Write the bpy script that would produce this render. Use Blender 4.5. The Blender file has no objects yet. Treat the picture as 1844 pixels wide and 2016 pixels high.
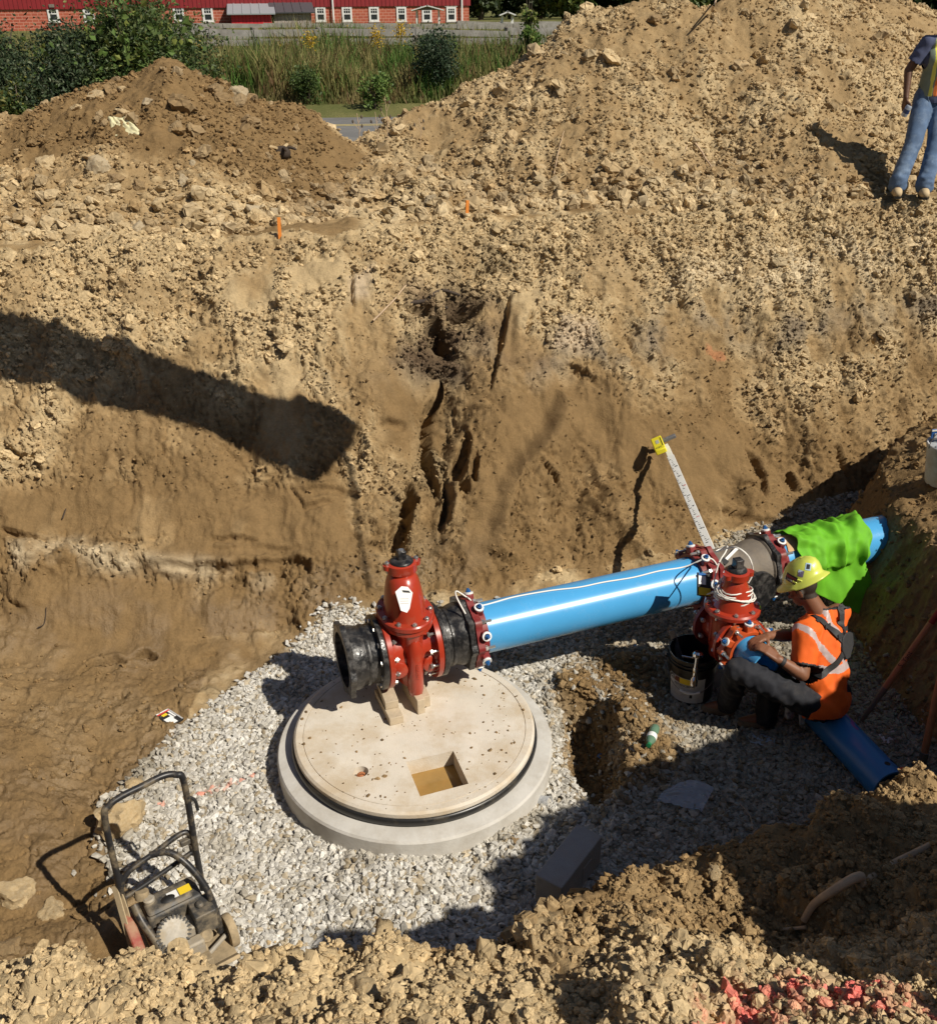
import bpy, bmesh, math, random
import numpy as np
from mathutils import Vector, Matrix, Euler, Quaternion
random.seed(7); rng = np.random.default_rng(7)
S = bpy.context.scene
C = S.collection
R = math.radians
UP = Vector((0, 0, 1))
# ---------------------------------------------------------------- camera
CZ, PITCH, ROLL = 4.115, R(27.0), R(0.8)
cam_d = bpy.data.cameras.new('camera'); cam = bpy.data.objects.new('camera', cam_d); C.objects.link(cam)
cam.location = (0, 0, CZ)
cam.rotation_mode = 'QUATERNION'
cam.rotation_quaternion = Euler((R(90) - PITCH, 0, 0)).to_quaternion() @ Quaternion((0, 0, 1), -ROLL)
cam_d.sensor_fit = 'HORIZONTAL'; cam_d.sensor_width = 36.0; cam_d.lens = 36.06
cam_d.clip_start = 0.05; cam_d.clip_end = 600
S.camera = cam
# ---------------------------------------------------------------- sky and sun
SUN = Vector((0.80, -0.57, 1.0)).normalized()          # towards the sun
el = math.asin(SUN.z); az = math.atan2(SUN.x, SUN.y)
w = bpy.data.worlds.new('World'); S.world = w; w.use_nodes = True
nt = w.node_tree; bg = nt.nodes['Background']
sky = nt.nodes.new('ShaderNodeTexSky'); sky.sky_type = 'NISHITA'; sky.sun_disc = False
sky.sun_elevation = el; sky.sun_rotation = az; sky.air_density = 1.0; sky.dust_density = 0.6; sky.ozone_density = 1.2
nt.links.new(sky.outputs[0], bg.inputs[0]); bg.inputs[1].default_value = 0.05
sd = bpy.data.lights.new('sun', 'SUN'); sd.energy = 5.0; sd.angle = R(0.53); sd.color = (1.0, 0.925, 0.80)
so = bpy.data.objects.new('sun', sd); C.objects.link(so)
so.rotation_euler = SUN.to_track_quat('Z', 'Y').to_euler(); so.location = SUN * 30
S.view_settings.view_transform = 'Standard'; S.view_settings.look = 'None'
S.view_settings.exposure = 0.03; S.view_settings.gamma = 1.0; S.view_settings.use_curve_mapping = False
S.cycles.max_bounces = 6; S.cycles.diffuse_bounces = 3; S.cycles.glossy_bounces = 3
S.cycles.transparent_max_bounces = 8; S.cycles.transmission_bounces = 4
S.cycles.sample_clamp_indirect = 4.0; S.cycles.caustics_reflective = False; S.cycles.caustics_refractive = False

# ---------------------------------------------------------------- surveying helper: where a sight line of the photo meets a plane of the place
_F, _U, _V = 1847.0, 922.0, 1007.7
def ray(u, v):
    x = (u - _U) / _F; y = (v - _V) / _F
    c, s = math.cos(ROLL), math.sin(ROLL)
    x, y = x * c - y * s, x * s + y * c
    return np.array([x, math.cos(PITCH) - y * math.sin(PITCH), -(math.sin(PITCH) + y * math.cos(PITCH))])
def at_z(u, v, z):
    d = ray(u, v); return Vector(np.array([0, 0, CZ]) + d * ((z - CZ) / d[2]))
def at_y(u, v, y):
    d = ray(u, v); return Vector(np.array([0, 0, CZ]) + d * (y / d[1]))

# ---------------------------------------------------------------- scene-tree helpers
def tag(o, label=None, cat=None, group=None, kind=None):
    if label: o['label'] = label
    if cat: o['category'] = cat
    if group: o['group'] = group
    if kind: o['kind'] = kind
    return o
def empty(name, loc=(0, 0, 0), rot=(0, 0, 0), label=None, cat=None, group=None):
    o = bpy.data.objects.new(name, None); C.objects.link(o); o.location = loc; o.rotation_euler = rot
    o.empty_display_size = 0.1
    return tag(o, label, cat, group)
def link(name, me, mats=None, parent=None):
    o = bpy.data.objects.new(name, me); C.objects.link(o)
    if mats is not None:
        if not isinstance(mats, (list, tuple)): mats = [mats]
        if not len(me.materials):
            for m in mats: me.materials.append(m)
    if parent is not None: o.parent = parent
    return o
def copy_tree(o, parent=None):
    c = o.copy(); C.objects.link(c)
    if parent is not None: c.parent = parent
    for ch in list(o.children): copy_tree(ch, c)
    return c
def np_mesh(name, verts, faces, smooth=False):
    """verts (n,3); faces (m,k) one k"""
    verts = np.asarray(verts, dtype=np.float32); faces = np.asarray(faces, dtype=np.int32)
    me = bpy.data.meshes.new(name); k = faces.shape[1]; m = len(faces)
    me.vertices.add(len(verts)); me.vertices.foreach_set('co', verts.ravel())
    me.loops.add(m * k); me.loops.foreach_set('vertex_index', faces.ravel())
    me.polygons.add(m); me.polygons.foreach_set('loop_start', np.arange(0, m * k, k, dtype=np.int32))
    me.polygons.foreach_set('use_smooth', np.full(m, smooth, dtype=bool))
    me.update(); me.validate(); return me

class MB:
    """mesh builder: collects shapes, becomes ONE mesh object"""
    def __init__(s): s.v = []; s.f = []; s.mi = []; s.cur = 0
    def add(s, vs, fs):
        b = len(s.v); s.v += [tuple(p) for p in vs]
        for f in fs: s.f.append(tuple(b + i for i in f)); s.mi.append(s.cur)
        return s
    def box(s, c, d, rot=None):
        x, y, z = (q / 2 for q in d)
        vs = [Vector((sx * x, sy * y, sz * z)) for sx in (-1, 1) for sy in (-1, 1) for sz in (-1, 1)]
        if rot is not None:
            M = rot if isinstance(rot, Matrix) else Euler(rot).to_matrix()
            vs = [M @ p for p in vs]
        c = Vector(c); vs = [p + c for p in vs]
        return s.add(vs, [(0, 1, 3, 2), (4, 6, 7, 5), (0, 4, 5, 1), (2, 3, 7, 6), (0, 2, 6, 4), (1, 5, 7, 3)])
    def lathe(s, prof, o=(0, 0, 0), ax=(0, 0, 1), seg=32, close=False, squash=None, caps=True):
        """prof: list of (radius, distance along axis)"""
        ax = Vector(ax).normalized(); q = ax.to_track_quat('Z', 'Y'); o = Vector(o)
        vs = []; n = len(prof)
        for r, h in prof:
            for i in range(seg):
                a = 2 * math.pi * i / seg
                p = Vector((r * math.cos(a), r * math.sin(a), h))
                if squash: p.x *= squash[0]; p.y *= squash[1]
                vs.append(q @ p + o)
        fs = []
        for k in range(n - 1 if not close else n):
            a = k * seg; b = ((k + 1) % n) * seg
            for i in range(seg):
                j = (i + 1) % seg; fs.append((a + i, a + j, b + j, b + i))
        if not close and caps:
            if prof[0][0] > 1e-6: fs.append(tuple(reversed(range(seg))))
            if prof[-1][0] > 1e-6: fs.append(tuple(range((n - 1) * seg, n * seg)))
        return s.add(vs, fs)
    def cyl(s, p0, p1, r0, r1=None, seg=16):
        p0 = Vector(p0); p1 = Vector(p1); d = p1 - p0
        return s.lathe([(r0, 0), (r0 if r1 is None else r1, d.length)], p0, d, seg)
    def tube(s, pts, r, seg=8, closed=False):
        pts = [Vector(p) for p in pts]; n = len(pts)
        rs = r if isinstance(r, (list, tuple)) else [r] * n
        vs = []; up = Vector((0.13, 0.21, 1)).normalized(); prev = None
        for i, p in enumerate(pts):
            a = pts[i - 1] if (i > 0 or closed) else p; b = pts[(i + 1) % n] if (i < n - 1 or closed) else p
            t = (b - a).normalized() if (b - a).length > 1e-9 else Vector((0, 0, 1))
            if prev is None:
                x = t.orthogonal().normalized()
            else:
                x = (prev - t * prev.dot(t)); x = x.normalized() if x.length > 1e-6 else t.orthogonal().normalized()
            prev = x; y = t.cross(x)
            for k in range(seg):
                an = 2 * math.pi * k / seg
                vs.append(p + (x * math.cos(an) + y * math.sin(an)) * rs[i])
        fs = []
        for i in range(n if closed else n - 1):
            a = i * seg; b = ((i + 1) % n) * seg
            for k in range(seg):
                j = (k + 1) % seg; fs.append((a + k, a + j, b + j, b + k))
        if not closed: fs += [tuple(reversed(range(seg))), tuple(range((n - 1) * seg, n * seg))]
        return s.add(vs, fs)
    def ball(s, c, r, seg=12, rings=8, rot=None):
        r = (r, r, r) if not isinstance(r, (tuple, list)) else r
        vs = []; c = Vector(c); M = Euler(rot).to_matrix() if rot else None
        for i in range(rings + 1):
            th = math.pi * i / rings
            for k in range(seg):
                a = 2 * math.pi * k / seg
                p = Vector((r[0] * math.sin(th) * math.cos(a), r[1] * math.sin(th) * math.sin(a), r[2] * math.cos(th)))
                vs.append((M @ p if M else p) + c)
        fs = []
        for i in range(rings):
            for k in range(seg):
                j = (k + 1) % seg
                fs.append((i * seg + k, (i + 1) * seg + k, (i + 1) * seg + j, i * seg + j))
        return s.add(vs, fs)
    def prism(s, poly, h, M=None):
        """poly in xy (ccw), extruded 0..h in z, transformed by M (4x4)"""
        n = len(poly); vs = [Vector((p[0], p[1], 0)) for p in poly] + [Vector((p[0], p[1], h)) for p in poly]
        if M is not None: vs = [M @ p for p in vs]
        fs = [tuple(reversed(range(n))), tuple(range(n, 2 * n))] + [(i, (i + 1) % n, n + (i + 1) % n, n + i) for i in range(n)]
        return s.add(vs, fs)
    def mesh(s, name, angle=35, smooth=True, merge=False):
        me = bpy.data.meshes.new(name); me.from_pydata(s.v, [], s.f)
        me.polygons.foreach_set('material_index', s.mi)
        if merge or smooth:
            bm = bmesh.new(); bm.from_mesh(me)
            if merge: bmesh.ops.remove_doubles(bm, verts=bm.verts, dist=1e-5)
            bmesh.ops.recalc_face_normals(bm, faces=bm.faces); bm.to_mesh(me); bm.free()
        if smooth:
            me.polygons.foreach_set('use_smooth', [True] * len(me.polygons)); me.set_sharp_from_angle(angle=R(angle))
        me.update(); return me
    def build(s, name, mats, parent=None, angle=35, smooth=True, bevel=0, merge=False):
        me = s.mesh(name, angle, smooth, merge); o = link(name, me, mats, parent)
        if bevel:
            b = o.modifiers.new('bevel', 'BEVEL'); b.width = bevel; b.segments = 2; b.limit_method = 'ANGLE'; b.angle_limit = R(40)
        return o
def baked(o):
    """apply modifiers into the mesh"""
    dg = bpy.context.evaluated_depsgraph_get(); me = bpy.data.meshes.new_from_object(o.evaluated_get(dg))
    o.modifiers.clear(); o.data = me; return o
def arc(c, r, a0, a1, n, ex=(1, 0, 0), ey=(0, 1, 0)):
    c = Vector(c); ex = Vector(ex); ey = Vector(ey)
    return [c + ex * (r * math.cos(R(a0 + (a1 - a0) * i / n))) + ey * (r * math.sin(R(a0 + (a1 - a0) * i / n))) for i in range(n + 1)]
def catmull(pts, n=6):
    pts = [Vector(p) for p in pts]; out = []
    P = [pts[0]] + pts + [pts[-1]]
    for i in range(1, len(P) - 2):
        for k in range(n):
            t = k / n; a, b, c, d = P[i - 1], P[i], P[i + 1], P[i + 2]
            out.append(0.5 * ((2 * b) + (c - a) * t + (2 * a - 5 * b + 4 * c - d) * t * t + (3 * b - a - 3 * c + d) * t ** 3))
    out.append(pts[-1]); return out

def strip(pts, nrm, wd, th, m):
    """flat webbing along points with given outward normals"""
    n = len(pts); vs = []
    for i, p in enumerate(pts):
        t = (Vector(pts[min(i + 1, n - 1)]) - Vector(pts[max(i - 1, 0)])).normalized(); nn = Vector(nrm[i]); nn = (nn - t * nn.dot(t)).normalized(); s_ = t.cross(nn) * wd / 2
        vs += [Vector(p) - s_, Vector(p) + s_, Vector(p) + s_ + nn * th, Vector(p) - s_ + nn * th]
    fs = [(0, 1, 2, 3), tuple(4 * (n - 1) + q for q in (3, 2, 1, 0))]
    for i in range(n - 1):
        for k in range(4): fs.append((4 * i + k, 4 * i + (k + 1) % 4, 4 * i + 4 + (k + 1) % 4, 4 * i + 4 + k))
    m.add(vs, fs)

# ---------------------------------------------------------------- materials
def mat(name, col, rough=0.6, metal=0.0, var=0.0, vscale=8.0, bump=0.0, bscale=60.0, dirt=None, dscale=6.0, damt=0.5, coat=0.0, dthr=0.5, spec=None, detail=6):
    m = bpy.data.materials.new(name); m.use_nodes = True; n = m.node_tree; b = n.nodes['Principled BSDF']
    b.inputs['Base Color'].default_value = (*col, 1); b.inputs['Roughness'].default_value = rough; b.inputs['Metallic'].default_value = metal
    if spec is not None: b.inputs['Specular IOR Level'].default_value = spec
    if coat: b.inputs['Coat Weight'].default_value = coat; b.inputs['Coat Roughness'].default_value = 0.08
    tc = n.nodes.new('ShaderNodeTexCoord'); last = None
    if var:
        t = n.nodes.new('ShaderNodeTexNoise'); t.inputs['Scale'].default_value = vscale; t.inputs['Detail'].default_value = detail; t.inputs['Roughness'].default_value = 0.65
        n.links.new(tc.outputs['Object'], t.inputs['Vector'])
        r = n.nodes.new('ShaderNodeMapRange'); r.inputs[1].default_value = 0.25; r.inputs[2].default_value = 0.75
        r.inputs[3].default_value = 1 - var; r.inputs[4].default_value = 1 + var; n.links.new(t.outputs[0], r.inputs[0])
        mx = n.nodes.new('ShaderNodeMix'); mx.data_type = 'RGBA'; mx.blend_type = 'MULTIPLY'; mx.inputs['Factor'].default_value = 1
        mx.inputs['A'].default_value = (*col, 1); n.links.new(r.outputs[0], mx.inputs['B']); last = mx.outputs['Result']
    if dirt is not None:
        t = n.nodes.new('ShaderNodeTexNoise'); t.inputs['Scale'].default_value = dscale; t.inputs['Detail'].default_value = 8; t.inputs['Roughness'].default_value = 0.7
        n.links.new(tc.outputs['Object'], t.inputs['Vector'])
        r = n.nodes.new('ShaderNodeMapRange'); r.inputs[1].default_value = dthr - 0.08; r.inputs[2].default_value = dthr + 0.12
        r.inputs[3].default_value = 0; r.inputs[4].default_value = damt; n.links.new(t.outputs[0], r.inputs[0])
        mx = n.nodes.new('ShaderNodeMix'); mx.data_type = 'RGBA'; n.links.new(r.outputs[0], mx.inputs['Factor'])
        if last is not None: n.links.new(last, mx.inputs['A'])
        else: mx.inputs['A'].default_value = (*col, 1)
        mx.inputs['B'].default_value = (*dirt, 1); last = mx.outputs['Result']
        r2 = n.nodes.new('ShaderNodeMapRange'); r2.inputs[3].default_value = rough; r2.inputs[4].default_value = 0.9
        n.links.new(r.outputs[0], r2.inputs[0]); n.links.new(r2.outputs[0], b.inputs['Roughness'])
    if last is not None: n.links.new(last, b.inputs['Base Color'])
    if bump:
        t = n.nodes.new('ShaderNodeTexNoise'); t.inputs['Scale'].default_value = bscale; t.inputs['Detail'].default_value = 5
        n.links.new(tc.outputs['Object'], t.inputs['Vector'])
        bp = n.nodes.new('ShaderNodeBump'); bp.inputs['Strength'].default_value = bump; bp.inputs['Distance'].default_value = 0.01
        n.links.new(t.outputs[0], bp.inputs['Height']); n.links.new(bp.outputs[0], b.inputs['Normal'])
    return m
def attr_mat(name, attr, rough=0.9, mott=0.22, scales=(9, 70), bump=0.5, bscale=90.0, wet=None, trans=0.0, crag=0):
    """material whose colour is a per-vertex soil / stone / leaf colour, mottled by noise"""
    m = bpy.data.materials.new(name); m.use_nodes = True; n = m.node_tree; b = n.nodes['Principled BSDF']
    a = n.nodes.new('ShaderNodeAttribute'); a.attribute_name = attr; tc = n.nodes.new('ShaderNodeTexCoord'); last = a.outputs['Color']
    for sc in scales:
        t = n.nodes.new('ShaderNodeTexNoise'); t.inputs['Scale'].default_value = sc; t.inputs['Detail'].default_value = 6; t.inputs['Roughness'].default_value = 0.7
        n.links.new(tc.outputs['Object'], t.inputs['Vector'])
        r = n.nodes.new('ShaderNodeMapRange'); r.inputs[1].default_value = 0.3; r.inputs[2].default_value = 0.7; r.inputs[3].default_value = 1 - mott; r.inputs[4].default_value = 1 + mott
        n.links.new(t.outputs[0], r.inputs[0])
        mx = n.nodes.new('ShaderNodeMix'); mx.data_type = 'RGBA'; mx.blend_type = 'MULTIPLY'; mx.inputs['Factor'].default_value = 1
        n.links.new(last, mx.inputs['A']); n.links.new(r.outputs[0], mx.inputs['B']); last = mx.outputs['Result']
    n.links.new(last, b.inputs['Base Color']); b.inputs['Roughness'].default_value = rough; b.inputs['Specular IOR Level'].default_value = 0.25
    if wet:
        a2 = n.nodes.new('ShaderNodeAttribute'); a2.attribute_name = wet
        r = n.nodes.new('ShaderNodeMapRange'); r.inputs[3].default_value = rough; r.inputs[4].default_value = 0.33
        n.links.new(a2.outputs['Fac'], r.inputs[0]); n.links.new(r.outputs[0], b.inputs['Roughness'])
        r = n.nodes.new('ShaderNodeMapRange'); r.inputs[3].default_value = 0.15; r.inputs[4].default_value = 0.5
        n.links.new(a2.outputs['Fac'], r.inputs[0]); n.links.new(r.outputs[0], b.inputs['Specular IOR Level'])
    if bump:
        t = n.nodes.new('ShaderNodeTexNoise'); t.inputs['Scale'].default_value = bscale; t.inputs['Detail'].default_value = 8; t.inputs['Roughness'].default_value = 0.65
        n.links.new(tc.outputs['Object'], t.inputs['Vector'])
        bp = n.nodes.new('ShaderNodeBump'); bp.inputs['Strength'].default_value = bump; bp.inputs['Distance'].default_value = 0.018
        n.links.new(t.outputs[0], bp.inputs['Height'])
        if crag:                                                     # coarser broken relief under the fine grain
            t2 = n.nodes.new('ShaderNodeTexNoise'); t2.noise_type = 'RIDGED_MULTIFRACTAL'; t2.inputs['Scale'].default_value = 15; t2.inputs['Detail'].default_value = 6; t2.inputs['Roughness'].default_value = .6
            n.links.new(tc.outputs['Object'], t2.inputs['Vector']); b2 = n.nodes.new('ShaderNodeBump'); b2.inputs['Strength'].default_value = crag; b2.inputs['Distance'].default_value = .045
            a3 = n.nodes.new('ShaderNodeAttribute'); a3.attribute_name = 'crumble'; m3 = n.nodes.new('ShaderNodeMath'); m3.operation = 'MULTIPLY'; n.links.new(t2.outputs[0], m3.inputs[0]); n.links.new(a3.outputs['Fac'], m3.inputs[1])
            n.links.new(m3.outputs[0], b2.inputs['Height']); n.links.new(b2.outputs[0], bp.inputs['Normal'])
        n.links.new(bp.outputs[0], b.inputs['Normal'])
    if trans:
        tb = n.nodes.new('ShaderNodeBsdfTranslucent'); n.links.new(last, tb.inputs['Color'])
        ms = n.nodes.new('ShaderNodeMixShader'); ms.inputs[0].default_value = trans
        n.links.new(b.outputs[0], ms.inputs[1]); n.links.new(tb.outputs[0], ms.inputs[2]); n.links.new(ms.outputs[0], n.nodes['Material Output'].inputs['Surface'])
    return m
# ================================================================ numeric noise
def _h(ix, iy, s):
    h = (ix.astype(np.int64) * 374761393 + iy.astype(np.int64) * 668265263 + s * 1274126177) & 0xFFFFFFFF
    h = ((h ^ (h >> 13)) * 1274126177) & 0xFFFFFFFF
    h = ((h ^ (h >> 16)) * 2246822519) & 0xFFFFFFFF
    return ((h ^ (h >> 15)) & 0xFFFFFF).astype(np.float64) / 16777216.0
_pr = np.random.default_rng(5); _PERM = np.concatenate([_pr.permutation(1024)] * 2).astype(np.int32); _GA = _pr.uniform(0, 6.2831853, 2048); _GX, _GY = np.cos(_GA).astype(np.float32), np.sin(_GA).astype(np.float32)
def perlin(x, y, s=0):
    x0 = np.floor(x); y0 = np.floor(y); fx = (x - x0).astype(np.float32); fy = (y - y0).astype(np.float32); x0 = x0.astype(np.int32); y0 = y0.astype(np.int32) + s * 37
    u = fx * fx * fx * (fx * (fx * 6 - 15) + 10); v = fy * fy * fy * (fy * (fy * 6 - 15) + 10)
    def g(ix, iy, dx, dy):
        k = _PERM[_PERM[(ix + s * 71) & 1023] + (iy & 1023)]; return _GX[k] * dx + _GY[k] * dy
    a = g(x0, y0, fx, fy); b = g(x0 + 1, y0, fx - 1, fy); c = g(x0, y0 + 1, fx, fy - 1); d = g(x0 + 1, y0 + 1, fx - 1, fy - 1)
    return (a + (b - a) * u + (c - a) * v + (a - b - c + d) * u * v) * 1.5
def fbm(x, y, f, octv, s=0, gain=0.5):
    r = np.zeros_like(x); a = 1.0
    for i in range(octv): r += a * perlin(x * f + 17.3 * i, y * f - 9.1 * i, s + i); a *= gain; f *= 2.03
    return r
def clods(x, y, size, s=0, dens=0.8, tall=0.7):
    """heap of angular lumps; returns height"""
    gx = np.floor(x / size); gy = np.floor(y / size); best = np.zeros_like(x)
    for i in (-1, 0, 1):
        for j in (-1, 0, 1):
            cx = gx + i; cy = gy + j
            px = (cx + _h(cx, cy, s)) * size; py = (cy + _h(cx, cy, s + 1)) * size
            k = _h(cx, cy, s + 2); r = size * (0.25 + 0.55 * k * k) * (_h(cx, cy, s + 3) < dens) + 1e-6
            a = _h(cx, cy, s + 4) * 6.28; ca, sa = np.cos(a), np.sin(a)
            dx = (x - px); dy = (y - py); ex = (dx * ca + dy * sa) / r; ey = (dy * ca - dx * sa) / (r * 0.75)
            d = 0.55 * np.sqrt(ex * ex + ey * ey) + 0.45 * np.maximum(np.abs(ex), np.maximum(np.abs(ey), 0.75 * np.abs(ex + ey)))
            h = r * tall * np.minimum(np.sqrt(np.clip(1 - d * d, 0, 1)), 0.72 + 0.5 * ex * (k - 0.4)) 
            best = np.maximum(best, np.where(d < 1, h, 0))
    return best
def worley_edge(x, y, size, s=0):
    gx = np.floor(x / size); gy = np.floor(y / size); f1 = np.full_like(x, 1e9); f2 = np.full_like(x, 1e9)
    for i in (-1, 0, 1):
        for j in (-1, 0, 1):
            cx = gx + i; cy = gy + j; d = np.hypot(x - (cx + _h(cx, cy, s)) * size, y - (cy + _h(cx, cy, s + 1)) * size)
            f2 = np.minimum(f2, np.maximum(f1, d)); f1 = np.minimum(f1, d)
    return (f2 - f1) / size
def sstep(a, b, x):
    t = np.clip((x - a) / (b - a), 0, 1); return t * t * (3 - 2 * t)
def smax(a, b, k): return 0.5 * (a + b + np.sqrt((a - b) ** 2 + k * k))
def near_line(x, y, pts, far):
    """indices of the points that can feel a line"""
    px = [p[0] for p in pts]; py = [p[1] for p in pts]; return np.nonzero((x > min(px) - far) & (x < max(px) + far) & (y > min(py) - far) & (y < max(py) + far))[0]
def polydist(x, y, pts):
    """distance to a polyline, parameter 0..1 along it, signed side"""
    bd = np.full_like(x, 1e9); bt = np.zeros_like(x); bs = np.zeros_like(x); n = len(pts) - 1
    for i in range(n):
        ax, ay = pts[i][0], pts[i][1]; bx, by = pts[i + 1][0], pts[i + 1][1]
        vx, vy = bx - ax, by - ay; L = vx * vx + vy * vy + 1e-12
        t = np.clip(((x - ax) * vx + (y - ay) * vy) / L, 0, 1)
        dx = x - ax - t * vx; dy = y - ay - t * vy; d = np.hypot(dx, dy); m = d < bd
        bd = np.where(m, d, bd); bt = np.where(m, (i + t) / n, bt); bs = np.where(m, np.sign(vx * dy - vy * dx), bs)
    return bd, bt, bs
def polyz(x, y, pts):
    d, t, s = polydist(x, y, pts); zs = [p[2] for p in pts]
    return d, np.interp(t, np.linspace(0, 1, len(pts)), zs), s
def inpoly(x, y, poly):
    r = np.zeros(x.shape, bool); n = len(poly)
    for i in range(n):
        ax, ay = poly[i][0], poly[i][1]; bx, by = poly[(i + 1) % n][0], poly[(i + 1) % n][1]
        c = ((ay > y) != (by > y)) & (x < (bx - ax) * (y - ay) / (by - ay + 1e-12) + ax); r ^= c
    return r
def polymask(x, y, poly, soft):
    r = np.zeros_like(x); j = near_line(x, y, poly, soft * 1.1); r[j] = _polymask(x[j], y[j], poly, soft); return r
def _polymask(x, y, poly, soft):
    d, _, _ = polydist(x, y, list(poly) + [poly[0]]); i = inpoly(x, y, poly)
    return sstep(-soft, soft, np.where(i, d, -d))

# ================================================================ the lie of the land
TOE = ([-9, -5, -3.3, -2.3, -1.15, -.5, .3, 1.6, 2.65, 3.9, 6, 9, 14], [4.6, 5.0, 5.3, 5.5, 5.75, 6.05, 6.26, 6.7, 7.4, 7.84, 8.6, 9.6, 11])
CRE = ([-9, -3.94, -2.3, -.98, .17, 1.43, 3.02, 4.87, 7, 9, 14], [7.2, 8.11, 8.43, 8.68, 9.2, 9.5, 9.8, 10.0, 10.6, 11.2, 12.6])
EDGE = [(-12, 1.2, 2.3), (-4, 1.3, 2.2), (-1.3, 1.47, 2.12), (0, 1.58, 2.12), (.2, 1.68, 2.08), (.5, 2.0, 1.92), (.9, 2.1, 1.96), (1.5, 2.3, 1.85), (1.9, 2.42, 1.92), (2.35, 2.6, 2.45),
        (3.1, 2.98, 2.6), (3.85, 3.4, 2.65), (4.6, 4.2, 2.65), (5.3, 5.2, 2.65), (5.9, 6.5, 2.65), (7, 8.0, 2.65), (8.2, 9.6, 2.65), (12, 11.6, 2.6)]
G0 = 2.5
def rz(u, v, y):
    p = at_y(u, v, y); return (p.x, p.y, p.z)
RIDGES = [  # (crest line, slope)
    ([rz(-260, 330, 10.6), rz(-60, 250, 10.7), rz(120, 205, 10.8), rz(230, 165, 10.9), rz(325, 122, 11.0), rz(400, 160, 11.1), rz(480, 196, 11.3), rz(525, 200, 11.3), rz(600, 255, 11.4), rz(700, 300, 11.6)], 0.66),
    ([rz(700, 300, 11.6), rz(760, 270, 11.8), rz(850, 212, 12.0), rz(930, 178, 12.2), rz(1000, 160, 12.3), rz(1100, 85, 12.6), rz(1170, 25, 12.8), rz(1250, 8, 12.9), rz(1330, 14, 12.9), rz(1380, 26, 13.0), rz(1430, 5, 13.0), rz(1520, -8, 13.3), rz(1650, 0, 13.9), rz(1745, 10, 14.6), rz(1850, 60, 15)], 0.68),
    ([rz(1330, 20, 12.9), rz(1335, 110, 12.2), rz(1270, 210, 11.6), rz(1150, 330, 10.7)], 0.80),
    ([rz(1480, 0, 13.0), rz(1560, 120, 12.4), rz(1600, 225, 11.9), rz(1620, 320, 11.2)], 0.85),
    ([rz(980, 160, 12.3), rz(1040, 250, 11.5), rz(1010, 330, 10.8)], 0.62),
    ([rz(1745, 10, 14.5), rz(1800, 2, 15), rz(1850, 15, 15.5), rz(1990, 40, 15)], 0.66),
    ([rz(100, 330, 9.7), rz(190, 300, 9.9), rz(330, 330, 9.8)], 0.55),
    ([rz(760, 330, 10.6), rz(830, 360, 10.0)], 0.5),
]
HOLL = [(rz(1420, 300, 11.0), .55, .34), (rz(1690, 300, 11.6), .5, .2), (rz(1480, 150, 12.2), .4, .2)]
def base_far(x, y):
    yt = np.interp(x, *TOE); yc = np.interp(x, *CRE); t = (y - yt) / (yc - yt)
    z = G0 * np.interp(t, [-.2, 0, .1, .22, .45, .7, .9, 1.0, 1.15], [-.02, .01, .075, .20, .46, .735, .93, 0.985, 1.0])
    return z, t
def base_mound(x, y):
    z = np.full_like(x, G0)
    for pts, sl in RIDGES:
        r = np.full_like(x, -9.0)
        for a, b in zip(pts[:-1], pts[1:]):
            d, zr, s = polyz(x, y, [a, b]); r = np.maximum(r, zr + 0.05 - sl * (np.sqrt(d * d + 0.02) - 0.1))
        z = smax(z, r, 0.10)
    for (cx, cy, cz), r, h in HOLL:
        z = z - h * np.exp(-((x - cx) ** 2 + ((y - cy)) ** 2) / (r * r)) * sstep(G0, G0 + .25, z)
    return z
def base_near(x, y):
    d, zr, s = polyz(x, y, EDGE)
    inside = s > 0                                                   # pit side
    top = zr + np.minimum(d * 0.5, 2.62 - np.minimum(zr, 2.6)) 
    # swale and outlying heaps on the near bank
    top = top - 0.13 * np.exp(-(((x - .75) / .75) ** 2 + ((y - 1.62) / .26) ** 2))
    top = top + 0.95 * np.exp(-(((x - 1.85) / .50) ** 2 + ((y - 1.36) / .34) ** 2))
    top = top + 0.25 * np.exp(-(((x - 2.6) / .6) ** 2 + ((y - 1.9) / .5) ** 2))
    down = zr - 0.02 - 1.9 * d - 0.25 * np.sqrt(d * d + 0.0004)
    return np.where(inside, np.maximum(down, -2), top)
XB = ([2.5, 4.2, 4.8, 5.5, 6.3, 7.0, 7.6, 9.0], [3.1, 2.95, 2.86, 2.80, 2.82, 2.98, 3.4, 5.0])
def base_back(x, y):
    d = x - np.interp(y, *XB); return np.minimum(np.where(d < .4, 2.3 * d, .92 + .45 * (d - .4)), 2.4)
def base_left(x, y):
    d = -2.05 - x + 0.25 * (y - 4.5) * 0.3; return np.where(d < 1.4, 0.24 * d, .336 + 0.55 * (d - 1.4)) - 0.02
def base(x, y):
    f, t = base_far(x, y); m = base_mound(x, y)
    fl = 0.03 + 0 * x
    k = sstep(.93, 1.06, t); z = f * (1 - k) + np.maximum(f, m) * k
    z = smax(z, fl, 0.05); z = smax(z, base_left(x, y), 0.08); z = smax(z, base_back(x, y), 0.12); z = smax(z, base_near(x, y), 0.06)
    # country beyond the spoil heaps
    far = np.interp(y, [14, 16.2, 23.6, 25, 33, 50, 80, 130, 200], [2.45, 2.37, 2.37, 2.5, 3.25, 4.0, 4.9, 6.0, 9])
    k = sstep(13.8, 15.5, y); heaps = np.maximum(m - G0, 0)
    z = np.where(y > 13.8, far * k + G0 * (1 - k) + heaps * (1 - sstep(15, 17, y)), z)
    return z
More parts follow.
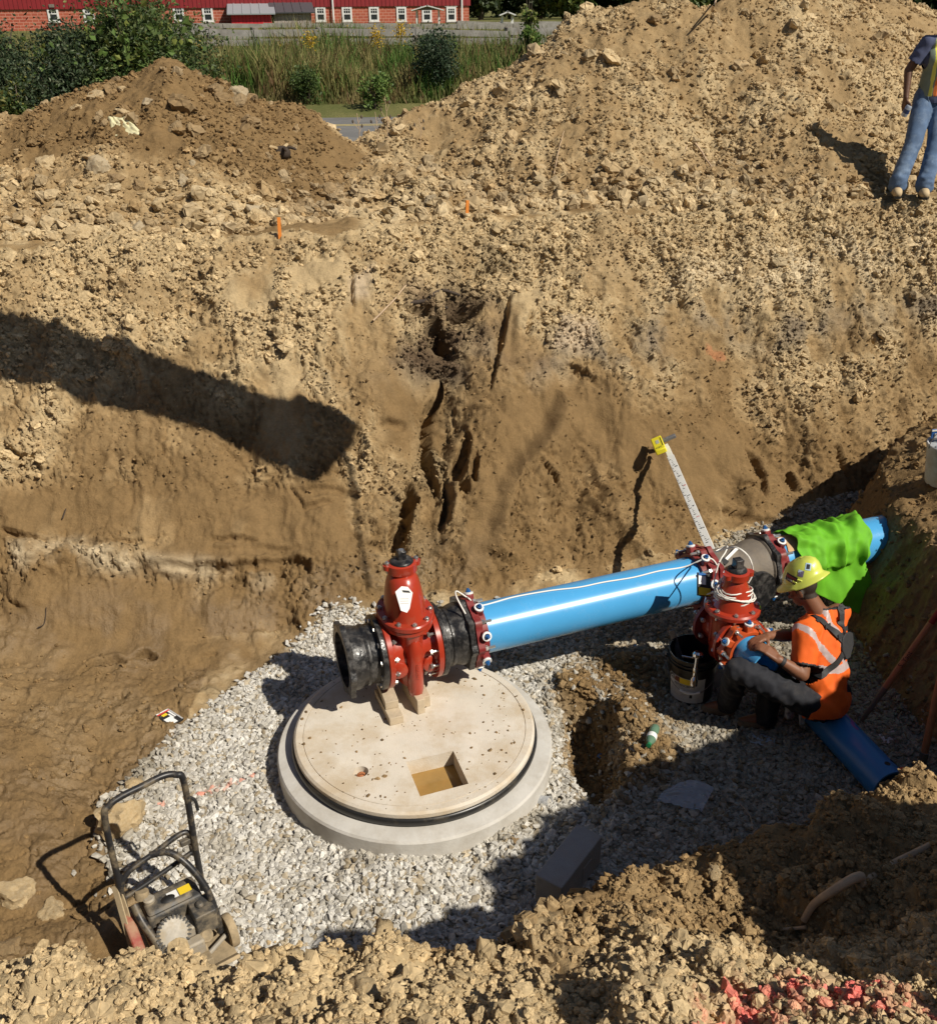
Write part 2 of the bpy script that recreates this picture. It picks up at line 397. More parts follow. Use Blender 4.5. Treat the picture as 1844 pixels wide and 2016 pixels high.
def hit(u, v, fn=None, t0=1.2, t1=22.0):
    """where a sight line meets the bare land"""
    d = ray(u, v); t = np.linspace(t0, t1, 1600); p = np.array([0, 0, CZ])[None] + t[:, None] * d[None]
    h = (fn or base)(p[:, 0], p[:, 1]); b = np.nonzero(p[:, 2] < h)[0]
    k = b[0] if len(b) else len(t) - 1
    return Vector(p[k])
def hits(pts): return [hit(*p) for p in pts]
# ---- features of the cut, surveyed on the bare land: (line, half-width, depth)
GROOVES = [
    ([(868, 728), (852, 790), (845, 860), (850, 930), (858, 965)], .045, .26), ([(845, 850), (838, 905)], .03, .15),
    ([(812, 935), (800, 1000), (790, 1060), (775, 1120)], .05, .28), ([(772, 1010), (768, 1100)], .03, .16), ([(878, 930), (882, 985), (868, 1040)], .035, .18),
    ([(922, 850), (905, 900), (898, 940), (922, 975)], .05, .2), ([(1005, 580), (992, 640), (985, 690), (960, 790)], .03, .11), ([(1046, 612), (1040, 668)], .025, .09), ([(700, 530), (692, 620)], .02, .06),
    ([(845, 625), (880, 640), (905, 655)], .09, .28), ([(890, 590), (920, 596), (945, 592)], .04, .14), ([(800, 610), (850, 600)], .035, .12), ([(870, 690), (880, 720)], .05, .12),
    ([(940, 540), (960, 520), (985, 505)], .05, .14), ([(740, 838), (770, 840), (800, 832)], .03, .06),
    ([(300, 1118), (380, 1121), (480, 1119), (570, 1113), (606, 1125), (612, 1140)], .028, .075), ([(412, 1071), (460, 1070), (508, 1074)], .024, .06), ([(395, 1095), (500, 1090), (600, 1092)], .03, .03),
    ([(0, 1052), (40, 1060), (100, 1058)], .02, .08), ([(140, 1066), (200, 1062), (330, 1058)], .018, .05), ([(590, 985), (640, 970), (690, 965)], .03, .05), ([(570, 960), (600, 1010), (660, 990)], .02, .04),
    ([(0, 870), (25, 885), (45, 905)], .02, .09), ([(25, 892), (60, 893), (90, 888)], .016, .06), ([(0, 1180), (60, 1210)], .02, .04),
    ([(145, 1325), (180, 1306), (225, 1298), (250, 1306)], .025, .1), ([(262, 1298), (285, 1293), (312, 1302)], .03, .1), ([(540, 1215), (575, 1222), (590, 1245)], .018, .05), ([(390, 1040 + 260), (430, 1290)], .015, .04),
    ([(1470, 880), (1492, 905), (1508, 950), (1516, 985)], .05, .09), ([(1425, 1005), (1470, 1020), (1540, 1028), (1575, 1022)], .035, .08), ([(1455, 960), (1500, 970)], .02, .06), ([(1560, 925), (1580, 965)], .03, .1),
    ([(1055, 920), (1085, 950), (1105, 975)], .022, .11), ([(1150, 880), (1165, 940), (1200, 1010)], .06, .08), ([(1300, 990), (1350, 1010), (1400, 1035)], .03, .04), ([(1640, 880), (1680, 950)], .03, .08),
    ([(1230, 650), (1255, 690)], .02, .07), ([(1120, 720), (1180, 770)], .03, .05), ([(1700, 640), (1730, 690)], .03, .06), ([(1330, 560), (1350, 620)], .03, .05),
    ([(820, 960), (808, 985)], .03, .12), ([(935, 890), (930, 930), (935, 960)], .03, .12),
]
CRAG = [([(958, 800), (925, 850), (905, 930), (888, 1010), (880, 1110)], .22, .19), ([(868, 728), (850, 830), (846, 940), (820, 1010), (790, 1110)], .11, .15), ([(760, 930), (765, 1000), (745, 1080)], .15, .08), ([(1180, 780), (1230, 860), (1240, 960)], .2, .06), ([(1560, 760), (1600, 860), (1590, 960)], .25, .06), ([(1330, 480), (1350, 560), (1330, 660)], .2, .06), ([(230, 540), (250, 620), (240, 720)], .25, .05), ([(520, 540), (560, 640), (540, 730)], .25, .06),
        ([(1112, 770), (1110, 800), (1085, 862), (1030, 925), (990, 1005), (972, 1090)], .20, .17),      # proud edge of the scooped slab
        ([(735, 700), (715, 800), (700, 900)], .25, .06), ([(600, 960), (640, 955), (690, 958)], .12, .04), ([(20, 1090), (150, 1098), (300, 1105), (400, 1112), (545, 1132)], .12, .10),
        ([(900, 760), (890, 860), (880, 960), (850, 1060)], .10, .10), ([(1180, 990), (1240, 1060), (1290, 1110)], .25, .10), ([(1380, 840), (1440, 930), (1480, 990)], .2, .07)]
SMOOTH = [[(960, 800), (1110, 745), (1112, 800), (1080, 865), (1030, 925), (990, 1005), (965, 1100), (905, 1130), (925, 1010), (985, 930)], [(505, 735), (590, 720), (590, 890), (500, 900)], [(440, 545), (520, 525), (540, 585), (450, 610)],
          [(560, 515), (680, 495), (680, 550), (570, 570)], [(0, 1150), (250, 1150), (560, 1200), (300, 1280), (120, 1310), (0, 1330)], [(520, 965), (690, 945), (700, 1100), (300, 1130), (330, 1060)], [(1300, 860), (1470, 880), (1420, 1000), (1280, 950)],
          [(1010, 590), (1050, 560), (1020, 700), (975, 700)], [(690, 530), (730, 535), (725, 620), (690, 620)], [(0, 970), (300, 950), (520, 1000), (330, 1050), (0, 1050)], [(1120, 760), (1300, 850), (1270, 950), (1150, 860)], [(730, 730), (840, 735), (800, 900), (740, 880)]]
VALLEY = [([(975, 500), (915, 560), (885, 640), (872, 740), (862, 860), (850, 960), (800, 1100)], .17, .30), ([(930, 800), (915, 880), (905, 960), (880, 1060)], .12, .13), ([(985, 560), (1000, 640), (985, 720)], .10, .08), ([(600, 860), (680, 930), (740, 1040)], .2, .06), ([(1130, 860), (1120, 960), (1090, 1060)], .16, .10), ([(1500, 620), (1440, 760), (1400, 900)], .2, .08), ([(1620, 900), (1560, 960), (1500, 1040)], .2, .08), ([(1240, 560), (1200, 680)], .15, .07)]
VA_W = [(hits(l), w, d) for l, w, d in VALLEY]
GR_W = [(hits(l), w, d) for l, w, d in GROOVES]; CR_W = [(hits(l), w, d) for l, w, d in CRAG]; SM_W = [hits(l) for l in SMOOTH]
GRAVEL = [at_z(*p, .05) for p in [(640, 1240), (560, 1290), (480, 1340), (420, 1385), (345, 1450), (270, 1520), (215, 1590), (200, 1650), (230, 1720), (330, 1790), (420, 1880), (640, 1960), (1100, 1900), (1300, 1760), (1600, 1640), (1850, 1560), (1850, 1380), (1700, 1330), (1690, 1200), (1760, 1010), (1720, 975), (1620, 1005), (1540, 1035), (1440, 1070), (1300, 1150), (1000, 1200), (820, 1215)]]
TRENCH = [at_z(*p, .0) for p in [(1105, 1395), (1165, 1395), (1205, 1440), (1215, 1560), (1170, 1590), (1115, 1500)]]
MUDHEAP = [(at_z(1240, 1410, .1), .17, .16), (at_z(1280, 1480, .1), .2, .14), (at_z(1130, 1350, .1), .16, .10), (at_z(1200, 1530, .1), .14, .10), (at_z(1240, 1320, .1), .3, .06), (at_z(250, 1610, .1), .25, .05), (at_z(1000, 1650, .1), .2, .05), (at_z(760, 1730, .1), .3, .06), (at_z(690, 1200, .1), .2, .12)]
PINK = [[at_z(*p, 2.47) for p in q] for q in ([(1450, 1985), (1490, 1925), (1530, 1895), (1575, 1885)], [(1450, 2010), (1480, 1960), (1530, 1950)], [(1620, 1890), (1650, 1905), (1700, 1920), (1740, 1950), (1800, 1980), (1850, 2010)], [(1490, 1900), (1560, 1905)], [(1600, 1870), (1640, 1885)])]

# ---- the mesh grid: finer near, coarser far
def rows():
    y = -5.0; out = []
    while y < 230:
        out.append(y); dist = math.hypot(max(abs(y), .3), 2.0 if y < 3 else 3.6)
        d = 0.00225 * dist
        if 6 < y < 10.3: d = 0.0118
        if 10.3 <= y < 13.6: d = 0.021
        if y < 0.75: d = 0.06 if y < 0.3 else 0.02
        if y > 13.6: d = 0.05 + (y - 13.6) * 0.05
        y += d
    return np.array(out)
ys = rows(); NC, NS = 590, 40
s_c = np.linspace(-1, 1, NC); e = np.linspace(0, 1, NS + 1)[1:]
def xrow(y):
    Z = max(y, .9) * .891 + .454 * (2.0 if y < 3 else (3.6 if y < 6 else max(1.7, 3.6 - (y - 6) * .55)))
    hw = 0.52 * Z + 0.25; ext = 9 + max(0, y - 14) * 1.2
    side = hw + ext * (e ** 2.2) + e * .3
    return np.concatenate([-side[::-1], s_c * hw, side])
X = np.array([xrow(y) for y in ys]); Y = np.repeat(ys[:, None], X.shape[1], 1)
shape = X.shape; x = X.ravel(); y = Y.ravel()
wx = x + 0.10 * fbm(x, y, 1.3, 3, 90); wy = y + 0.10 * fbm(x, y, 1.3, 3, 95)           # wobble the outlines
amp_w = sstep(15.5, 14, y) * 0.8 * (1 - polymask(x, y, GRAVEL, .3)); wx = x + (wx - x) * amp_w; wy = y + (wy - y) * amp_w
B = base(wx, wy)
zf, tf = base_far(wx, wy)
near_d, near_z, near_s = polyz(wx, wy, EDGE); near_top = near_s <= 0
pit = (~near_top) & (tf < 1.05) & (y < 13)
gravel = polymask(x, y, GRAVEL, .07) * (B < .2) * (x < np.interp(y, *XB) + .03)
near_t = sstep(2.7, 2.1, y) * (~near_top)
isnear = near_top & (y < 5)
heap = ((~isnear) & (B > G0 + .04) & (y < 17)).astype(float)
wall = pit * sstep(.03, .12, tf) * (B > .12)
back = (base_back(wx, wy) > .02) & pit & (base_back(wx, wy) + .15 > B)
leftm = (x < -1.9) & (y < 5.6) & pit
# gradient of the bare land -> displacement direction
Bg = B.reshape(shape)
dBdr = np.gradient(Bg, axis=0) / (np.gradient(Y, axis=0) + 1e-9); dBdx = np.gradient(Bg, axis=1) / (np.gradient(X, axis=1) + 1e-9)
gl = lambda a: np.clip(a.ravel(), -2.2, 2.2)
nx, ny, nz = -gl(dBdx), -gl(dBdr), np.ones_like(B); nl = np.sqrt(nx * nx + ny * ny + 1); nx /= nl; ny /= nl; nz /= nl
# which ground crumbles and which is smeared
sm = np.zeros_like(x)
n1 = fbm(x, y, 1.1, 4, 3); n2 = fbm(x, y, 3.1, 4, 11); n3 = fbm(x, y, .55, 3, 21)
for P in SM_W: sm = np.maximum(sm, polymask(wx + .06 * n2, wy + .06 * n2, P, .10))
rough = np.clip(0.42 + 0.75 * n1 + .55 * n2, 0, 1)
rough = np.where(wall > .5, np.clip(rough * .75 + sstep(.55, .9, tf) * .55 - sstep(.45, .2, tf) * .25, 0, 1), rough)
rough = np.clip(rough + heap * (.35 + .3 * sstep(G0 + .5, G0, B)) + isnear * .36, 0, 1)
bench = ((~isnear) & (tf > 1.0) & (B < G0 + .1) & (y < 14)); rough = np.where(bench, np.clip(rough * .8 - .12, .05, 1), rough)
rough *= (1 - .92 * sm)
rough = np.where(leftm & (B < .5), rough * .45, rough)
D = np.zeros_like(x)
amp = sstep(16, 14, y)
D += amp * (0.055 * fbm(x, y, 1.6, 4, 31) * (1 - gravel) * np.where(isnear, .7, 1) + (0.022 * fbm(x, y, 6.5, 4, 41)) * (.4 + rough) * (1 - .6 * gravel))
ridged = 1 - np.abs(fbm(x, y * .8, 3.7, 4, 141)) * 1.6
D += amp * wall * .03 * (ridged - .5) * (1 - sm)
# peeling ledges: smooth noise cut into little steps, and shrinkage cracks
def steps(q, sharp): f = np.floor(q); return f + sstep(sharp, 1, q - f)
q1 = fbm(x + .05 * n2, y * 1.25, 1.9, 5, 201); q2 = fbm(x, y * 1.3, 5.5, 4, 211)
led = steps(q1 * 4.5, .86); D += amp * wall * .05 * (led - q1 * 4.5) * (1 - .85 * sm) * sstep(-.5, .2, n1 + .3)
D += amp * np.clip(wall + leftm * .8 + heap * .5, 0, 1) * .022 * (steps(q2 * 4, .8) - q2 * 4) * (1 - .8 * sm)
ck_ = worley_edge(x + .09 * n2 + .03 * perlin(x * 14, y * 14, 231), y * 1.1 + .09 * n1, .34, 221); D -= amp * np.clip(wall + leftm, 0, 1) * .035 * sstep(.055, .0, ck_) * sstep(.15, .5, perlin(x * 1.7, y * 1.7, 241) + .25) * (1 - .6 * sm)
rg = 1 - np.abs(perlin(x * 9 + n2, y * 13 + n1, 251)) * 2; rg2 = 1 - np.abs(perlin(x * 21, y * 29, 252)) * 2
D += amp * np.clip(wall * (1 - .9 * sm) + leftm + back, 0, 1) * (.013 * rg + .006 * rg2) * (.5 + .5 * sstep(-.4, .4, n2))
hp = np.maximum(heap, bench * .6)
c1 = clods(x, y, .17, 101, .40); c2 = clods(x, y, .085, 111, .7); c3 = clods(x, y, .042, 121, .85); c4 = clods(x, y, .40, 131, .30, .45)
zone = np.clip(heap * .75 + isnear * 1.0 + wall * .9 + bench * .7 + leftm * .35 + back * .5, 0, 1)
D += amp * zone * (sstep(.45, .85, rough) * (.55 * c1) + sstep(.3, .7, rough) * .85 * c2 + sstep(.15, .6, rough) * .8 * c3 + sstep(.6, .95, rough) * .45 * c4 * (wall * .7 + isnear * 1.8 + heap * .5).clip(0, 2) + isnear * .5 * c1)
if True:                                                             # very fine lumps only where the camera stands close
    m = (y < 4.2) & (y > -.5); c5 = np.zeros_like(x); c5[m] = clods(x[m], y[m], .018, 151, .9); D += c5 * zone * .9 * sstep(.1, .5, rough)
# tooth marks drawn down smeared faces
st = perlin(wx * 34 + 2 * n2, wy * 1.6, 61) + .6 * perlin(wx * 75, wy * 2.2, 62)
D += amp * sm * .0055 * st * (wall + .2)
D += amp * wall * .010 * perlin(wx * 5 + n1, wy * 26, 63) * sstep(.5, .2, tf) * sstep(.3, -.3, x + .5)   # horizontal drag lines, lower left
# dried flakes on the wall
fl = clods(x + .02 * n2, y * 1.4, .06, 171, .8, .45); D += amp * wall * sstep(.1, .5, n2 + n1 * .5 + .1) * fl * .75 * (1 - sm)
for P, wd, dp in CR_W:
    j = near_line(wx, wy, P, 3 * wd); d, t, sd_ = polydist(wx[j], wy[j], P); D[j] += dp * np.exp(-(d / wd) ** 2) * np.where(sd_ > 0, 1, sstep(.14, .0, d)) * (np.sin(np.clip(t, 0, 1) * 3.14159) ** .4)
for P, wd, dp in VA_W:
    j = near_line(wx, wy, P, 3 * wd); d, t, sd_ = polydist(wx[j], wy[j], P); D[j] -= dp * np.exp(-(d / wd) ** 2) * np.clip(np.sin(np.clip(t, 0, 1) * 3.14159), 0, 1) ** .5
gx_ = x + .018 * n2 + .008 * perlin(x * 22, y * 22, 77); gy_ = y + .018 * n1 + .008 * perlin(x * 22, y * 22, 78)
for P, wd, dp in GR_W:
    j = near_line(gx_, gy_, P, 4 * wd); d, t, sd_ = polydist(gx_[j], gy_[j], P)
    tap = np.clip(np.sin(np.clip(t, 0, 1) * 3.14159), 0, 1) ** .45; ww = wd * (.35 + .65 * tap)
    D[j] -= dp * tap * sstep(1.15, .55, d / ww); D[j] += .22 * dp * tap * np.exp(-((d / ww - 1.7) / .6) ** 2) * np.where(sd_ > 0, 1, .3)
tr = polymask(wx, wy, TRENCH, .08); B = B - .30 * tr
for (p, r, h) in MUDHEAP: B = B + h * np.exp(-((wx - p.x) ** 2 + (wy - p.y) ** 2) / r ** 2)
mh = sum(np.exp(-((wx - p.x) ** 2 + (wy - p.y) ** 2) / (1.1 * r) ** 2) for (p, r, h) in MUDHEAP[:5]); mud_floor = np.clip(np.maximum(tr, mh), 0, 1) * pit
D += .35 * c2 * mud_floor + .5 * c3 * mud_floor
# sink the land under the road and behind
px_, py_, pz_ = x + nx * D, y + ny * D, B + nz * D
# ---- soil colours
cd = np.array([.45, .342, .195]); cm = np.array([.305, .210, .105]); cw = np.array([.205, .132, .060]); ck = np.array([.13, .085, .05]); cg = np.array([.33, .26, .18]); cp_ = np.array([.60, .50, .34])
def lerp(a, b, t): return a + (b - a) * t[:, None]
dry = np.clip(.35 + .9 * n1 + .5 * n2, 0, 1)
dry = np.where(wall > .5, np.clip(dry * .7 + sstep(.35, .8, tf) * .55 - sstep(.5, .15, tf) * .35 + rough * .2, 0, 1), dry)
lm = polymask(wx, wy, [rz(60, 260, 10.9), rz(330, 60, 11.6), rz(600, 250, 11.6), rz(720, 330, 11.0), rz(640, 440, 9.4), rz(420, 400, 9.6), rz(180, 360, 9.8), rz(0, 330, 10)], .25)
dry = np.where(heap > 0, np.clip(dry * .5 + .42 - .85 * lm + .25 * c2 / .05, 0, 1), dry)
dry = np.where(isnear, np.clip(dry * .5 + .45 + sstep(1.7, 1.2, y) * .35 - .35 * sstep(1.4, 1.7, y) + .3 * c2 / .05, 0, 1), dry); dry = np.where(bench, np.clip(dry + .15, 0, 1), dry)
dry = np.clip(dry + sstep(.0, .03, fl) * .22 * (1 - sm) + .10 * sstep(.02, .06, c2) - .2 * sm, 0, 1)
dry = np.where(back | leftm, dry * .25, dry)
col = lerp(np.repeat(cw[None], len(x), 0), np.repeat(cm[None], len(x), 0), sstep(0, .5, dry)); col = lerp(col, np.repeat(cd[None], len(x), 0), sstep(.45, 1, dry))
# buried dark topsoil band across the cut
band = np.exp(-((tf - (.60 + .05 * n3 + .02 * n2)) / .055) ** 2) * wall * sstep(-1.6, .2, x) * np.clip(.35 + 1.1 * n2 + .8 * n1, 0, 1)
org = polymask(wx + .1 * n2, wy + .1 * n1, hits([(800, 575), (900, 545), (985, 570), (1000, 640), (960, 700), (1090, 700), (1080, 725), (760, 715), (830, 650)]), .14) * np.clip(.75 + .9 * n2, 0, 1)
col = lerp(col, np.repeat(cg[None] * .62, len(x), 0), np.clip(band * 1.0, 0, .9)); col = lerp(col, np.repeat(ck[None], len(x), 0), np.clip(org * .9, 0, 1))
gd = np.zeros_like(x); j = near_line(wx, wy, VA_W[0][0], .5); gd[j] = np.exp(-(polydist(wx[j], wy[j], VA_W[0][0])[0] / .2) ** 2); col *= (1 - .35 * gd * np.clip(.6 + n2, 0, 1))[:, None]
pale = polymask(wx + .1 * n2, wy, hits([(1300, 540), (1600, 470), (1800, 480), (1700, 560), (1500, 580), (1420, 600)]), .2) * np.clip(.3 + n2 * 1.5 + n1, 0, 1)
col = lerp(col, np.repeat(cp_[None], len(x), 0), np.clip(pale * .7, 0, 1))
for q in (hits([(690, 535), (730, 530), (725, 575), (690, 580)]), hits([(1110, 620), (1180, 620), (1175, 680), (1100, 680)])):
    col = lerp(col, np.repeat(cg[None] * 1.35, len(x), 0), polymask(wx + .03 * n2, wy + .03 * n1, q, .05) * .8)
for q in (hits([(20, 1075), (160, 1080), (300, 1095), (400, 1112), (545, 1128), (540, 1150), (380, 1130), (200, 1125), (30, 1110)]),):
    col = lerp(col, np.repeat(cp_[None] * .95, len(x), 0), polymask(wx + .05 * n2, wy + .05 * n1, q, .07) * .75 * np.clip(.6 + 1.2 * n2, 0, 1))
gcol = lerp(np.repeat(np.array([[.30, .25, .17]]), len(x), 0), np.repeat(np.array([[.42, .40, .35]]), len(x), 0), np.clip(.5 + n2, 0, 1))
col = lerp(col, gcol, gravel * .85 * (1 - mud_floor)); col = lerp(col, np.repeat(cw[None] * .9, len(x), 0), np.clip(mud_floor * .9, 0, 1))
wet = np.clip(sstep(.30, .1, tf) * .8 * pit * (1 - gravel) * np.clip(.5 + n2 * 1.4, 0, 1) * sstep(.8, -.5, x), 0, 1)
col *= (1 - .12 * wet)[:, None]
# sprayed pink survey paint on the near lumps
pk = np.zeros_like(x)
for q in PINK:
    j = near_line(x, y, q, .3); d, _, _ = polydist(x[j], y[j], q); pk[j] = np.maximum(pk[j], sstep(.085, .012, d + .035 * n2[j] + .03 * perlin(x[j] * 40, y[j] * 40, 83)))
pk *= isnear * np.clip(.35 + 1.3 * perlin(x * 30, y * 30, 85) + .5 * sstep(0.0, .012, c3), 0, .9)
col = lerp(col, np.repeat(np.array([[.78, .13, .13]]), len(x), 0), np.clip(pk * .85, 0, 1))
tiny = polydist(x, y, hits([(1395, 680), (1430, 688)]))[0]; col = lerp(col, np.repeat(np.array([[.75, .2, .1]]), len(x), 0), sstep(.04, .01, tiny + .02 * n2) * .2)
grass_k = sstep(13.6, 14.6, y + .5 * n2) * sstep(-.0, .3, y - 13.9); gg = lerp(np.repeat(np.array([[.10, .11, .035]]), len(x), 0), np.repeat(np.array([[.17, .16, .06]]), len(x), 0), np.clip(.5 + n1, 0, 1))
col = lerp(col, gg, np.where(heap > 0, 0, grass_k))
# ---- mesh
nr, ncol = shape; idx = np.arange(nr * ncol).reshape(shape)
F = np.stack([idx[:-1, :-1], idx[:-1, 1:], idx[1:, 1:], idx[1:, :-1]], -1).reshape(-1, 4)
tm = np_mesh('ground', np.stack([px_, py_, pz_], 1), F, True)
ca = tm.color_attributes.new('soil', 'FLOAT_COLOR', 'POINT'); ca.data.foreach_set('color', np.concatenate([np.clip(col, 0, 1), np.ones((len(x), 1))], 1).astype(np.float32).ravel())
wa = tm.attributes.new('wet', 'FLOAT', 'POINT'); wa.data.foreach_set('value', wet.astype(np.float32))
cr_ = np.clip((.15 + rough) * (1 - .75 * sm), 0, 1); wa = tm.attributes.new('crumble', 'FLOAT', 'POINT'); wa.data.foreach_set('value', cr_.astype(np.float32))
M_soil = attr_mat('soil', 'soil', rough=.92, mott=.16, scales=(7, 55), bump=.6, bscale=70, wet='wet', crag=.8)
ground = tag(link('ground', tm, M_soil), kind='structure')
print('terrain verts', len(x), 'rows', nr)
# sampled height for resting things on the finished land
from mathutils.bvhtree import BVHTree
def _sub(y0, y1, st=2):
    m = (ys >= y0) & (ys <= y1); r = np.nonzero(m)[0][::st]; cc = np.arange(0, ncol, st)
    V = np.stack([px_, py_, pz_], 1)[idx[np.ix_(r, cc)].ravel()]; k = np.arange(len(r) * len(cc)).reshape(len(r), len(cc))
    Q = np.stack([k[:-1, :-1], k[:-1, 1:], k[1:, 1:], k[1:, :-1]], -1).reshape(-1, 4)
    return BVHTree.FromPolygons(V.tolist(), Q.tolist())
LAND = _sub(-1, 40, 2)
def land(x, y, dz=0.0):
    h = LAND.ray_cast(Vector((x, y, 30)), Vector((0, 0, -1)))
    return Vector((x, y, (h[0].z if h[0] else 0) + dz))
def look(u, v, dz=0.0):
    """the spot of finished ground seen along a sight line"""
    d = Vector(ray(u, v)).normalized(); h = LAND.ray_cast(Vector((0, 0, CZ)) + d * .6, d)
    p = h[0] if h[0] else hit(u, v); n = h[1] if h[1] else Vector((0, 0, 1))
    if n.z < 0: n = -n
    return Vector((p.x, p.y, p.z + dz)), n
# ================================================================ loose material: one point cloud each, a few stone shapes picked per point
def scatter_mat(name, rough=.92, mott=.25, bump=.5):
    m = bpy.data.materials.new(name); m.use_nodes = True; n = m.node_tree; b = n.nodes['Principled BSDF']
    a = n.nodes.new('ShaderNodeAttribute'); a.attribute_type = 'INSTANCER'; a.attribute_name = 'tint'
    tc = n.nodes.new('ShaderNodeTexCoord'); t = n.nodes.new('ShaderNodeTexNoise'); t.inputs['Scale'].default_value = 2.2; t.inputs['Detail'].default_value = 6
    n.links.new(tc.outputs['Object'], t.inputs['Vector'])
    r = n.nodes.new('ShaderNodeMapRange'); r.inputs[1].default_value = .3; r.inputs[2].default_value = .7; r.inputs[3].default_value = 1 - mott; r.inputs[4].default_value = 1 + mott
    n.links.new(t.outputs[0], r.inputs[0]); mx = n.nodes.new('ShaderNodeMix'); mx.data_type = 'RGBA'; mx.blend_type = 'MULTIPLY'; mx.inputs['Factor'].default_value = 1
    n.links.new(a.outputs['Color'], mx.inputs['A']); n.links.new(r.outputs[0], mx.inputs['B']); n.links.new(mx.outputs['Result'], b.inputs['Base Color'])
    b.inputs['Roughness'].default_value = rough; b.inputs['Specular IOR Level'].default_value = .2
    return m
def scatter(name, pos, scl, tint, material, variants=8, subdiv=2, jag=.9, flat=(1, 1, .75), fine=0.0):
    n = len(pos); me = bpy.data.meshes.new(name); me.vertices.add(n); me.vertices.foreach_set('co', np.asarray(pos, np.float32).ravel())
    a = me.attributes.new('scl', 'FLOAT_VECTOR', 'POINT'); a.data.foreach_set('vector', np.asarray(scl, np.float32).ravel())
    a = me.attributes.new('rot', 'FLOAT_VECTOR', 'POINT'); a.data.foreach_set('vector', rng.uniform(-.5, .5, (n, 3)).astype(np.float32).ravel() * np.array([1.6, 1.6, 12.6] * n, np.float32))
    a = me.attributes.new('pick', 'INT', 'POINT'); a.data.foreach_set('value', rng.integers(0, variants, n).astype(np.int32))
    a = me.attributes.new('tint', 'FLOAT_COLOR', 'POINT'); a.data.foreach_set('color', np.concatenate([np.clip(tint, 0, 1), np.ones((n, 1))], 1).astype(np.float32).ravel())
    o = link(name, me, material); tag(o, kind='stuff')
    g = bpy.data.node_groups.new(name, 'GeometryNodeTree'); g.interface.new_socket('Geometry', in_out='INPUT', socket_type='NodeSocketGeometry'); g.interface.new_socket('Geometry', in_out='OUTPUT', socket_type='NodeSocketGeometry')
    N, L = g.nodes.new, g.links.new
    gi = N('NodeGroupInput'); go = N('NodeGroupOutput'); jn = N('GeometryNodeJoinGeometry')
    for k in range(variants):
        ico = N('GeometryNodeMeshIcoSphere'); ico.inputs['Radius'].default_value = 1; ico.inputs['Subdivisions'].default_value = subdiv
        sp = N('GeometryNodeSetPosition'); nz_ = N('ShaderNodeTexVoronoi'); nz_.feature = 'F1'; nz_.inputs['Scale'].default_value = .85; nz_.inputs['Randomness'].default_value = 1
        ps = N('GeometryNodeInputPosition'); ad = N('ShaderNodeVectorMath'); ad.operation = 'ADD'; ad.inputs[1].default_value = (k * 7.3 + 1.1, k * 3.7, k * 5.9)
        L(ps.outputs[0], ad.inputs[0]); L(ad.outputs[0], nz_.inputs['Vector'])
        sb = N('ShaderNodeVectorMath'); sb.operation = 'SUBTRACT'; L(nz_.outputs['Position'], sb.inputs[0]); L(ad.outputs[0], sb.inputs[1])
        sc_ = N('ShaderNodeVectorMath'); sc_.operation = 'SCALE'; sc_.inputs[3].default_value = jag * .55; L(sb.outputs[0], sc_.inputs[0])
        L(ico.outputs['Mesh'], sp.inputs['Geometry']); off = sc_.outputs[0]
        if fine:
            fn = N('ShaderNodeTexNoise'); fn.inputs['Scale'].default_value = 2.6; fn.inputs['Detail'].default_value = 4; L(ad.outputs[0], fn.inputs['Vector'])
            cs = N('ShaderNodeVectorMath'); cs.operation = 'SUBTRACT'; cs.inputs[1].default_value = (.5, .5, .5); L(fn.outputs['Color'], cs.inputs[0])
            c2_ = N('ShaderNodeVectorMath'); c2_.operation = 'SCALE'; c2_.inputs[3].default_value = fine * 4; L(cs.outputs[0], c2_.inputs[0])
            c3_ = N('ShaderNodeVectorMath'); c3_.operation = 'ADD'; L(off, c3_.inputs[0]); L(c2_.outputs[0], c3_.inputs[1]); off = c3_.outputs[0]
        L(off, sp.inputs['Offset'])
        tr_ = N('GeometryNodeTransform'); tr_.inputs['Scale'].default_value = flat; L(sp.outputs[0], tr_.inputs['Geometry'])
        sm_ = N('GeometryNodeSetMaterial'); sm_.inputs['Material'].default_value = material; L(tr_.outputs[0], sm_.inputs['Geometry'])
        ss = N('GeometryNodeSetShadeSmooth'); ss.inputs['Shade Smooth'].default_value = False; L(sm_.outputs[0], ss.inputs[0])
        gi2 = N('GeometryNodeGeometryToInstance'); L(ss.outputs[0], gi2.inputs[0]); L(gi2.outputs[0], jn.inputs[0])
    ip = N('GeometryNodeInstanceOnPoints'); ip.inputs['Pick Instance'].default_value = True
    def na(nm, ty):
        q = N('GeometryNodeInputNamedAttribute'); q.data_type = ty; q.inputs['Name'].default_value = nm; return q.outputs['Attribute']
    L(gi.outputs[0], ip.inputs['Points']); L(jn.outputs[0], ip.inputs['Instance']); L(na('pick', 'INT'), ip.inputs['Instance Index'])
    e2r = N('FunctionNodeEulerToRotation'); L(na('rot', 'FLOAT_VECTOR'), e2r.inputs[0]); L(e2r.outputs[0], ip.inputs['Rotation']); L(na('scl', 'FLOAT_VECTOR'), ip.inputs['Scale']); L(ip.outputs[0], go.inputs[0])
    md = o.modifiers.new('scatter', 'NODES'); md.node_group = g
    return o
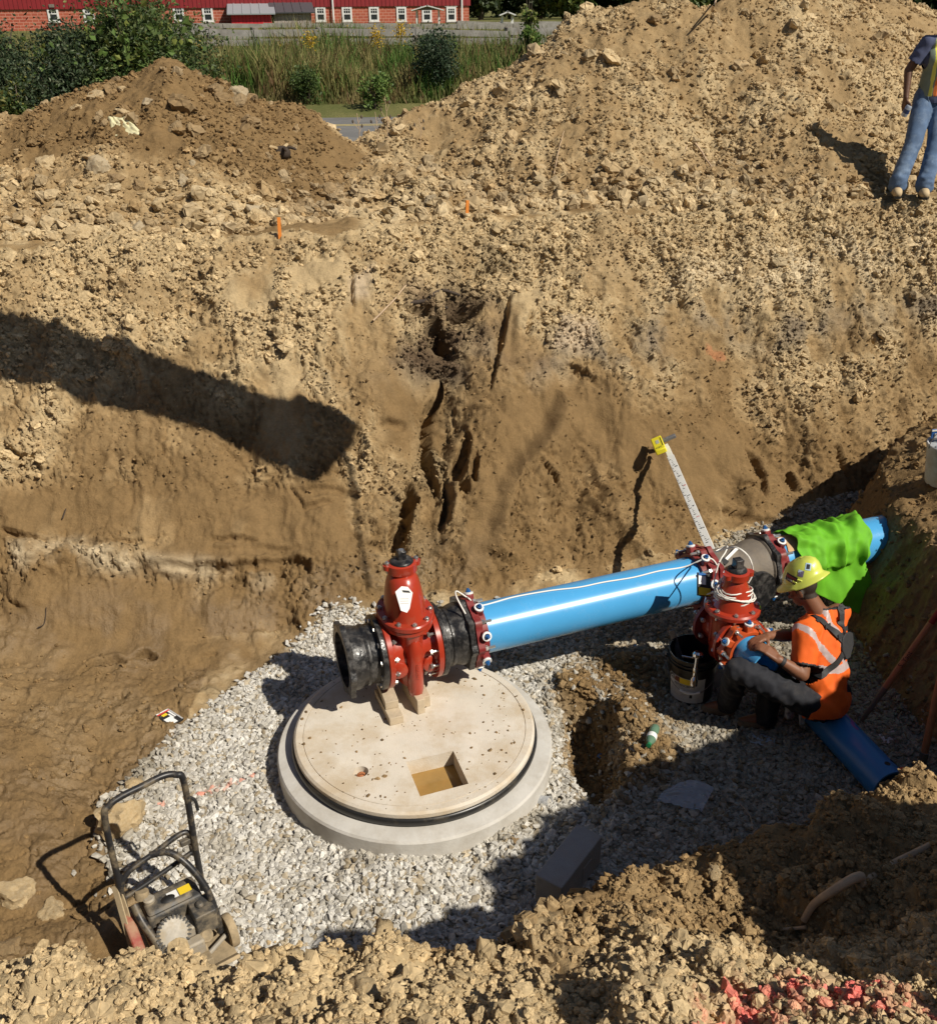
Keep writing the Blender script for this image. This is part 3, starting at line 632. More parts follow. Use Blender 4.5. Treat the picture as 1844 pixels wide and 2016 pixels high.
# sampling of the land by weight
rowd = np.gradient(ys); cold = np.gradient(X, axis=1); area = (rowd[:, None] * cold).ravel() / np.clip(nz, .35, 1)
P3 = np.stack([px_, py_, pz_], 1)
vis = (np.abs(x) < .60 * np.maximum(y, 1) + 1.6) & (y > .45) & (y < 15.5)
def sample(wgt, n):
    p = np.clip(wgt, 0, None) * area * vis; p = p / p.sum(); i = rng.choice(len(p), n, p=p)
    return i
def lay(wgt, n, lo, hi, power, sink=.25, tintj=.16, lift=.10, pale=0.0):
    i = sample(wgt, n); u = rng.random(n); s_ = lo * (hi / lo) ** (u ** power)
    pos = P3[i] + rng.normal(0, 1, (n, 3)) * np.array([.008, .008, 0]) + np.stack([nx[i], ny[i], nz[i]], 1) * (s_ * (.45 - sink))[:, None]
    scl = s_[:, None] * rng.uniform(.7, 1.3, (n, 3)); t = col[i] * (1 + lift + rng.normal(0, tintj, (n, 1)))
    t = t + (np.array([.5, .41, .27]) - t) * (pale * rng.random((n, 1)))
    return pos, scl, t
def cat(*a): return [np.concatenate(q) for q in zip(*a)]
M_clod = scatter_mat('clod'); M_stone = scatter_mat('crushed stone', rough=.8, mott=.18)
crumb = sstep(.30, .75, rough) + .06
wz = wall * (1 - sm) * crumb
foot = heap * sstep(G0 + .45, G0 + .05, B)
parts_ = [lay(wz * sstep(.35, .65, rough), 38000, .005, .022, 2.1, .3), lay(wall * (1 - sm), 14000, .004, .013, 1.6, .3), lay(wz * sstep(.5, .9, rough), 1100, .022, .06, 2.8, .38),
          lay(heap * (.12 + crumb * sstep(.35, .7, rough)), 75000, .006, .026, 2.1, .28), lay(heap * crumb * .5 + 1.3 * foot, 1700, .03, .10, 2.8, .3, pale=.35), lay(foot + .005 * bench, 5000, .012, .075, 2.2, .22, pale=.5),
          lay(bench * crumb * sstep(.3, .6, rough), 2200, .005, .024, 2.4), lay(isnear * (y < 3.2) * (.12 + crumb * sstep(.3, .7, rough)), 90000, .003, .0115, 1.9, .22), lay(isnear * (y < 3) * crumb, 1900, .010, .032, 2.8, .28), lay(near_t * (B > .1), 8000, .005, .035, 2.4, .22),
          lay(back * (B > .1), 6000, .005, .025, 2.6), lay(leftm * (B > .05) * crumb, 5000, .004, .022, 2.8), lay(mud_floor, 6000, .005, .03, 2.2)]
ps_, sc_, tn_ = cat(*parts_)
scatter('soil_clods', ps_, sc_, tn_, M_clod, jag=.85, subdiv=3, fine=.22)
# crushed white stone bedding
gw = gravel * (1 - .93 * np.clip(mud_floor * 1.3, 0, 1)) * (1 - .5 * sstep(.15, .5, n2) * sstep(.5, 1.5, x)) + .02 * polymask(x, y, GRAVEL, .25) * pit * (B < .25)
n = 75000; i = sample(gw, n); u = rng.random(n); s_ = .008 * (.0245 / .008) ** (u ** 1.05)
pos = P3[i] + rng.normal(0, 1, (n, 3)) * np.array([.01, .01, 0]) + np.array([0, 0, 1]) * (s_ * rng.uniform(.0, .75, n))[:, None]
k = rng.random((n, 1)); t = np.array([[.40, .375, .325]]) * (1 - k) + np.array([[.64, .62, .575]]) * k; t *= rng.normal(1, .10, (n, 1)); dk = rng.random(n) < .12; t[dk] *= np.array([.75, .66, .52])
muddy = np.clip(sstep(.4, 1.1, pos[:, 0]) * .62 + sstep(.9, 2.3, pos[:, 0]) * .2 + sstep(-1.6, -2.1, pos[:, 0]) * .4 + .5 * sstep(.2, .6, n2[i]), 0, .8); t = t * (1 - .5 * muddy[:, None]) * (1 - muddy[:, None] * np.array([[0, .07, .2]]))
OR = [[at_z(*p, .06) for p in q] for q in ([(395, 1563), (435, 1548), (470, 1538), (498, 1524)], [(318, 1588), (322, 1592)])]
for q in OR:
    d, _, _ = polydist(pos[:, 0], pos[:, 1], q); mk = (d < .012 + .018 * rng.random(n)) & (rng.random(n) < .6); kk = rng.uniform(.15, .75, (mk.sum(), 1)); t[mk] = t[mk] * (1 - kk) + np.array([.80, .22, .12]) * kk
scatter('crushed_stone', pos, s_[:, None] * rng.uniform(.65, 1.35, (n, 3)), t, M_stone, subdiv=1, jag=1.0, flat=(1.15, .9, .7))
# ================================================================ the pipework
M_conc = mat('concrete', (.66, .60, .51), .88, var=.10, vscale=5, dirt=(.46, .34, .19), dscale=3.2, damt=.6, bump=.25, bscale=120, dthr=.52)
M_conc_s = mat('concrete side', (.56, .54, .50), .85, var=.10, vscale=7, dirt=(.38, .34, .28), dscale=5, damt=.5, bump=.15, bscale=70)
M_block = mat('block concrete', (.36, .36, .35), .9, var=.12, vscale=25, dirt=(.30, .26, .2), dscale=6, damt=.5, bump=.4, bscale=160)
M_rubber = mat('black rubber', (.018, .018, .018), .35, dirt=(.2, .16, .1), dscale=9, damt=.35, dthr=.6)
M_rust = mat('rust', (.35, .13, .05), .8, var=.3, vscale=60)
M_red = mat('red enamel', (.38, .038, .016), .28, var=.10, vscale=9, dirt=(.30, .12, .06), dscale=14, damt=.35, dthr=.62, coat=.4)
M_red2 = mat('dark red coating', (.20, .022, .022), .45, var=.15, vscale=14, dirt=(.25, .16, .1), dscale=20, damt=.4, dthr=.6)
M_orange = mat('orange red coating', (.52, .085, .02), .38, var=.1, vscale=14, dirt=(.3, .15, .08), dscale=18, damt=.3, dthr=.6)
M_tar = mat('black bitumen', (.016, .016, .017), .28, var=.3, vscale=18, dirt=(.13, .12, .11), dscale=17, damt=.6, dthr=.54, bump=.35, bscale=35)
M_hole = mat('black inside', (.01, .01, .01), .6)
M_galv = mat('galvanised steel', (.62, .61, .58), .30, metal=.85, var=.15, vscale=30)
M_steel_d = mat('dull steel', (.24, .22, .21), .42, metal=.7, var=.25, vscale=40)
M_bluecap = mat('blue bolt coat', (.015, .10, .30), .4)
M_white = mat('white plastic', (.78, .78, .76), .4)
M_wire = mat('white wire', (.78, .76, .70), .5)
M_pipe = mat('blue pipe', (.075, .36, .70), .26, var=.05, vscale=4, dirt=(.25, .30, .32), dscale=11, damt=.18, dthr=.64, coat=.25)
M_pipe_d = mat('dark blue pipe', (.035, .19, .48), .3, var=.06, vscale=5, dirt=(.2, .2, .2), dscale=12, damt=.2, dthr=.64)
M_tee = mat('dusty grey iron', (.135, .115, .095), .62, var=.2, vscale=9, dirt=(.26, .21, .15), dscale=5, damt=.5, bump=.2, bscale=60)
M_wood = mat('sawn timber', (.50, .41, .29), .8, var=.2, vscale=14, bump=.2, bscale=60)
M_ink = mat('black ink', (.02, .02, .02), .6)
M_yellow = mat('yellow print', (.80, .58, .03), .5)
M_redink = mat('red print', (.6, .05, .04), .5)
M_paper = mat('white paper', (.80, .80, .78), .7)
def text(body, size, mat_, parent=None, M=None, bend=None, name='lettering'):
    cu = bpy.data.curves.new(name, 'FONT'); cu.body = body; cu.size = size; cu.align_x = 'CENTER'; cu.align_y = 'CENTER'; cu.extrude = .0004
    t = bpy.data.objects.new(name, cu); C.objects.link(t); dg = bpy.context.evaluated_depsgraph_get(); dg.update()
    me = bpy.data.meshes.new_from_object(t.evaluated_get(dg)); bpy.data.objects.remove(t); bpy.data.curves.remove(cu)
    if bend:
        for v in me.vertices:
            r, a0 = bend; a = a0 + v.co.x / r; v.co = Vector((math.cos(a) * (r + v.co.z), math.sin(a) * (r + v.co.z), v.co.y))
    if M is not None: me.transform(M)
    return link(name, me, mat_, parent)

# ---- precast chamber with its lid
CH = Vector((-.352, 4.585, 0)); ZS = .30
ch = empty('manhole_chamber', (CH.x, CH.y, -.05), (0, 0, 0), 'round pale concrete chamber with black gasket under the big red valve', 'manhole chamber')
lo = lambda p: Vector(p) - Vector((CH.x, CH.y, -.05))
m = MB(); m.lathe([(.60, -.06), (.852, -.06), (.852, .232), (.842, .246), (.765, .258), (.70, .258)], (0, 0, 0), (0, 0, 1), 128, caps=False); m.build('base_ring', M_conc_s, ch, 30)
hole = [at_z(*p, ZS) for p in ((799, 1500), (827, 1568), (922, 1543), (892, 1478))]; hole = [lo(p) for p in hole]
rc = lo(at_z(710, 1519, ZS)); rcp = [Vector((rc.x + .045 * math.cos(a), rc.y + .045 * math.sin(a), 0)) for a in np.linspace(0, 6.2832, 21)[:-1]]
from mathutils.geometry import tessellate_polygon
NO = 128; RS = .742; zt = ZS + .05
outer = [Vector((RS * math.cos(2 * math.pi * i / NO), RS * math.sin(2 * math.pi * i / NO), 0)) for i in range(NO)]
inner = [p * (.688 / RS) for p in outer]; g2 = [p * (.682 / RS) for p in outer]
hole2 = [Vector((p.x, p.y, 0)) for p in hole]
vs = g2 + hole2 + rcp; tris = tessellate_polygon([g2, hole2, rcp])
bmv = [Vector((p.x, p.y, zt)) for p in vs]; m = MB(); m.add(bmv, [t for t in tris])
# rim outside the shallow groove, then the wall of the slab
prof = [(.682, zt), (.683, zt - .005), (.687, zt - .005), (.688, zt), (.728, zt), (.742, zt - .012), (.742, .25)]
m.lathe(prof, (0, 0, 0), (0, 0, 1), NO, caps=False)
for ring_, dep in ((hole2, .17), (rcp, .05)):
    n_ = len(ring_); m.add([Vector((p.x, p.y, zt)) for p in ring_] + [Vector((p.x, p.y, zt - dep)) for p in ring_], [(i, (i + 1) % n_, n_ + (i + 1) % n_, n_ + i) for i in range(n_)])
m.add([Vector((p.x, p.y, zt - .05)) for p in rcp], [tuple(range(20))])
lid = m.build('cover_slab', M_conc, ch, 30)
me = lid.data
m = MB(); m.lathe([(.742 + .017 * math.cos(a), .287 + .026 * math.sin(a)) for a in np.linspace(0, 6.2832, 13)[:-1]], (0, 0, 0), (0, 0, 1), 128, close=True)
m.lathe([(.742, .262), (.752, .262), (.752, .268)], (0, 0, 0), (0, 0, 1), 128, caps=False); m.build('gasket', M_rubber, ch, 60)
m = MB(); m.ball((rc.x, rc.y, zt - .045), (.026, .026, .022), 12, 8); m.tube(arc((rc.x, rc.y, zt - .03), .02, 0, 180, 8, (1, .3, 0), (0, 0, 1)), .007, 6); m.build('lifting_anchor', M_rust, ch)
M_water = mat('muddy water', (.33, .20, .065), .06, var=.15, vscale=9); M_water.node_tree.nodes['Principled BSDF'].inputs['Specular IOR Level'].default_value = .35
m = MB(); m.add([Vector((p.x, p.y, zt - .105)) for p in hole2], [(0, 1, 2, 3)]); m.build('water', M_water, ch)
# crumbs of soil spilled on the lid
n = 240; a = rng.uniform(0, 6.28, n); r_ = .72 * np.sqrt(rng.random(n)); pp = np.stack([CH.x + r_ * np.cos(a), CH.y + r_ * np.sin(a), np.full(n, ZS + .001)], 1)
wh = lambda P: not inpoly(np.array([P[0] - CH.x]), np.array([P[1] - CH.y]), hole2)[0]
pp = pp[[i for i in range(n) if wh(pp[i]) and math.hypot(pp[i][0] - CH.x - rc.x, pp[i][1] - CH.y - rc.y) > .05]]; ss_ = .003 * (4.0 ** (rng.random(len(pp)) ** 2.5))
scatter('soil_crumbs', pp, ss_[:, None] * rng.uniform(.7, 1.4, (len(pp), 3)), np.tile([[.24, .16, .08]], (len(pp), 1)) * rng.uniform(.5, 1.3, (len(pp), 1)), M_clod)

# ---- bolts and glands shared by all fittings
def hexa(m, p, d, r, h): m.lathe([(r, 0), (r, h)], p, d, 6)
def bolt_mesh(L, rb, rh):
    m = MB(); hexa(m, (0, 0, 0), (1, 0, 0), rh, .014); m.cyl((-L, 0, 0), (.022, 0, 0), rb, seg=8); hexa(m, (-L + .012, 0, 0), (-1, 0, 0), rh, .014); return m.mesh('bolt', 30)
ME_bolt = bolt_mesh(.095, .009, .017)
def ring_of(parent, me, mt, n, r, x, a0=0, name='bolt', zc=0.0, skip=()):
    for i in range(n):
        if i in skip: continue
        a = 2 * math.pi * i / n + a0
        o = link(name, me, mt, parent); o.location = (x, r * math.cos(a), zc + r * math.sin(a)); o.rotation_euler = (a, 0, 0)
def plate_poly(r, n, lobe, rin=0):
    return [((r + lobe * (max(0, math.cos(n * t)) ** 1.5)) * math.cos(t), (r + lobe * (max(0, math.cos(n * t)) ** 1.5)) * math.sin(t)) for t in [2 * math.pi * i / (n * 10) for i in range(n * 10)]]
def plate(m, poly, rin, x0, x1):
    """lobed ring across the pipe axis (local x)"""
    n_ = len(poly); o = [(p[0], p[1]) for p in poly]; i_ = [(rin * math.cos(math.atan2(p[1], p[0])), rin * math.sin(math.atan2(p[1], p[0]))) for p in poly]
    V_ = [Vector((x0, a, b)) for a, b in o] + [Vector((x1, a, b)) for a, b in o] + [Vector((x0, a, b)) for a, b in i_] + [Vector((x1, a, b)) for a, b in i_]
    f = []
    for k in range(n_):
        j = (k + 1) % n_; f += [(k, j, n_ + j, n_ + k), (2 * n_ + k, 3 * n_ + k, 3 * n_ + j, 2 * n_ + j), (k, 2 * n_ + k, 2 * n_ + j, j), (n_ + k, n_ + j, 3 * n_ + j, 3 * n_ + k)]
    m.add(V_, f)
m = MB(); m.lathe([(.0165, 0), (.0165, .022)], (0, 0, 0), (0, 0, 1), 6); m.lathe([(.010, .022), (.008, .034)], (0, 0, 0), (0, 0, 1), 6); ME_wbolt = m.mesh('wedge_bolt', 30)
m = MB(); m.lathe([(.019, -.004), (.031, -.004), (.031, .007), (.019, .009)], (0, 0, 0), (0, 0, 1), 20, caps=False); ME_wash = m.mesh('washer', 40)
m = MB(); m.cyl((-.05, 0, 0), (.085, 0, 0), .0095, seg=8); hexa(m, (.018, 0, 0), (1, 0, 0), .018, .018); ME_tbolt = m.mesh('threaded_bolt', 30)
def gland(loc, rotz, R_, label, mt=None, flip=1, group=None, nb=8, k=1.0, blue=True, roty=0):
    g = empty('restraint_gland', loc, (0, 0, rotz), label, 'pipe gland', group)
    m = MB(); plate(m, plate_poly(R_ + .052 * k, nb, .022 * k), R_ + .004, 0, .045 * k * flip); ring = m.build('ring', mt or M_red2, g, 40)
    m = MB(); m.lathe([(R_ + .004, .0), (R_ + .034 * k, .0), (R_ + .026 * k, .045 * k), (R_ + .004, .045 * k)], (.045 * k * flip, 0, 0), (flip, 0, 0), 40, caps=False); m.build('collar', mt or M_red2, g, 40)
    for i in range(nb):
        a = 2 * math.pi * (i + .5) / nb; d = Vector((0, math.cos(a), math.sin(a)))
        m = MB(); m.box(d * (R_ + .045 * k) + Vector((.055 * k * flip, 0, 0)), (.05 * k, .06 * k, .06 * k), Matrix.Rotation(a, 3, 'X')); wp = m.build('wedge_pocket', mt or M_red2, g, 30, bevel=.008)
        for me_, mt_, nm in ((ME_wash, M_white if blue else M_galv, 'washer'), (ME_wbolt, M_bluecap, 'wedge_bolt')):
            o = link(nm, me_, mt_, g); q = d.to_track_quat('Z', 'X'); o.rotation_euler = q.to_euler(); o.location = d * (R_ + .077 * k) + Vector((.055 * k * flip, 0, 0)); o.scale = (k, k, k)
    for i in range(nb):
        a = 2 * math.pi * i / nb; o = link('threaded_bolt', ME_tbolt, M_galv, g); o.location = (.028 * k * flip, (R_ + .052 * k) * math.cos(a), (R_ + .052 * k) * math.sin(a)); o.rotation_euler = (a, 0, 0 if flip > 0 else math.pi); o.scale = (k, k, k)
    return g
PV = at_z(800, 1270, .655); PT = at_z(1395, 1135, .655); HD = math.atan2(PT.y - PV.y, PT.x - PV.x); PD = Vector((math.cos(HD), math.sin(HD), 0)); PN = Vector((math.sin(HD), -math.cos(HD), 0))   # PN: towards the camera
RP = .168
def on_axis(L, dz=0): return PV + PD * L + Vector((0, 0, dz))

# ---- gate valve
def oval(m, rx, ry, z0, z1, seg=40, rx1=None, ry1=None): 
    rx1 = rx1 or rx; ry1 = ry1 or ry
    vs = [Vector((rx * math.cos(t), ry * math.sin(t), z0)) for t in np.linspace(0, 6.28319, seg + 1)[:-1]] + [Vector((rx1 * math.cos(t), ry1 * math.sin(t), z1)) for t in np.linspace(0, 6.28319, seg + 1)[:-1]]
    m.add(vs, [tuple(reversed(range(seg))), tuple(range(seg, 2 * seg))] + [(i, (i + 1) % seg, seg + (i + 1) % seg, seg + i) for i in range(seg)])
def ovals(m, prof, seg=40, caps=True):
    vs = []; n_ = len(prof)
    for rx, ry, z, oy in prof: vs += [Vector((rx * math.cos(t), oy + ry * math.sin(t), z)) for t in np.linspace(0, 6.28319, seg + 1)[:-1]]
    fs = [(k * seg + i, k * seg + (i + 1) % seg, (k + 1) * seg + (i + 1) % seg, (k + 1) * seg + i) for k in range(n_ - 1) for i in range(seg)]
    if caps: fs += [tuple(reversed(range(seg))), tuple(range((n_ - 1) * seg, n_ * seg))]
    m.add(vs, fs)
m = MB(); hexa(m, (0, 0, 0), (0, 0, 1), .016, .013); m.cyl((0, 0, -.06), (0, 0, .02), .009, seg=8); ME_vbolt = m.mesh('bolt', 30)
def gate_valve(name, loc, rotz, k, label, red, front=True, coat_flange=True):
    """local x along the flow, z up from the centre line, -y towards the camera"""
    v = empty(name, loc, (0, 0, rotz), label, 'gate valve'); v.scale = (k, k, k)
    m = MB(); m.lathe([(.19, -.15), (.178, -.12), (.17, -.06), (.17, .06), (.178, .12), (.19, .15)], (0, 0, 0), (1, 0, 0), 48)
    ovals(m, [(.055, .10, -.245, 0), (.085, .165, -.215, 0), (.092, .185, -.10, 0), (.095, .195, .05, 0), (.10, .20, .15, 0), (.135, .205, .195, 0), (.15, .21, .21, 0)])
    ovals(m, [(.042, .045, -.262, -.16), (.05, .055, -.22, -.165), (.05, .055, .10, -.175), (.03, .035, .15, -.17)], 20)
    m.lathe([(.062, 0), (.062, .02), (.05, .03)], (-.105, -.155, -.05), (-.25, -1, 0), 24); m.lathe([(.062, 0), (.062, .02), (.05, .03)], (.105, -.155, -.05), (.25, -1, 0), 24)
    m.build('body', red, v, 42)
    for s_ in (-1, 1):
        m = MB(); m.lathe([(.17, 0), (.24, 0), (.24, .03), (.232, .036), (.17, .036)], (.142 * s_, 0, 0), (s_, 0, 0), 64); m.build('flange', red, v, 35)
        ring_of(v, ME_bolt, M_galv, 12, .209, .128 * s_ if s_ < 0 else .19, R(15)) if s_ > 0 else ring_of(v, ME_bolt, M_galv, 12, .209, -.128, R(15))
    m = MB(); oval(m, .168, .222, .205, .230); ovals(m, [(.165, .218, .236, 0), (.176, .232, .240, 0), (.176, .232, .266, 0), (.168, .224, .274, 0)]); m.build('bonnet_flange', red, v, 35)
    m = MB(); ovals(m, [(.132, .182, .270, 0), (.126, .172, .30, 0), (.120, .160, .36, .005), (.110, .142, .43, .01), (.098, .116, .49, .015), (.080, .09, .525, .015), (.066, .072, .535, .015)]); m.build('bonnet', red, v, 50)
    m = MB(); ovals(m, [(.072, .07, .53, .015), (.095, .082, .545, .015), (.095, .082, .60, .015), (.082, .07, .608, .015)], 24)
    for s_ in (-1, 1): m.lathe([(.028, 0), (.028, .03)], (.09 * s_, .015, .572), (0, 0, 1), 16)
    for z_ in (.552, .572): m.tube([(-.035, -.055, z_), (.035, -.055, z_)], .006, 6)
    m.tube(arc((0, -.056, .562), .010, -90, 90, 6, (1, 0, 0), (0, 0, 1)), .005, 6)
    m.build('packing_plate', red, v, 40)
    for s_ in (-1, 1):
        o = link('bolt', ME_vbolt, M_galv, v); o.location = (.092 * s_, .015, .604)
    m = MB(); m.lathe([(.075, .606), (.07, .618), (.045, .630)], (0, .015, 0), (0, 0, 1), 20); m.box((0, .015, .655), (.052, .052, .058)); m.build('operating_nut', M_tar, v, 30, bevel=.004)
    m = MB(); m.lathe([(.018, 0), (.016, .006)], (0, .015, .684), (0, 0, 1), 12); m.build('nut_cap', M_galv, v)
    for i in range(10):
        t = 2 * math.pi * (i + .5) / 10; o = link('bolt', ME_vbolt, M_steel_d, v); o.location = (.153 * math.cos(t), .207 * math.sin(t), .274); o.rotation_euler = (0, 0, t)
    return v
gv = gate_valve('gate_valve', PV, HD, 1.0, 'tall glossy red gate valve standing on timber blocks on the round lid', M_red)
# paper tag tied to the bonnet
m = MB()
tagp = [(-.045, .03), (-.012, .055), (.02, .048), (.042, .015), (.02, -.065), (.005, -.085), (-.025, -.07)]
Mt = Matrix.Translation(Vector((-.045, -.172, .475))) @ Matrix.Rotation(R(-12), 4, 'Z') @ Matrix.Rotation(R(62), 4, 'X') @ Matrix.Rotation(R(16), 4, 'Y')
m.prism([(a * 1.25, b * 1.15) for a, b in reversed(tagp)], .002, Mt); tg = m.build('tag', M_paper, gv)
m = MB(); m.prism([(-.014, .03), (.03, .022), (.038, .008), (-.008, .016)], .001, Mt @ Matrix.Translation((0, .01, .0025))); m.build('tag_print', M_ink, tg)
for k_ in range(3): m = MB(); m.prism([(-.03, -.012 - .014 * k_), (.022, -.016 - .014 * k_), (.022, -.013 - .014 * k_), (-.03, -.009 - .014 * k_)], .001, Mt @ Matrix.Translation((0, 0, .0025))); m.build('tag_print', mat('grey print', (.45, .45, .45), .7) if k_ == 0 else bpy.data.materials['grey print'], tg)
text('RESILIENT', .026, mat('raised red letters', (.46, .06, .03), .3), gv, Matrix.Translation((0, -.2315, -.05)) @ Matrix.Rotation(R(90), 4, 'X') @ Matrix.Rotation(R(-90), 4, 'Z'), name='cast_letters')

# ---- black flange adapters either side
def adapter(loc, rotz, flip, label, length, open_end=False, k=1.0):
    a = empty('flange_adapter', loc, (0, 0, rotz), label, 'pipe adapter', None); a.scale = (k * flip, k * (1 if flip > 0 else 1), k)
    m = MB(); m.lathe([(.16, 0), (.238, 0), (.24, .004), (.24, .03), (.235, .034), (.192, .04), (.19, length * .38), (.197, length * .42), (.197, length * .5), (.19, length * .55), (.20, length * .72), (.205, length - .035), (.205, length)], (0, 0, 0), (1, 0, 0), 64, caps=False)
    if open_end: m.lathe([(.176, length + .03), (.174, length * .55), (.15, length * .45), (.15, -.02), (.0, -.022)], (0, 0, 0), (1, 0, 0), 48, caps=False)
    m.build('body', M_tar, a, 40)
    m = MB(); plate(m, plate_poly(.222, 8, .026), .176, length - .005, length + .03); m.build('joint_plate', M_tar, a, 35)
    return a
adapter(PV + PD * .18, HD, 1, 'black flanged adapter between the tall red valve and the long blue pipe', .185)
ad_l = adapter(PV - PD * .18, HD + math.pi, 1, 'black flanged adapter with an open mouth at the left end of the pipe run', .21, True)
gland(on_axis(.405), HD, RP, 'dark red pipe gland at the valve end of the long blue pipe')
m = MB(); ring_pts = []
# timber packing under the valve
WB = [((-.175, -.14), .09, .32, .055, 0, .02, 'pale timber offcut under the left flange of the tall valve, lower of two'), ((-.165, -.08), .085, .26, .055, .0565, -.06, 'pale timber offcut touching the left flange of the tall valve, upper of two'),
      ((-.005, -.12), .05, .28, .11, 0, .05, 'upright timber offcut under the middle of the tall valve'), ((.055, -.07), .055, .28, .085, 0, -.03, 'short timber offcut right of the upright one under the tall valve')]
for (lx, ly), bw, bl, bh, z0, rr, lb in WB:
    p = PV + PD * lx - PN * -ly * -1 if False else PV + PD * lx + PN * (-ly)
    o = empty('timber_block', (p.x, p.y, ZS + z0), (0, 0, HD + rr), lb, 'timber block', 'timber blocks under the valve')
    m = MB(); m.box((0, 0, bh / 2), (bw, bl, bh)); m.build('offcut', M_wood, o, 30, bevel=.003)

# ---- main pipe
def pipe(name, p0, p1, r, mt, label, hollow=True):
    o = empty(name, p0, (0, 0, 0), label, 'water pipe'); d = Vector(p1) - Vector(p0); L = d.length
    m = MB(); m.lathe([(r - .012, 0), (r, .0), (r, L), (r - .012, L), (r - .012, 0)], (0, 0, 0), d, 72, caps=False); m.build('barrel', mt, o, 40, merge=True); return o
L_T0 = 2.16
pipe('water_pipe', on_axis(.37), on_axis(L_T0 + .06), RP, M_pipe, 'long sunlit blue pipe between the tall red valve and the dusty tee')
gland(on_axis(L_T0 + .03), HD, RP, 'dark red pipe gland where the long blue pipe meets the dusty tee', flip=-1)
L_T1 = L_T0 + .06
te = empty('tee_fitting', on_axis(L_T1), (0, 0, HD), 'dusty dark grey tee between the two long runs of blue pipe', 'pipe tee')
m = MB(); m.lathe([(.17, 0), (.215, .0), (.215, .04), (.20, .05), (.19, .09), (.185, .11), (.183, .30), (.19, .34), (.202, .38), (.202, .43), (.215, .44), (.215, .47), (.17, .47)], (0, 0, 0), (1, 0, 0), 64, caps=False)
m.build('body', M_tee, te, 40)
m = MB(); m.lathe([(.13, 0), (.125, .15), (.165, .16), (.165, .19), (.12, .19)], (.22, -.09, -.03), (.12, -1, -.02), 48); m.build('branch', M_tar, te, 40)
for x0 in (-.02, .45):
    m = MB(); plate(m, plate_poly(.226, 8, .026), .17, x0, x0 + .035); m.build('joint_plate', M_tar if x0 > 0 else M_red2, te, 35)
gland(on_axis(L_T1 + .49), HD, RP, 'dark red pipe gland on the far side of the dusty tee, under the leaning rod')
pipe('water_pipe', on_axis(L_T1 + .45), on_axis(5.6), RP, M_pipe, 'far blue pipe run with a green jacket over it, going into the bank')

# ---- branch valve with its coil of wire
BF = at_z(1446, 1196, .815); BH = R(-74); BD = Vector((math.cos(BH), math.sin(BH), 0)); BC = Vector((BF.x, BF.y, .61)) - BD * .03
def branch_valve():
    v = empty('gate_valve', BC, (0, 0, BH), 'shorter red gate valve with white wire coiled round its neck', 'gate valve')
    m = MB(); m.lathe([(.135, -.13), (.125, -.1), (.12, 0), (.125, .1), (.135, .13)], (0, 0, 0), (1, 0, 0), 40)
    ovals(m, [(.06, .07, -.19, 0), (.09, .12, -.16, 0), (.11, .135, 0, 0), (.125, .14, .12, 0), (.15, .155, .165, 0), (.155, .16, .175, 0)])
    for a in range(0, 360, 45): m.box((.12 * math.cos(R(a)), .13 * math.sin(R(a)), .06), (.02, .02, .2), (0, 0, R(a)))
    m.build('body', M_red, v, 40)
    for s_ in (-1, 1):
        m = MB(); m.lathe([(.12, 0), (.185, 0), (.185, .028), (.12, .03)], (.115 * s_, 0, 0), (s_, 0, 0), 48); m.build('flange', M_red if s_ > 0 else M_red2, v, 35)
        ring_of(v, ME_bolt, M_galv, 8, .158, .10 if s_ < 0 else .17, R(22), zc=0) if s_ > 0 else ring_of(v, ME_bolt, M_galv, 8, .158, -.095, R(22))
    m = MB(); ovals(m, [(.165, .165, .178, 0), (.178, .178, .184, 0), (.178, .178, .206, 0), (.168, .168, .218, 0)], 48); m.build('bonnet_flange', M_red, v, 35)
    m = MB(); ovals(m, [(.135, .135, .215, 0), (.12, .12, .26, 0), (.095, .095, .33, 0), (.07, .07, .39, 0), (.06, .06, .41, 0)]); m.build('bonnet', M_red, v, 50)
    m = MB(); ovals(m, [(.066, .066, .405, 0), (.08, .08, .418, 0), (.08, .08, .46, 0), (.065, .065, .468, 0)], 24)
    for s_ in (-1, 1): m.lathe([(.028, 0), (.028, .03)], (.02, .078 * s_, .43), (0, 0, 1), 16)
    m.build('packing_plate', M_red, v, 40)
    m = MB(); m.lathe([(.065, .466), (.06, .478), (.04, .49)], (0, 0, 0), (0, 0, 1), 20); m.box((0, 0, .518), (.055, .055, .06)); m.build('operating_nut', M_tar, v, 30, bevel=.004)
    for i in range(8):
        t = 2 * math.pi * (i + .5) / 8; o = link('bolt', ME_vbolt, M_red, v); o.location = (.155 * math.cos(t), .155 * math.sin(t), .215)
    return v
branch_valve()
pts = []
for i in range(150):
    t = i / 149; a = t * 6.28 * 7.3 + .4; r = .118 - .012 * math.sin(t * 9) + .014 * math.sin(i * .9) - .012 * t; z = BC.z + .285 + .055 * t + .016 * math.sin(a * .93 + 1) + .012 * math.sin(i * .37)
    pts.append((BC.x + r * math.cos(a), BC.y + r * math.sin(a), z))
m = MB(); m.tube(pts, .0048, 6)
loop = [BC + Vector(q) for q in ((.10, .05, .34), (.13, .08, .40), (.10, .10, .50), (.03, .14, .55), (-.02, .22, .50), (-.05, .32, .42), (-.02, .38, .40), (.03, .36, .44), (.0, .28, .44), (-.06, .2, .40), (-.12, .05, .34), (-.115, -.03, .31))]
m.tube(catmull(loop, 6), .0048, 6)
o = m.build('wire_coil', M_wire, None, 60); tag(o, 'coil of white tracer wire wound round the neck of the shorter red valve', 'wire coil')
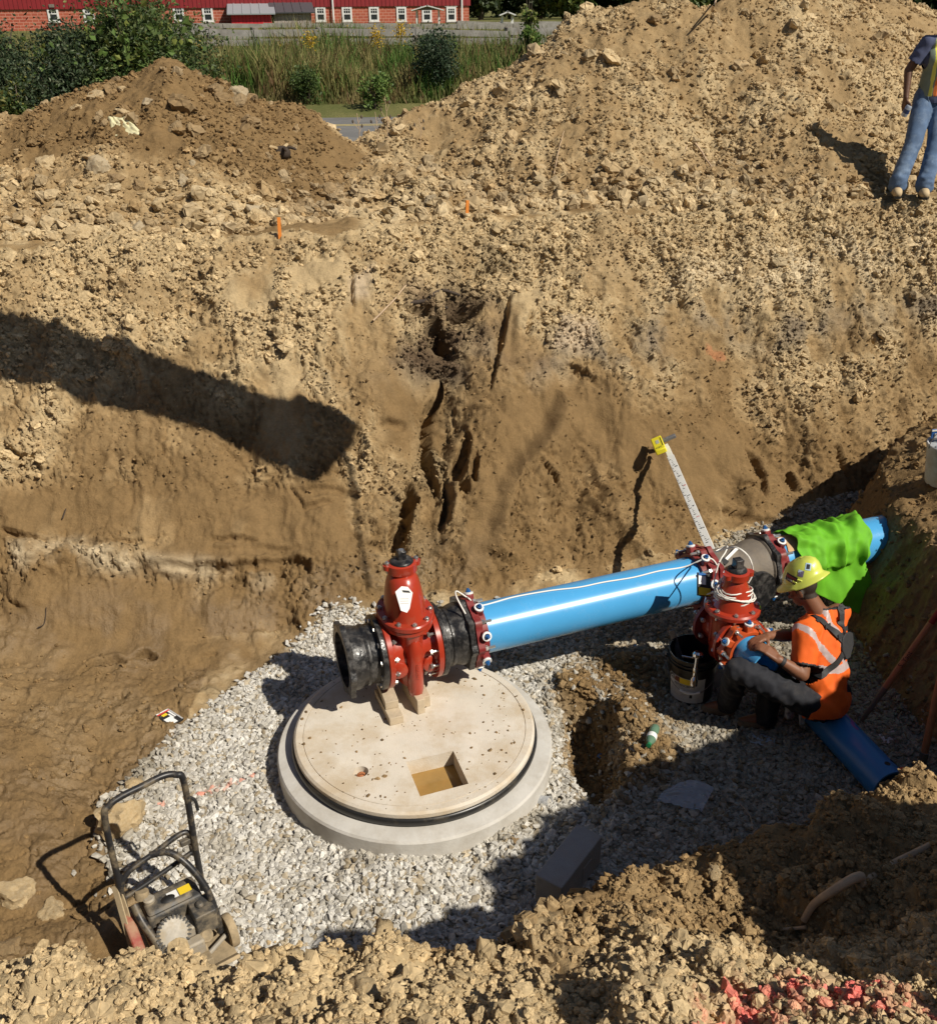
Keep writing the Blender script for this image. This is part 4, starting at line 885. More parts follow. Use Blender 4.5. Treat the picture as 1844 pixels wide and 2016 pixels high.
# tracer wire along the big pipe
pts = []
for L, a in ((.36, 62), (.33, 80), (.36, 100), (.42, 96), (.43, 88), (.5, 91), (.75, 96), (1.0, 90), (1.2, 80), (1.38, 79), (1.6, 74), (1.8, 76), (2.0, 72), (2.12, 66), (2.18, 60)):
    r = RP + .006 if .5 <= L <= 2.1 else RP + .08; d = Vector((0, 0, 1)) * math.sin(R(a)) + PN * math.cos(R(a)); pts.append(on_axis(L) + d * r)
pts[1] += Vector((0, 0, .06)); pts[2] += Vector((0, 0, .05))
pts += [on_axis(2.22) + PN * .17 + Vector((0, 0, .12)), on_axis(2.17) + PN * .15 + Vector((0, 0, .17)), on_axis(2.2) + PN * .16 + Vector((0, 0, .12)), on_axis(2.25) + PN * .21 + Vector((0, 0, .0)), on_axis(2.36) + PN * .26 + Vector((0, 0, -.03)), BC + Vector((-.14, .12, .2)), BC + Vector((-.12, .04, .28))]
m = MB(); m.tube(catmull(pts, 8), .0055, 8); o = m.build('tracer_wire', M_wire, None, 60); tag(o, 'white tracer wire running along the top of the long blue pipe', 'wire')
# small branch pipe held by the worker
G2 = BC + BD * .15
gland(G2, BH + R(4), .115, 'orange red gland on the short blue pipe beside the kneeling pipe end', M_orange, 1, nb=6, k=.9)
sp0 = BC + BD * .12; sd = Vector((math.cos(R(-67)), math.sin(R(-67)), -.05)); pipe('water_pipe', sp0, sp0 + sd * .27, .112, M_pipe, 'short blue branch pipe between the orange gland and the worker')
SPE = sp0 + sd * .27
m = MB(); m.lathe([(.100, 0), (.1135, .0), (.1135, .028), (.106, .034)], SPE - sd * .03, sd, 48, caps=False); 
# loose blue pipe the worker sits on
lp0 = at_z(1598, 1385, .15); lp1 = at_z(1752, 1550, .15); lp0 = lp0 + (lp0 - lp1).normalized() * .25; LPD = (lp1 - lp0).normalized(); LPL = (lp1 - lp0).length
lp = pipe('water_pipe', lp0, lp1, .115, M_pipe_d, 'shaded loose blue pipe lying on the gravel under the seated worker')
top = LPD.cross(Vector((0, 0, 1))).cross(LPD).normalized(); side = LPD.cross(top).normalized()
for t_, a_, mt_, nm, sc in ((.90, 40, M_hole, 'bolt_hole', 1), (.93, 5, M_hole, 'bolt_hole', 1), (.72, 55, M_rust, 'bolt_hole', .9)):
    d = (top * math.cos(R(a_)) + side * -math.sin(R(a_))).normalized(); m = MB(); m.lathe([(.017 * sc, -.002), (.017 * sc, .0025)], LPD * LPL * t_ + d * .114, d, 14); m.build(nm, mt_, lp)
m = MB(); d = (top * math.cos(R(12)) + side * math.sin(R(12)))
pk_m = mat('pink marker paint', (.32, .10, .33), .6, var=.4, vscale=40)
for i in range(7):
    a_ = 30 - 7 * i * .3 + 6 * math.sin(i); d = (top * math.cos(R(a_)) + side * -math.sin(R(a_))).normalized(); t_ = .50 + .02 * i; e1 = d.cross(LPD); c_ = LPD * LPL * t_ + d * .1155
    m.add([c_ + LPD * (.02 * math.cos(q)) + e1 * (.012 * math.sin(q)) for q in np.linspace(0, 6.28, 9)[:-1]], [tuple(range(8))])
m.build('paint_mark', pk_m, lp)
m = MB(); e_ = LPD * LPL; m.tube(catmull([e_ + side * -.09 + top * .08, e_ + top * .13 + side * -.05, e_ + LPD * .05 + top * .06 + side * -.03, e_ + LPD * .04 + side * -.1 - top * .02], 4), [.012] * 13, 6); m.build('orange_rag', M_orange, lp)

# ---- concrete blocks
cb = [at_z(*p, .27) for p in ((1133, 1625), (1188, 1641), (1108, 1745), (1051, 1727))]
ctr = sum(cb, Vector()) / 4; ex = (cb[1] - cb[0] + cb[2] - cb[3]) / 2; ey = (cb[0] - cb[3] + cb[1] - cb[2]) / 2
def conc_block(c, w_, l_, h_, rz_, label):
    o = empty('concrete_block', c, (0, 0, rz_), label, 'concrete block', 'solid concrete blocks'); m = MB(); m.box((0, 0, h_ / 2), (w_, l_, h_)); m.build('block', M_block, o, 30, bevel=.006)
    m = MB(); m.box((w_ / 2 + .001, l_ * .12, h_ * .42), (.004, l_ * .2, h_ * .5)); m.build('mould_panel', M_block, o, 30, bevel=.001); return o
conc_block((ctr.x, ctr.y, .07), ex.length, ey.length, .20, math.atan2(ey.y, ey.x) - math.pi / 2, 'grey concrete block on the shaded gravel in front of the near bank')
q = at_z(1385, 1272, .16); conc_block((q.x, q.y + .02, .0), .38, .22, .16, R(8), 'grey concrete block behind the black bucket under the shorter valve')

# ---- levelling rod with yellow receiver
rb = on_axis(L_T1 + .48) + Vector((0, 0, .235)); rb = at_y(1402, 1090, rb.y + .03); rt_, rn_ = look(1310, 876); cam_o = Vector((0, 0, CZ)); rt_ = rt_ + (cam_o - rt_).normalized() * .22
rod = empty('grade_rod', rb, (0, 0, 0), 'white measuring rod leaning from the dusty tee against the far bank', 'measuring rod'); dv = rt_ - rb; RL = dv.length; q = dv.to_track_quat('Z', 'Y')
# face the camera
zx = dv.normalized(); fx = (cam_o - rb); fx = (fx - zx * fx.dot(zx)).normalized(); sx_ = zx.cross(fx) * -1; MR = Matrix((sx_, -fx, zx)).transposed()      # columns: side, away from the camera, along
if MR.determinant() < 0: MR = Matrix((-sx_, -fx, zx)).transposed()
rod.rotation_euler = MR.to_euler()
M_rodw = mat('white rod face', (.82, .82, .78), .4, var=.06, vscale=20)
for z0, z1, w_ in ((0, RL * .87, .062), (RL * .86, RL * .97, .05), (RL * .96, RL, .042)):
    m = MB(); m.box((0, 0, (z0 + z1) / 2), (w_, w_ * .55, z1 - z0)); m.build('section', M_rodw, rod, 30, bevel=.003)
m = MB(); z = .03; i = 0
while z < RL * .85:
    w_ = (.020, .008, .012, .008)[i % 4]; m.box((-.026 + w_ / 2 if i % 8 < 4 else -.004, -.0178, z), (w_, .001, .004 if i % 2 else .007)); z += .024; i += 1
m.build('graduations', M_ink, rod)
for k_ in range(1, 9):
    text(str(k_), .034, M_redink if k_ % 3 == 0 else M_ink, rod, Matrix.Translation((.012, -.0182, RL * .85 * k_ / 9)) @ Matrix.Rotation(R(90), 4, 'X') @ Matrix.Rotation(R(90), 4, 'Z'), name='numeral')
rcv = empty('laser_receiver', rt_ - fx * -.02, rod.rotation_euler, 'yellow laser receiver clamped to the top of the leaning rod', 'laser receiver')
M_yel = mat('yellow housing', (.82, .72, .03), .45, dirt=(.5, .42, .1), dscale=20, damt=.3, dthr=.6)
m = MB(); m.box((-.055, -.03, -.04), (.095, .05, .225)); m.build('housing', M_yel, rcv, 30, bevel=.008)
m = MB(); m.box((-.055, -.056, -.02), (.03, .002, .06)); m.build('display', mat('grey display', (.45, .47, .42), .2), rcv, bevel=.001)
m = MB(); m.box((-.02, -.056, -.035), (.006, .002, .14)); m.build('sensor_strip', M_ink, rcv)
text('CST', .032, M_ink, rcv, Matrix.Translation((-.06, -.056, -.115)) @ Matrix.Rotation(R(90), 4, 'X'), name='lettering')
m = MB(); m.box((.05, -.005, .045), (.12, .03, .035)); m.cyl((.03, -.022, .045), (.03, -.005, .045), .012); m.build('clamp', mat('grey clamp', (.16, .16, .17), .4), rcv, 30, bevel=.004)

# ---- things lying on the pipe
def pipe_pt(L, a, r): return on_axis(L) + (Vector((0, 0, 1)) * math.sin(R(a)) + PN * math.cos(R(a))) * r
def sheet(name, fn, nu, nv, thick, mt, label, cat_, sub=1):
    vs = [fn(i / (nu - 1), j / (nv - 1)) for i in range(nu) for j in range(nv)]; fs = [(i * nv + j, (i + 1) * nv + j, (i + 1) * nv + j + 1, i * nv + j + 1) for i in range(nu - 1) for j in range(nv - 1)]
    c_ = sum((Vector(p) for p in vs), Vector()) / len(vs); vs = [Vector(p) - c_ for p in vs]
    m = MB(); m.add(vs, fs); o = m.build(name, mt, None, 60); o.location = c_; s_ = o.modifiers.new('thickness', 'SOLIDIFY'); s_.thickness = thick; s_.offset = 0
    if sub: q = o.modifiers.new('sub', 'SUBSURF'); q.levels = sub; q.render_levels = sub
    return tag(o, label, cat_)
from mathutils import noise as mn
M_card = mat('cardboard', (.55, .36, .19), .85, var=.1, vscale=12)
def f_card(u, v):
    L = L_T1 + .60 + .27 * u; a = 128 - 78 * v - 10 * u * math.sin(v * 3.14); return pipe_pt(L + .03 * math.sin(v * 3.1), a, RP + .006 + .02 * (u > .9) * v)
sheet('cardboard_sheet', f_card, 10, 12, .004, M_card, 'torn brown cardboard lying on the far blue pipe next to the tee', 'cardboard')
M_hv = mat('lime jacket', (.13, .43, .010), .75, var=.10, vscale=10, bump=.2, bscale=200)
M_hv2 = mat('lime mesh', (.12, .42, .012), .8, var=.2, vscale=30)
JL = 2.92
def f_jack(u, v):
    L = JL + (.66 - .10 * v) * u - .05 * v; a = 150 - 215 * v * (.78 + .30 * u); n_ = mn.noise(Vector((u * 5, v * 7, 3))) ; n2_ = mn.noise(Vector((u * 13, v * 9, 8)))
    if a > -8: p = pipe_pt(L, a, RP + .018 + .055 * max(0, 1 - 3.2 * abs(mn.noise(Vector((u * 4 + v * 1.5, v * 2.2 - u * 2, 5))))) * (.4 + .6 * u) + .035 * abs(n_) + .02 * n2_ + .02 * max(0, 1 - 4 * abs(mn.noise(Vector((u * 3 - v * 2.5, v * 4, 9))))))
    else:
        ex_ = (-8 - a) / 60.; p = pipe_pt(L, -8, RP + .02) + Vector((0, 0, -.38 * ex_)) + PN * (.16 * ex_ * u + .05 * n_) + PD * (.10 * ex_ * u)
    p.z = max(p.z, .06 + .02 * n_); return p + Vector((n2_, n_, abs(n2_))) * .012
sheet('work_jacket', f_jack, 34, 40, .006, M_hv, 'bright lime green rain jacket draped over the far blue pipe', 'jacket')
sl = [pipe_pt(JL + .03, 120, RP + .03), pipe_pt(JL - .06, 105, RP + .03), pipe_pt(JL - .16, 118, RP + .02)]
lv = empty('spirit_level', at_y(1438, 1092, 5.72), (R(12), R(28), R(-38)), 'short white bar resting on the gland beside the shorter valve', 'spirit level')
m = MB(); m.box((0, 0, 0), (.022, .16, .04)); m.build('bar', M_white, lv, 30, bevel=.003); m = MB(); m.box((0, -.1, -.005), (.05, .05, .05)); m.build('end_block', M_hole, lv, 30, bevel=.004)
bp = empty('bolt_packet', BC + Vector((-.17, .10, .30)), (R(55), R(20), R(20)), 'small printed packet with blue and yellow wedged against the dusty tee', 'packet')
m = MB(); m.box((0, 0, 0), (.11, .15, .01)); m.build('card', M_ink, bp, 30); m = MB(); m.box((0, -.045, .0065), (.10, .05, .002)); m.build('yellow_panel', M_yellow, bp); m = MB(); m.box((-.02, .03, .0065), (.06, .06, .002)); m.build('picture_panel', M_paper, bp); m = MB(); m.box((-.02, .065, .0068), (.06, .02, .002)); m.build('blue_panel', M_bluecap, bp)
# ================================================================ tools and odds and ends on the floor of the pit
# black bucket
bk = at_z(1357, 1372, .02); bk = Vector((bk.x, bk.y, .035)); BR, BHt = .158, .40
bu = empty('bucket', bk, (R(2), R(-2), 0), 'black bucket with a printed white label and chrome tools sticking out', 'bucket')
M_blk = mat('black bucket plastic', (.012, .012, .013), .32, dirt=(.12, .10, .07), dscale=9, damt=.4, dthr=.58)
m = MB(); m.lathe([(BR * .88, 0), (BR * .90, .012), (BR * .985, BHt * .80), (BR * 1.05, BHt * .81), (BR * 1.05, BHt * .83), (BR * .99, BHt * .835), (BR, BHt * .88), (BR * 1.05, BHt * .885), (BR * 1.05, BHt * .90), (BR, BHt * .905), (BR * 1.01, BHt * .975), (BR * 1.035, BHt * .98), (BR * 1.035, BHt), (BR * .99, BHt), (BR * .97, BHt * .97), (BR * .88, .015), (0, .012)], (0, 0, 0), (0, 0, 1), 64, caps=False); m.build('shell', M_blk, bu, 40)
cdir = math.atan2(-bk.y, -bk.x)                                   # towards the camera
def label_patch(name, mt, a0, a1, z0, z1, off, parent):
    m = MB(); n = 16; vs = []
    for i in range(n + 1):
        a = cdir + R(a0 + (a1 - a0) * i / n)
        for z in (z0, z1): r = BR * (.90 + .085 * (z - .012) / (BHt * .8)) + off; vs.append((r * math.cos(a), r * math.sin(a), z))
    m.add(vs, [(2 * i, 2 * i + 2, 2 * i + 3, 2 * i + 1) for i in range(n)]); return m.build(name, mt, parent, 60)
M_lab = mat('grubby label', (.62, .63, .64), .6, var=.12, vscale=14, dirt=(.3, .27, .22), dscale=9, damt=.4)
la = label_patch('label', M_lab, -62, 38, .05, .255, .0012, bu); yp = label_patch('yellow_panel', M_yellow, -28, 2, .205, .252, .0022, bu); label_patch('black_panel', M_ink, -62, -38, .215, .252, .0022, bu); label_patch('brown_panel', mat('brown print', (.16, .05, .03), .6), -42, -28, .21, .252, .0024, bu)
for k_ in range(7): label_patch('small_print', bpy.data.materials['grey print'], -56, -18 + (k_ % 3) * 3, .175 - .013 * k_, .180 - .013 * k_, .0022, bu)
label_patch('code_box', M_ink, 0, 7, .095, .125, .0022, bu)
def btext(s_, size, ang, z, mt): r = BR * (.90 + .085 * (z - .012) / (BHt * .8)) + .003; return text(s_, size, mt, bu, Matrix.Translation((0, 0, z)), bend=(r, cdir + R(ang)), name='lettering')
btext('CAT', .034, -52, .233, M_paper); btext('ADVANCED 10', .022, -16, .192, M_ink); btext('309-6931', .022, 24, .145, M_ink)
ba = cdir + R(90); hz = BHt * .80; e1 = Vector((math.cos(ba), math.sin(ba), 0)); e2 = Vector((math.cos(cdir), math.sin(cdir), 0)); pts = []
for i in range(25):
    t = math.pi * i / 24; pts.append(e1 * (BR * 1.08) * math.cos(t) + e2 * (.10 * math.sin(t) + .075 * math.sin(t)) + Vector((0, 0, hz - .165 * math.sin(t))))
m = MB(); m.tube(pts, .0022, 6); ha = m.build('bail', M_steel_d, bu)
m = MB(); m.tube(pts[9:16], .008, 8); m.build('grip', M_white, ha)
for s_ in (1, -1): m = MB(); m.cyl(e1 * BR * .98 * s_ + Vector((0, 0, hz)), e1 * BR * 1.12 * s_ + Vector((0, 0, hz)), .016, seg=14); m.build('ear', M_blk, bu)
M_chr = mat('chrome', (.75, .75, .76), .14, metal=1.0, var=.08, vscale=30)
q = bk + e2 * (BR * 1.0) + e1 * .02 + Vector((0, 0, BHt + .02)); wr = empty('socket_wrench', q, (0, 0, 0), 'chrome socket wrench hooked over the front of the black bucket', 'wrench')
dn = (e2 * .30 + Vector((0, 0, -1)) + e1 * -.02).normalized(); m = MB(); m.lathe([(.030, -.012), (.036, -.006), (.036, .012), (.026, .026), (.0, .026)], -dn * .015 + Vector((0, 0, .01)), -dn, 20); m.cyl((0, 0, .01), dn * .11, .016); m.build('ratchet_head', M_chr, wr)
m = MB(); m.lathe([(.020, .06), (.020, .085), (.015, .10), (.015, .125), (.024, .14), (.024, .185), (.018, .187), (.016, .15), (.0, .15)], (0, 0, 0), dn, 20); m.build('socket', M_chr, wr)
m = MB(); m.tube([Vector((0, 0, .0)), e1 * -.10 + Vector((0, 0, .004))], .007, 8); m.build('handle', M_chr, wr)
bs = empty('steel_bar', bk + e1 * -.05 - e2 * .02 + Vector((0, 0, .16)), (0, 0, 0), 'flat dark steel bar leaning out of the back of the black bucket', 'steel bar'); d = (e1 * -.42 - e2 * .28 + Vector((0, 0, 1))).normalized()
m = MB(); m.box(d * .15, (.012, .042, .34), Matrix((e2, d.cross(e2).normalized(), d)).transposed()); b_ = m.build('bar', M_steel_d, bs, 30, bevel=.003)
# loose blue caps
for (u, v), lb in (((1282, 1294), 'blue plastic cap on dirt to the upper left of the black bucket'), ((1251, 1273), 'blue plastic cap on dirt further from the black bucket'), ((1182, 1490), 'blue plastic cap near the concrete lid, on the mud')):
    p, n_ = look(u, v); cpn = empty('blue_plug', p, (.4, .3, u), lb, 'cap', 'blue caps on the pit floor'); m = MB(); m.lathe([(.0, .018), (.016, .017), (.022, .008), (.024, -.006), (.018, -.006)], (0, 0, 0), (0, 0, 1), 14); m.build('cap_shell', M_bluecap, cpn)
# bottle
p, n_ = look(1283, 1455); bt = empty('bottle', p + Vector((0, 0, .028)), (R(84), 0, R(-22)), 'green plastic drink bottle lying on the shaded gravel', 'bottle')
M_pet = bpy.data.materials.new('green plastic'); M_pet.use_nodes = True; b_ = M_pet.node_tree.nodes['Principled BSDF']; b_.inputs['Base Color'].default_value = (.35, .62, .42, 1); b_.inputs['Transmission Weight'].default_value = .65; b_.inputs['Roughness'].default_value = .12; b_.inputs['IOR'].default_value = 1.3
m = MB(); m.lathe([(.0, -.095), (.026, -.095), (.031, -.085), (.031, -.03), (.028, -.02), (.031, -.01), (.031, .05), (.022, .075), (.013, .09), (.013, .10)], (0, 0, 0), (0, 0, 1), 28); m.build('body', M_pet, bt, 50)
m = MB(); m.lathe([(.0316, .0), (.0316, .045)], (0, 0, 0), (0, 0, 1), 28, caps=False); m.build('label', M_paper, bt); m = MB(); m.lathe([(.0155, .098), (.0155, .116), (.0, .117)], (0, 0, 0), (0, 0, 1), 16); m.build('cap', mat('green cap', (.02, .2, .08), .4), bt)
# papers
def paper_at(name, quad, mt, label, cat_, lift=.012, n=10, amp=.006, seed=1, th=.0006):
    P = [look(*q)[0] for q in quad]; nn_ = Vector((0, 0, 1)); z_ = max(p.z for p in P)
    def f(u, v):
        p = (P[0] * (1 - u) + P[1] * u) * (1 - v) + (P[3] * (1 - u) + P[2] * u) * v; return Vector((p.x, p.y, p.z + lift + amp * mn.noise(Vector((u * 3 + seed, v * 3, seed))) + amp * .5 * mn.noise(Vector((u * 9, v * 9, seed)))))
    return sheet(name, f, n, n, th, mt, label, cat_, 0)
M_bpap = mat('printed paper', (.50, .56, .64), .75, var=.12, vscale=30)
o = paper_at('leaflet', ((1480, 1440), (1525, 1457), (1522, 1477), (1475, 1463)), M_bpap, 'pale printed leaflet on the dark gravel below the worker’s boots', 'leaflet')
o = paper_at('label_sheet', ((1728, 1448), (1757, 1440), (1768, 1455), (1740, 1470)), mat('label scrap', (.62, .58, .60), .7, var=.45, vscale=60), 'crumpled printed scrap beside the loose blue pipe', 'paper scrap', amp=.014)
M_poly = bpy.data.materials.new('clear polythene'); M_poly.use_nodes = True; b_ = M_poly.node_tree.nodes['Principled BSDF']; b_.inputs['Base Color'].default_value = (.62, .65, .70, 1); b_.inputs['Roughness'].default_value = .22; b_.inputs['Alpha'].default_value = .38; b_.inputs['Specular IOR Level'].default_value = .8
M_poly2 = M_poly.copy(); M_poly2.name = 'clear bag'
Pq = [look(*q)[0] for q in ((1300, 1570), (1345, 1545), (1405, 1560), (1380, 1608), (1290, 1585))]
def f_bag(u, v):
    a, b, c, d = Pq[0], Pq[1].lerp(Pq[2], .6), Pq[3], Pq[4]; p = (a * (1 - u) + Pq[2] * u) * (1 - v) + (d * (1 - u) + c * u) * v + (Pq[1] - a.lerp(Pq[2], .4)) * (1 - v) * math.sin(u * 3.1); n1_ = mn.noise(Vector((u * 5, v * 5, 1))); return Vector((p.x, p.y, p.z + .03 + .035 * abs(n1_) + .012 * mn.noise(Vector((u * 14, v * 14, 4)))))
sheet('plastic_sheet', f_bag, 18, 18, .0008, M_poly, 'crumpled clear plastic sheet on the shaded gravel by the near bank', 'plastic sheet')
q = at_z(1411, 1338, .10)
def f_bag2(u, v):
    a = u * 6.28; r = .085 * (1 - .25 * v) * (1 + .25 * mn.noise(Vector((math.cos(a) * 1.6, math.sin(a) * 1.6, v * 3)))); return q + Vector((r * math.cos(a), r * .6 * math.sin(a), .16 * v - .07 + .02 * mn.noise(Vector((a, v, 3)))))
sheet('plastic_bag', f_bag2, 24, 10, .0008, M_poly2, 'clear plastic bag standing between the black bucket and the worker’s legs', 'plastic bag')
p, n_ = look(1068, 1582); o = empty('plastic_cup', p + Vector((0, 0, .02)), (1.3, .2, 1.0), 'clear scrap of plastic beside the right side of the concrete chamber', 'plastic scrap'); m = MB(); m.lathe([(.03, -.05), (.035, .05), (.033, .05), (.028, -.048)], (0, 0, 0), (0, 0, 1), 16, caps=False); m.build('shell', M_poly2, o)
# crushed printed pack in the mud
p, n_ = look(333, 1416); n_ = n_.lerp(UP, .5).normalized(); e1_ = Vector((.82, -.5, 0)); e1_ = (e1_ - n_ * e1_.dot(n_)).normalized(); Mx = Matrix((e1_, n_.cross(e1_), n_)).transposed(); pk_ = empty('printed_pack', p + n_ * .012, Mx.to_euler(), 'flattened black and white printed pack trodden into the mud', 'packaging')
m = MB(); m.box((0, 0, 0), (.15, .115, .016)); m.build('card', M_ink, pk_, 30, bevel=.003)
for c_, d_, mt in (((-.025, .035, .0088), (.09, .012, .001), M_paper), ((.0, .015, .0088), (.05, .012, .001), M_paper), ((.035, -.02, .0088), (.07, .06, .001), M_paper), ((-.058, .0, .009), (.012, .1, .001), M_redink), ((-.035, -.01, .009), (.022, .04, .001), M_yellow), ((-.07, 0, .0088), (.008, .1, .001), M_paper), ((.0, .05, .0088), (.14, .01, .001), bpy.data.materials['grey print'])):
    m = MB(); m.box(c_, d_); m.build('print', mt, pk_)
# carton beyond the pipe
p = at_z(1704, 1022, .12); o = empty('carton', (p.x, p.y, .05), (0, 0, R(-20)), 'open brown carton on the gravel behind the far blue pipe', 'carton')
m = MB(); 
for c_, d_ in (((0, .09, .07), (.22, .006, .14)), ((0, -.09, .07), (.22, .006, .14)), ((-.107, 0, .07), (.006, .174, .14)), ((.107, 0, .07), (.006, .174, .14)), ((0, 0, .003), (.208, .174, .006))): m.box(c_, d_)
m.build('box_walls', M_card, o, 30); m = MB(); m.box((0, 0, 0), (.22, .08, .004), (R(25), 0, 0)); fl_ = m.build('flap', M_card, o); fl_.location = (0, -.125, .155)
# shovels
M_ash = mat('ash handle', (.36, .17, .085), .55, var=.2, vscale=18); M_blade = mat('worn blade', (.20, .19, .18), .5, metal=.5, var=.3, vscale=18, dirt=(.2, .15, .08), dscale=9, damt=.6)
s0 = at_z(1716, 1398, .16); s1 = at_z(1739, 1358, .30); s2 = at_z(1832, 1226, .78); dS = (s2 - s1).normalized(); L = (s2 - s1).length
shv = empty('shovel', s0, (0, 0, 0), 'shovel with lettered wooden handle standing in the shade by the dark bank', 'shovel')
def SP(t): return (s1 - s0) + dS * t
m = MB(); m.cyl(SP(0), SP(L), .0215, .0195, 18); hd_ = m.build('handle', M_ash, shv)
m = MB(); m.cyl(SP(L), SP(L + .35), .0215, .0225, 18); m.build('red_grip', mat('red grip', (.22, .012, .012), .5), shv)
m = MB(); m.tube([SP(-.26), SP(-.1), SP(.02)], [.012, .017, .023], 14); m.build('socket', M_blade, shv)
bv = SP(-.26); sb = dS.cross(Vector((.5, -.85, .2))).normalized(); fb = sb.cross(dS); vs = []
for i in range(9):
    t = i / 8
    for j in range(9):
        s_ = j / 4 - 1; w_ = .115 * (1 - .25 * t ** 4); vs.append(bv - dS * (.02 + .27 * t - .03 * (s_ * s_) * (t > .8)) + sb * w_ * s_ + fb * (.025 * s_ * s_ + .02 * t))
m = MB(); m.add(vs, [(i * 9 + j, i * 9 + j + 1, i * 9 + j + 10, i * 9 + j + 9) for i in range(8) for j in range(8)]); b_ = m.build('blade', M_blade, shv, 60); q_ = b_.modifiers.new('t', 'SOLIDIFY'); q_.thickness = .004
toc = (Vector((0, 0, CZ)) - (s0 + SP(L * .5))).normalized(); toc = (toc - dS * toc.dot(dS)).normalized(); upx = toc.cross(dS); Mx = Matrix((dS, upx, toc)).transposed().to_4x4(); Mx.translation = SP(L * .47) + toc * .0205
if upx.z < 0: pass
text('S. Yant', .042, M_ink, shv, Mx, name='lettering')
a0, a1 = at_z(1818, 1488, .14), at_z(1856, 1310, .75); o = empty('tool_handle', a0, (0, 0, 0), 'plain wooden tool handle leaning at the right edge of the photo', 'tool handle'); m = MB(); m.cyl((0, 0, 0), a1 - a0 + (a1 - a0) * .4, .022, .02, 16); m.build('shaft', M_ash, o); m = MB(); m.cyl((0, 0, -.12), (0, 0, .03), .026, .026, 12); m.build('ferrule', M_blade, o)
# white pail on the backfill
p, n_ = look(1838, 948); pw = empty('pail', p + Vector((.06, 0, .0)), (R(3), R(-4), 0), 'dirty white pail with a blue lid propped up, on the dark bank', 'pail')
M_pail = mat('dirty white plastic', (.55, .56, .58), .45, var=.1, vscale=8, dirt=(.35, .28, .2), dscale=7, damt=.6)
m = MB(); m.lathe([(.118, 0), (.122, .01), (.145, .29), (.152, .295), (.152, .32), (.147, .325), (.138, .32), (.136, .28)], (0, 0, 0), (0, 0, 1), 48, caps=False); m.build('shell', M_pail, pw, 40)
m = MB(); m.lathe([(.0, .305), (.139, .305)], (0, 0, 0), (0, 0, 1), 32, caps=False); 
for i in range(16): a = rng.uniform(0, 6.28); r = rng.uniform(.02, .11); m.ball((r * math.cos(a), r * math.sin(a), .31), (.02, .016, .014), 8, 6)
m.build('contents', mat('grey contents', (.35, .37, .38), .8, var=.3, vscale=20), pw)
m = MB(); m.box((0, 0, 0), (.27, .012, .075)); b_ = m.build('blue_lid', mat('blue lid', (.02, .10, .33), .4), pw, 30, bevel=.004); b_.location = (.02, .06, .375)
m = MB(); m.box((0, -.008, .03), (.27, .004, .012)); m.build('lid_rim', M_white, b_)
for i in range(3): m = MB(); m.box((-.09 + .06 * i, -.010, -.018), (.045, .004, .05)); m.build('lid_tab', M_pail if i != 1 else M_ink, b_)
m = MB(); m.tube([Vector((.155 * math.cos(t), .0 - .02, .30 + .17 * math.sin(t))) for t in np.linspace(0, math.pi, 20)], .003, 6); m.build('bail', M_steel_d, pw)
m = MB(); m.box((-.05, -.137, .15), (.11, .006, .14), (R(-5), 0, 0)); m.build('label', mat('grey label', (.2, .22, .26), .6), pw)

# ---- plate compactor
c0 = at_z(338, 1842, .05); ch_ = R(35.5); cp = empty('plate_compactor', (c0.x, c0.y, land(c0.x, c0.y).z - .01), (0, R(1.5), ch_), 'mud spattered plate compactor with a tall black tube handle', 'plate compactor')
M_tube = mat('black tube', (.022, .022, .024), .4, dirt=(.36, .28, .17), dscale=10, damt=.6, dthr=.55); M_dust = mat('dusty steel', (.42, .32, .19), .8, var=.25, vscale=14, dirt=(.10, .085, .06), dscale=9, damt=.55, dthr=.5); M_eng = mat('engine black', (.045, .045, .045), .5, dirt=(.40, .32, .21), dscale=9, damt=.6, dthr=.52); M_alu = mat('dusty cast alloy', (.36, .33, .28), .6, metal=.2, var=.25, vscale=22, dirt=(.42, .33, .2), dscale=10, damt=.6); M_rust_r = mat('dusty red guard', (.30, .06, .04), .6, dirt=(.42, .32, .2), dscale=8, damt=.6, dthr=.5)
W_ = .185
def rail(pts, r=.0165, name='tube', mt=M_tube, seg=10): m = MB(); m.tube(catmull(pts, 6), r, seg); return m.build(name, mt, cp, 50)
hp_ = [(-W_, .02, .18), (-W_, .035, .45), (-W_, .05, .86)]; hq_ = [(W_ + .01, .02, .2), (W_ + .01, .035, .45), (W_ + .01, .05, .88)]
rail(hp_ + [(-W_ + .03, .055, .925), (-W_ + .09, .06, .945), (0, .06, .955), (W_ - .08, .06, .965), (W_ - .02, .055, .945)] + hq_[::-1], .0165, 'handle')
rail([(-W_, .04, .44), (-W_ + .06, .05, .50), (0, .055, .535), (W_ - .05, .06, .575), (W_ - .005, .055, .56), (W_ + .01, .045, .50)], .014, 'cross_bar'); rail([(-W_, .035, .36), (0, .04, .40), (W_ + .01, .045, .45)], .0125, 'lower_bar')
rail([(-.02, .06, .53), (.06, .02, .535), (.12, -.05, .48), (.17, -.13, .36), (.185, -.19, .22), (.185, -.21, .12)], .017, 'guard_tube'); rail([(-.15, -.03, .36), (-.14, -.10, .30), (-.11, -.19, .22), (-.09, -.26, .10), (-.09, -.27, .05)], .02, 'guard_tube')
rail([(W_ + .012, .05, .80), (W_ + .045, .04, .76), (W_ + .05, .035, .70)], .008, 'control_lever', M_ink)
m = MB(); m.box((W_ - .03, .055, .52), (.05, .03, .03)); m.build('throttle_lever', M_eng, cp, 30, bevel=.004)
for s_ in (-1, 1): m = MB(); m.cyl((s_ * W_ + .005, .046, .43), (s_ * W_ + .005, .055, .49), .022, seg=12); m.build('sleeve', M_tube, cp)
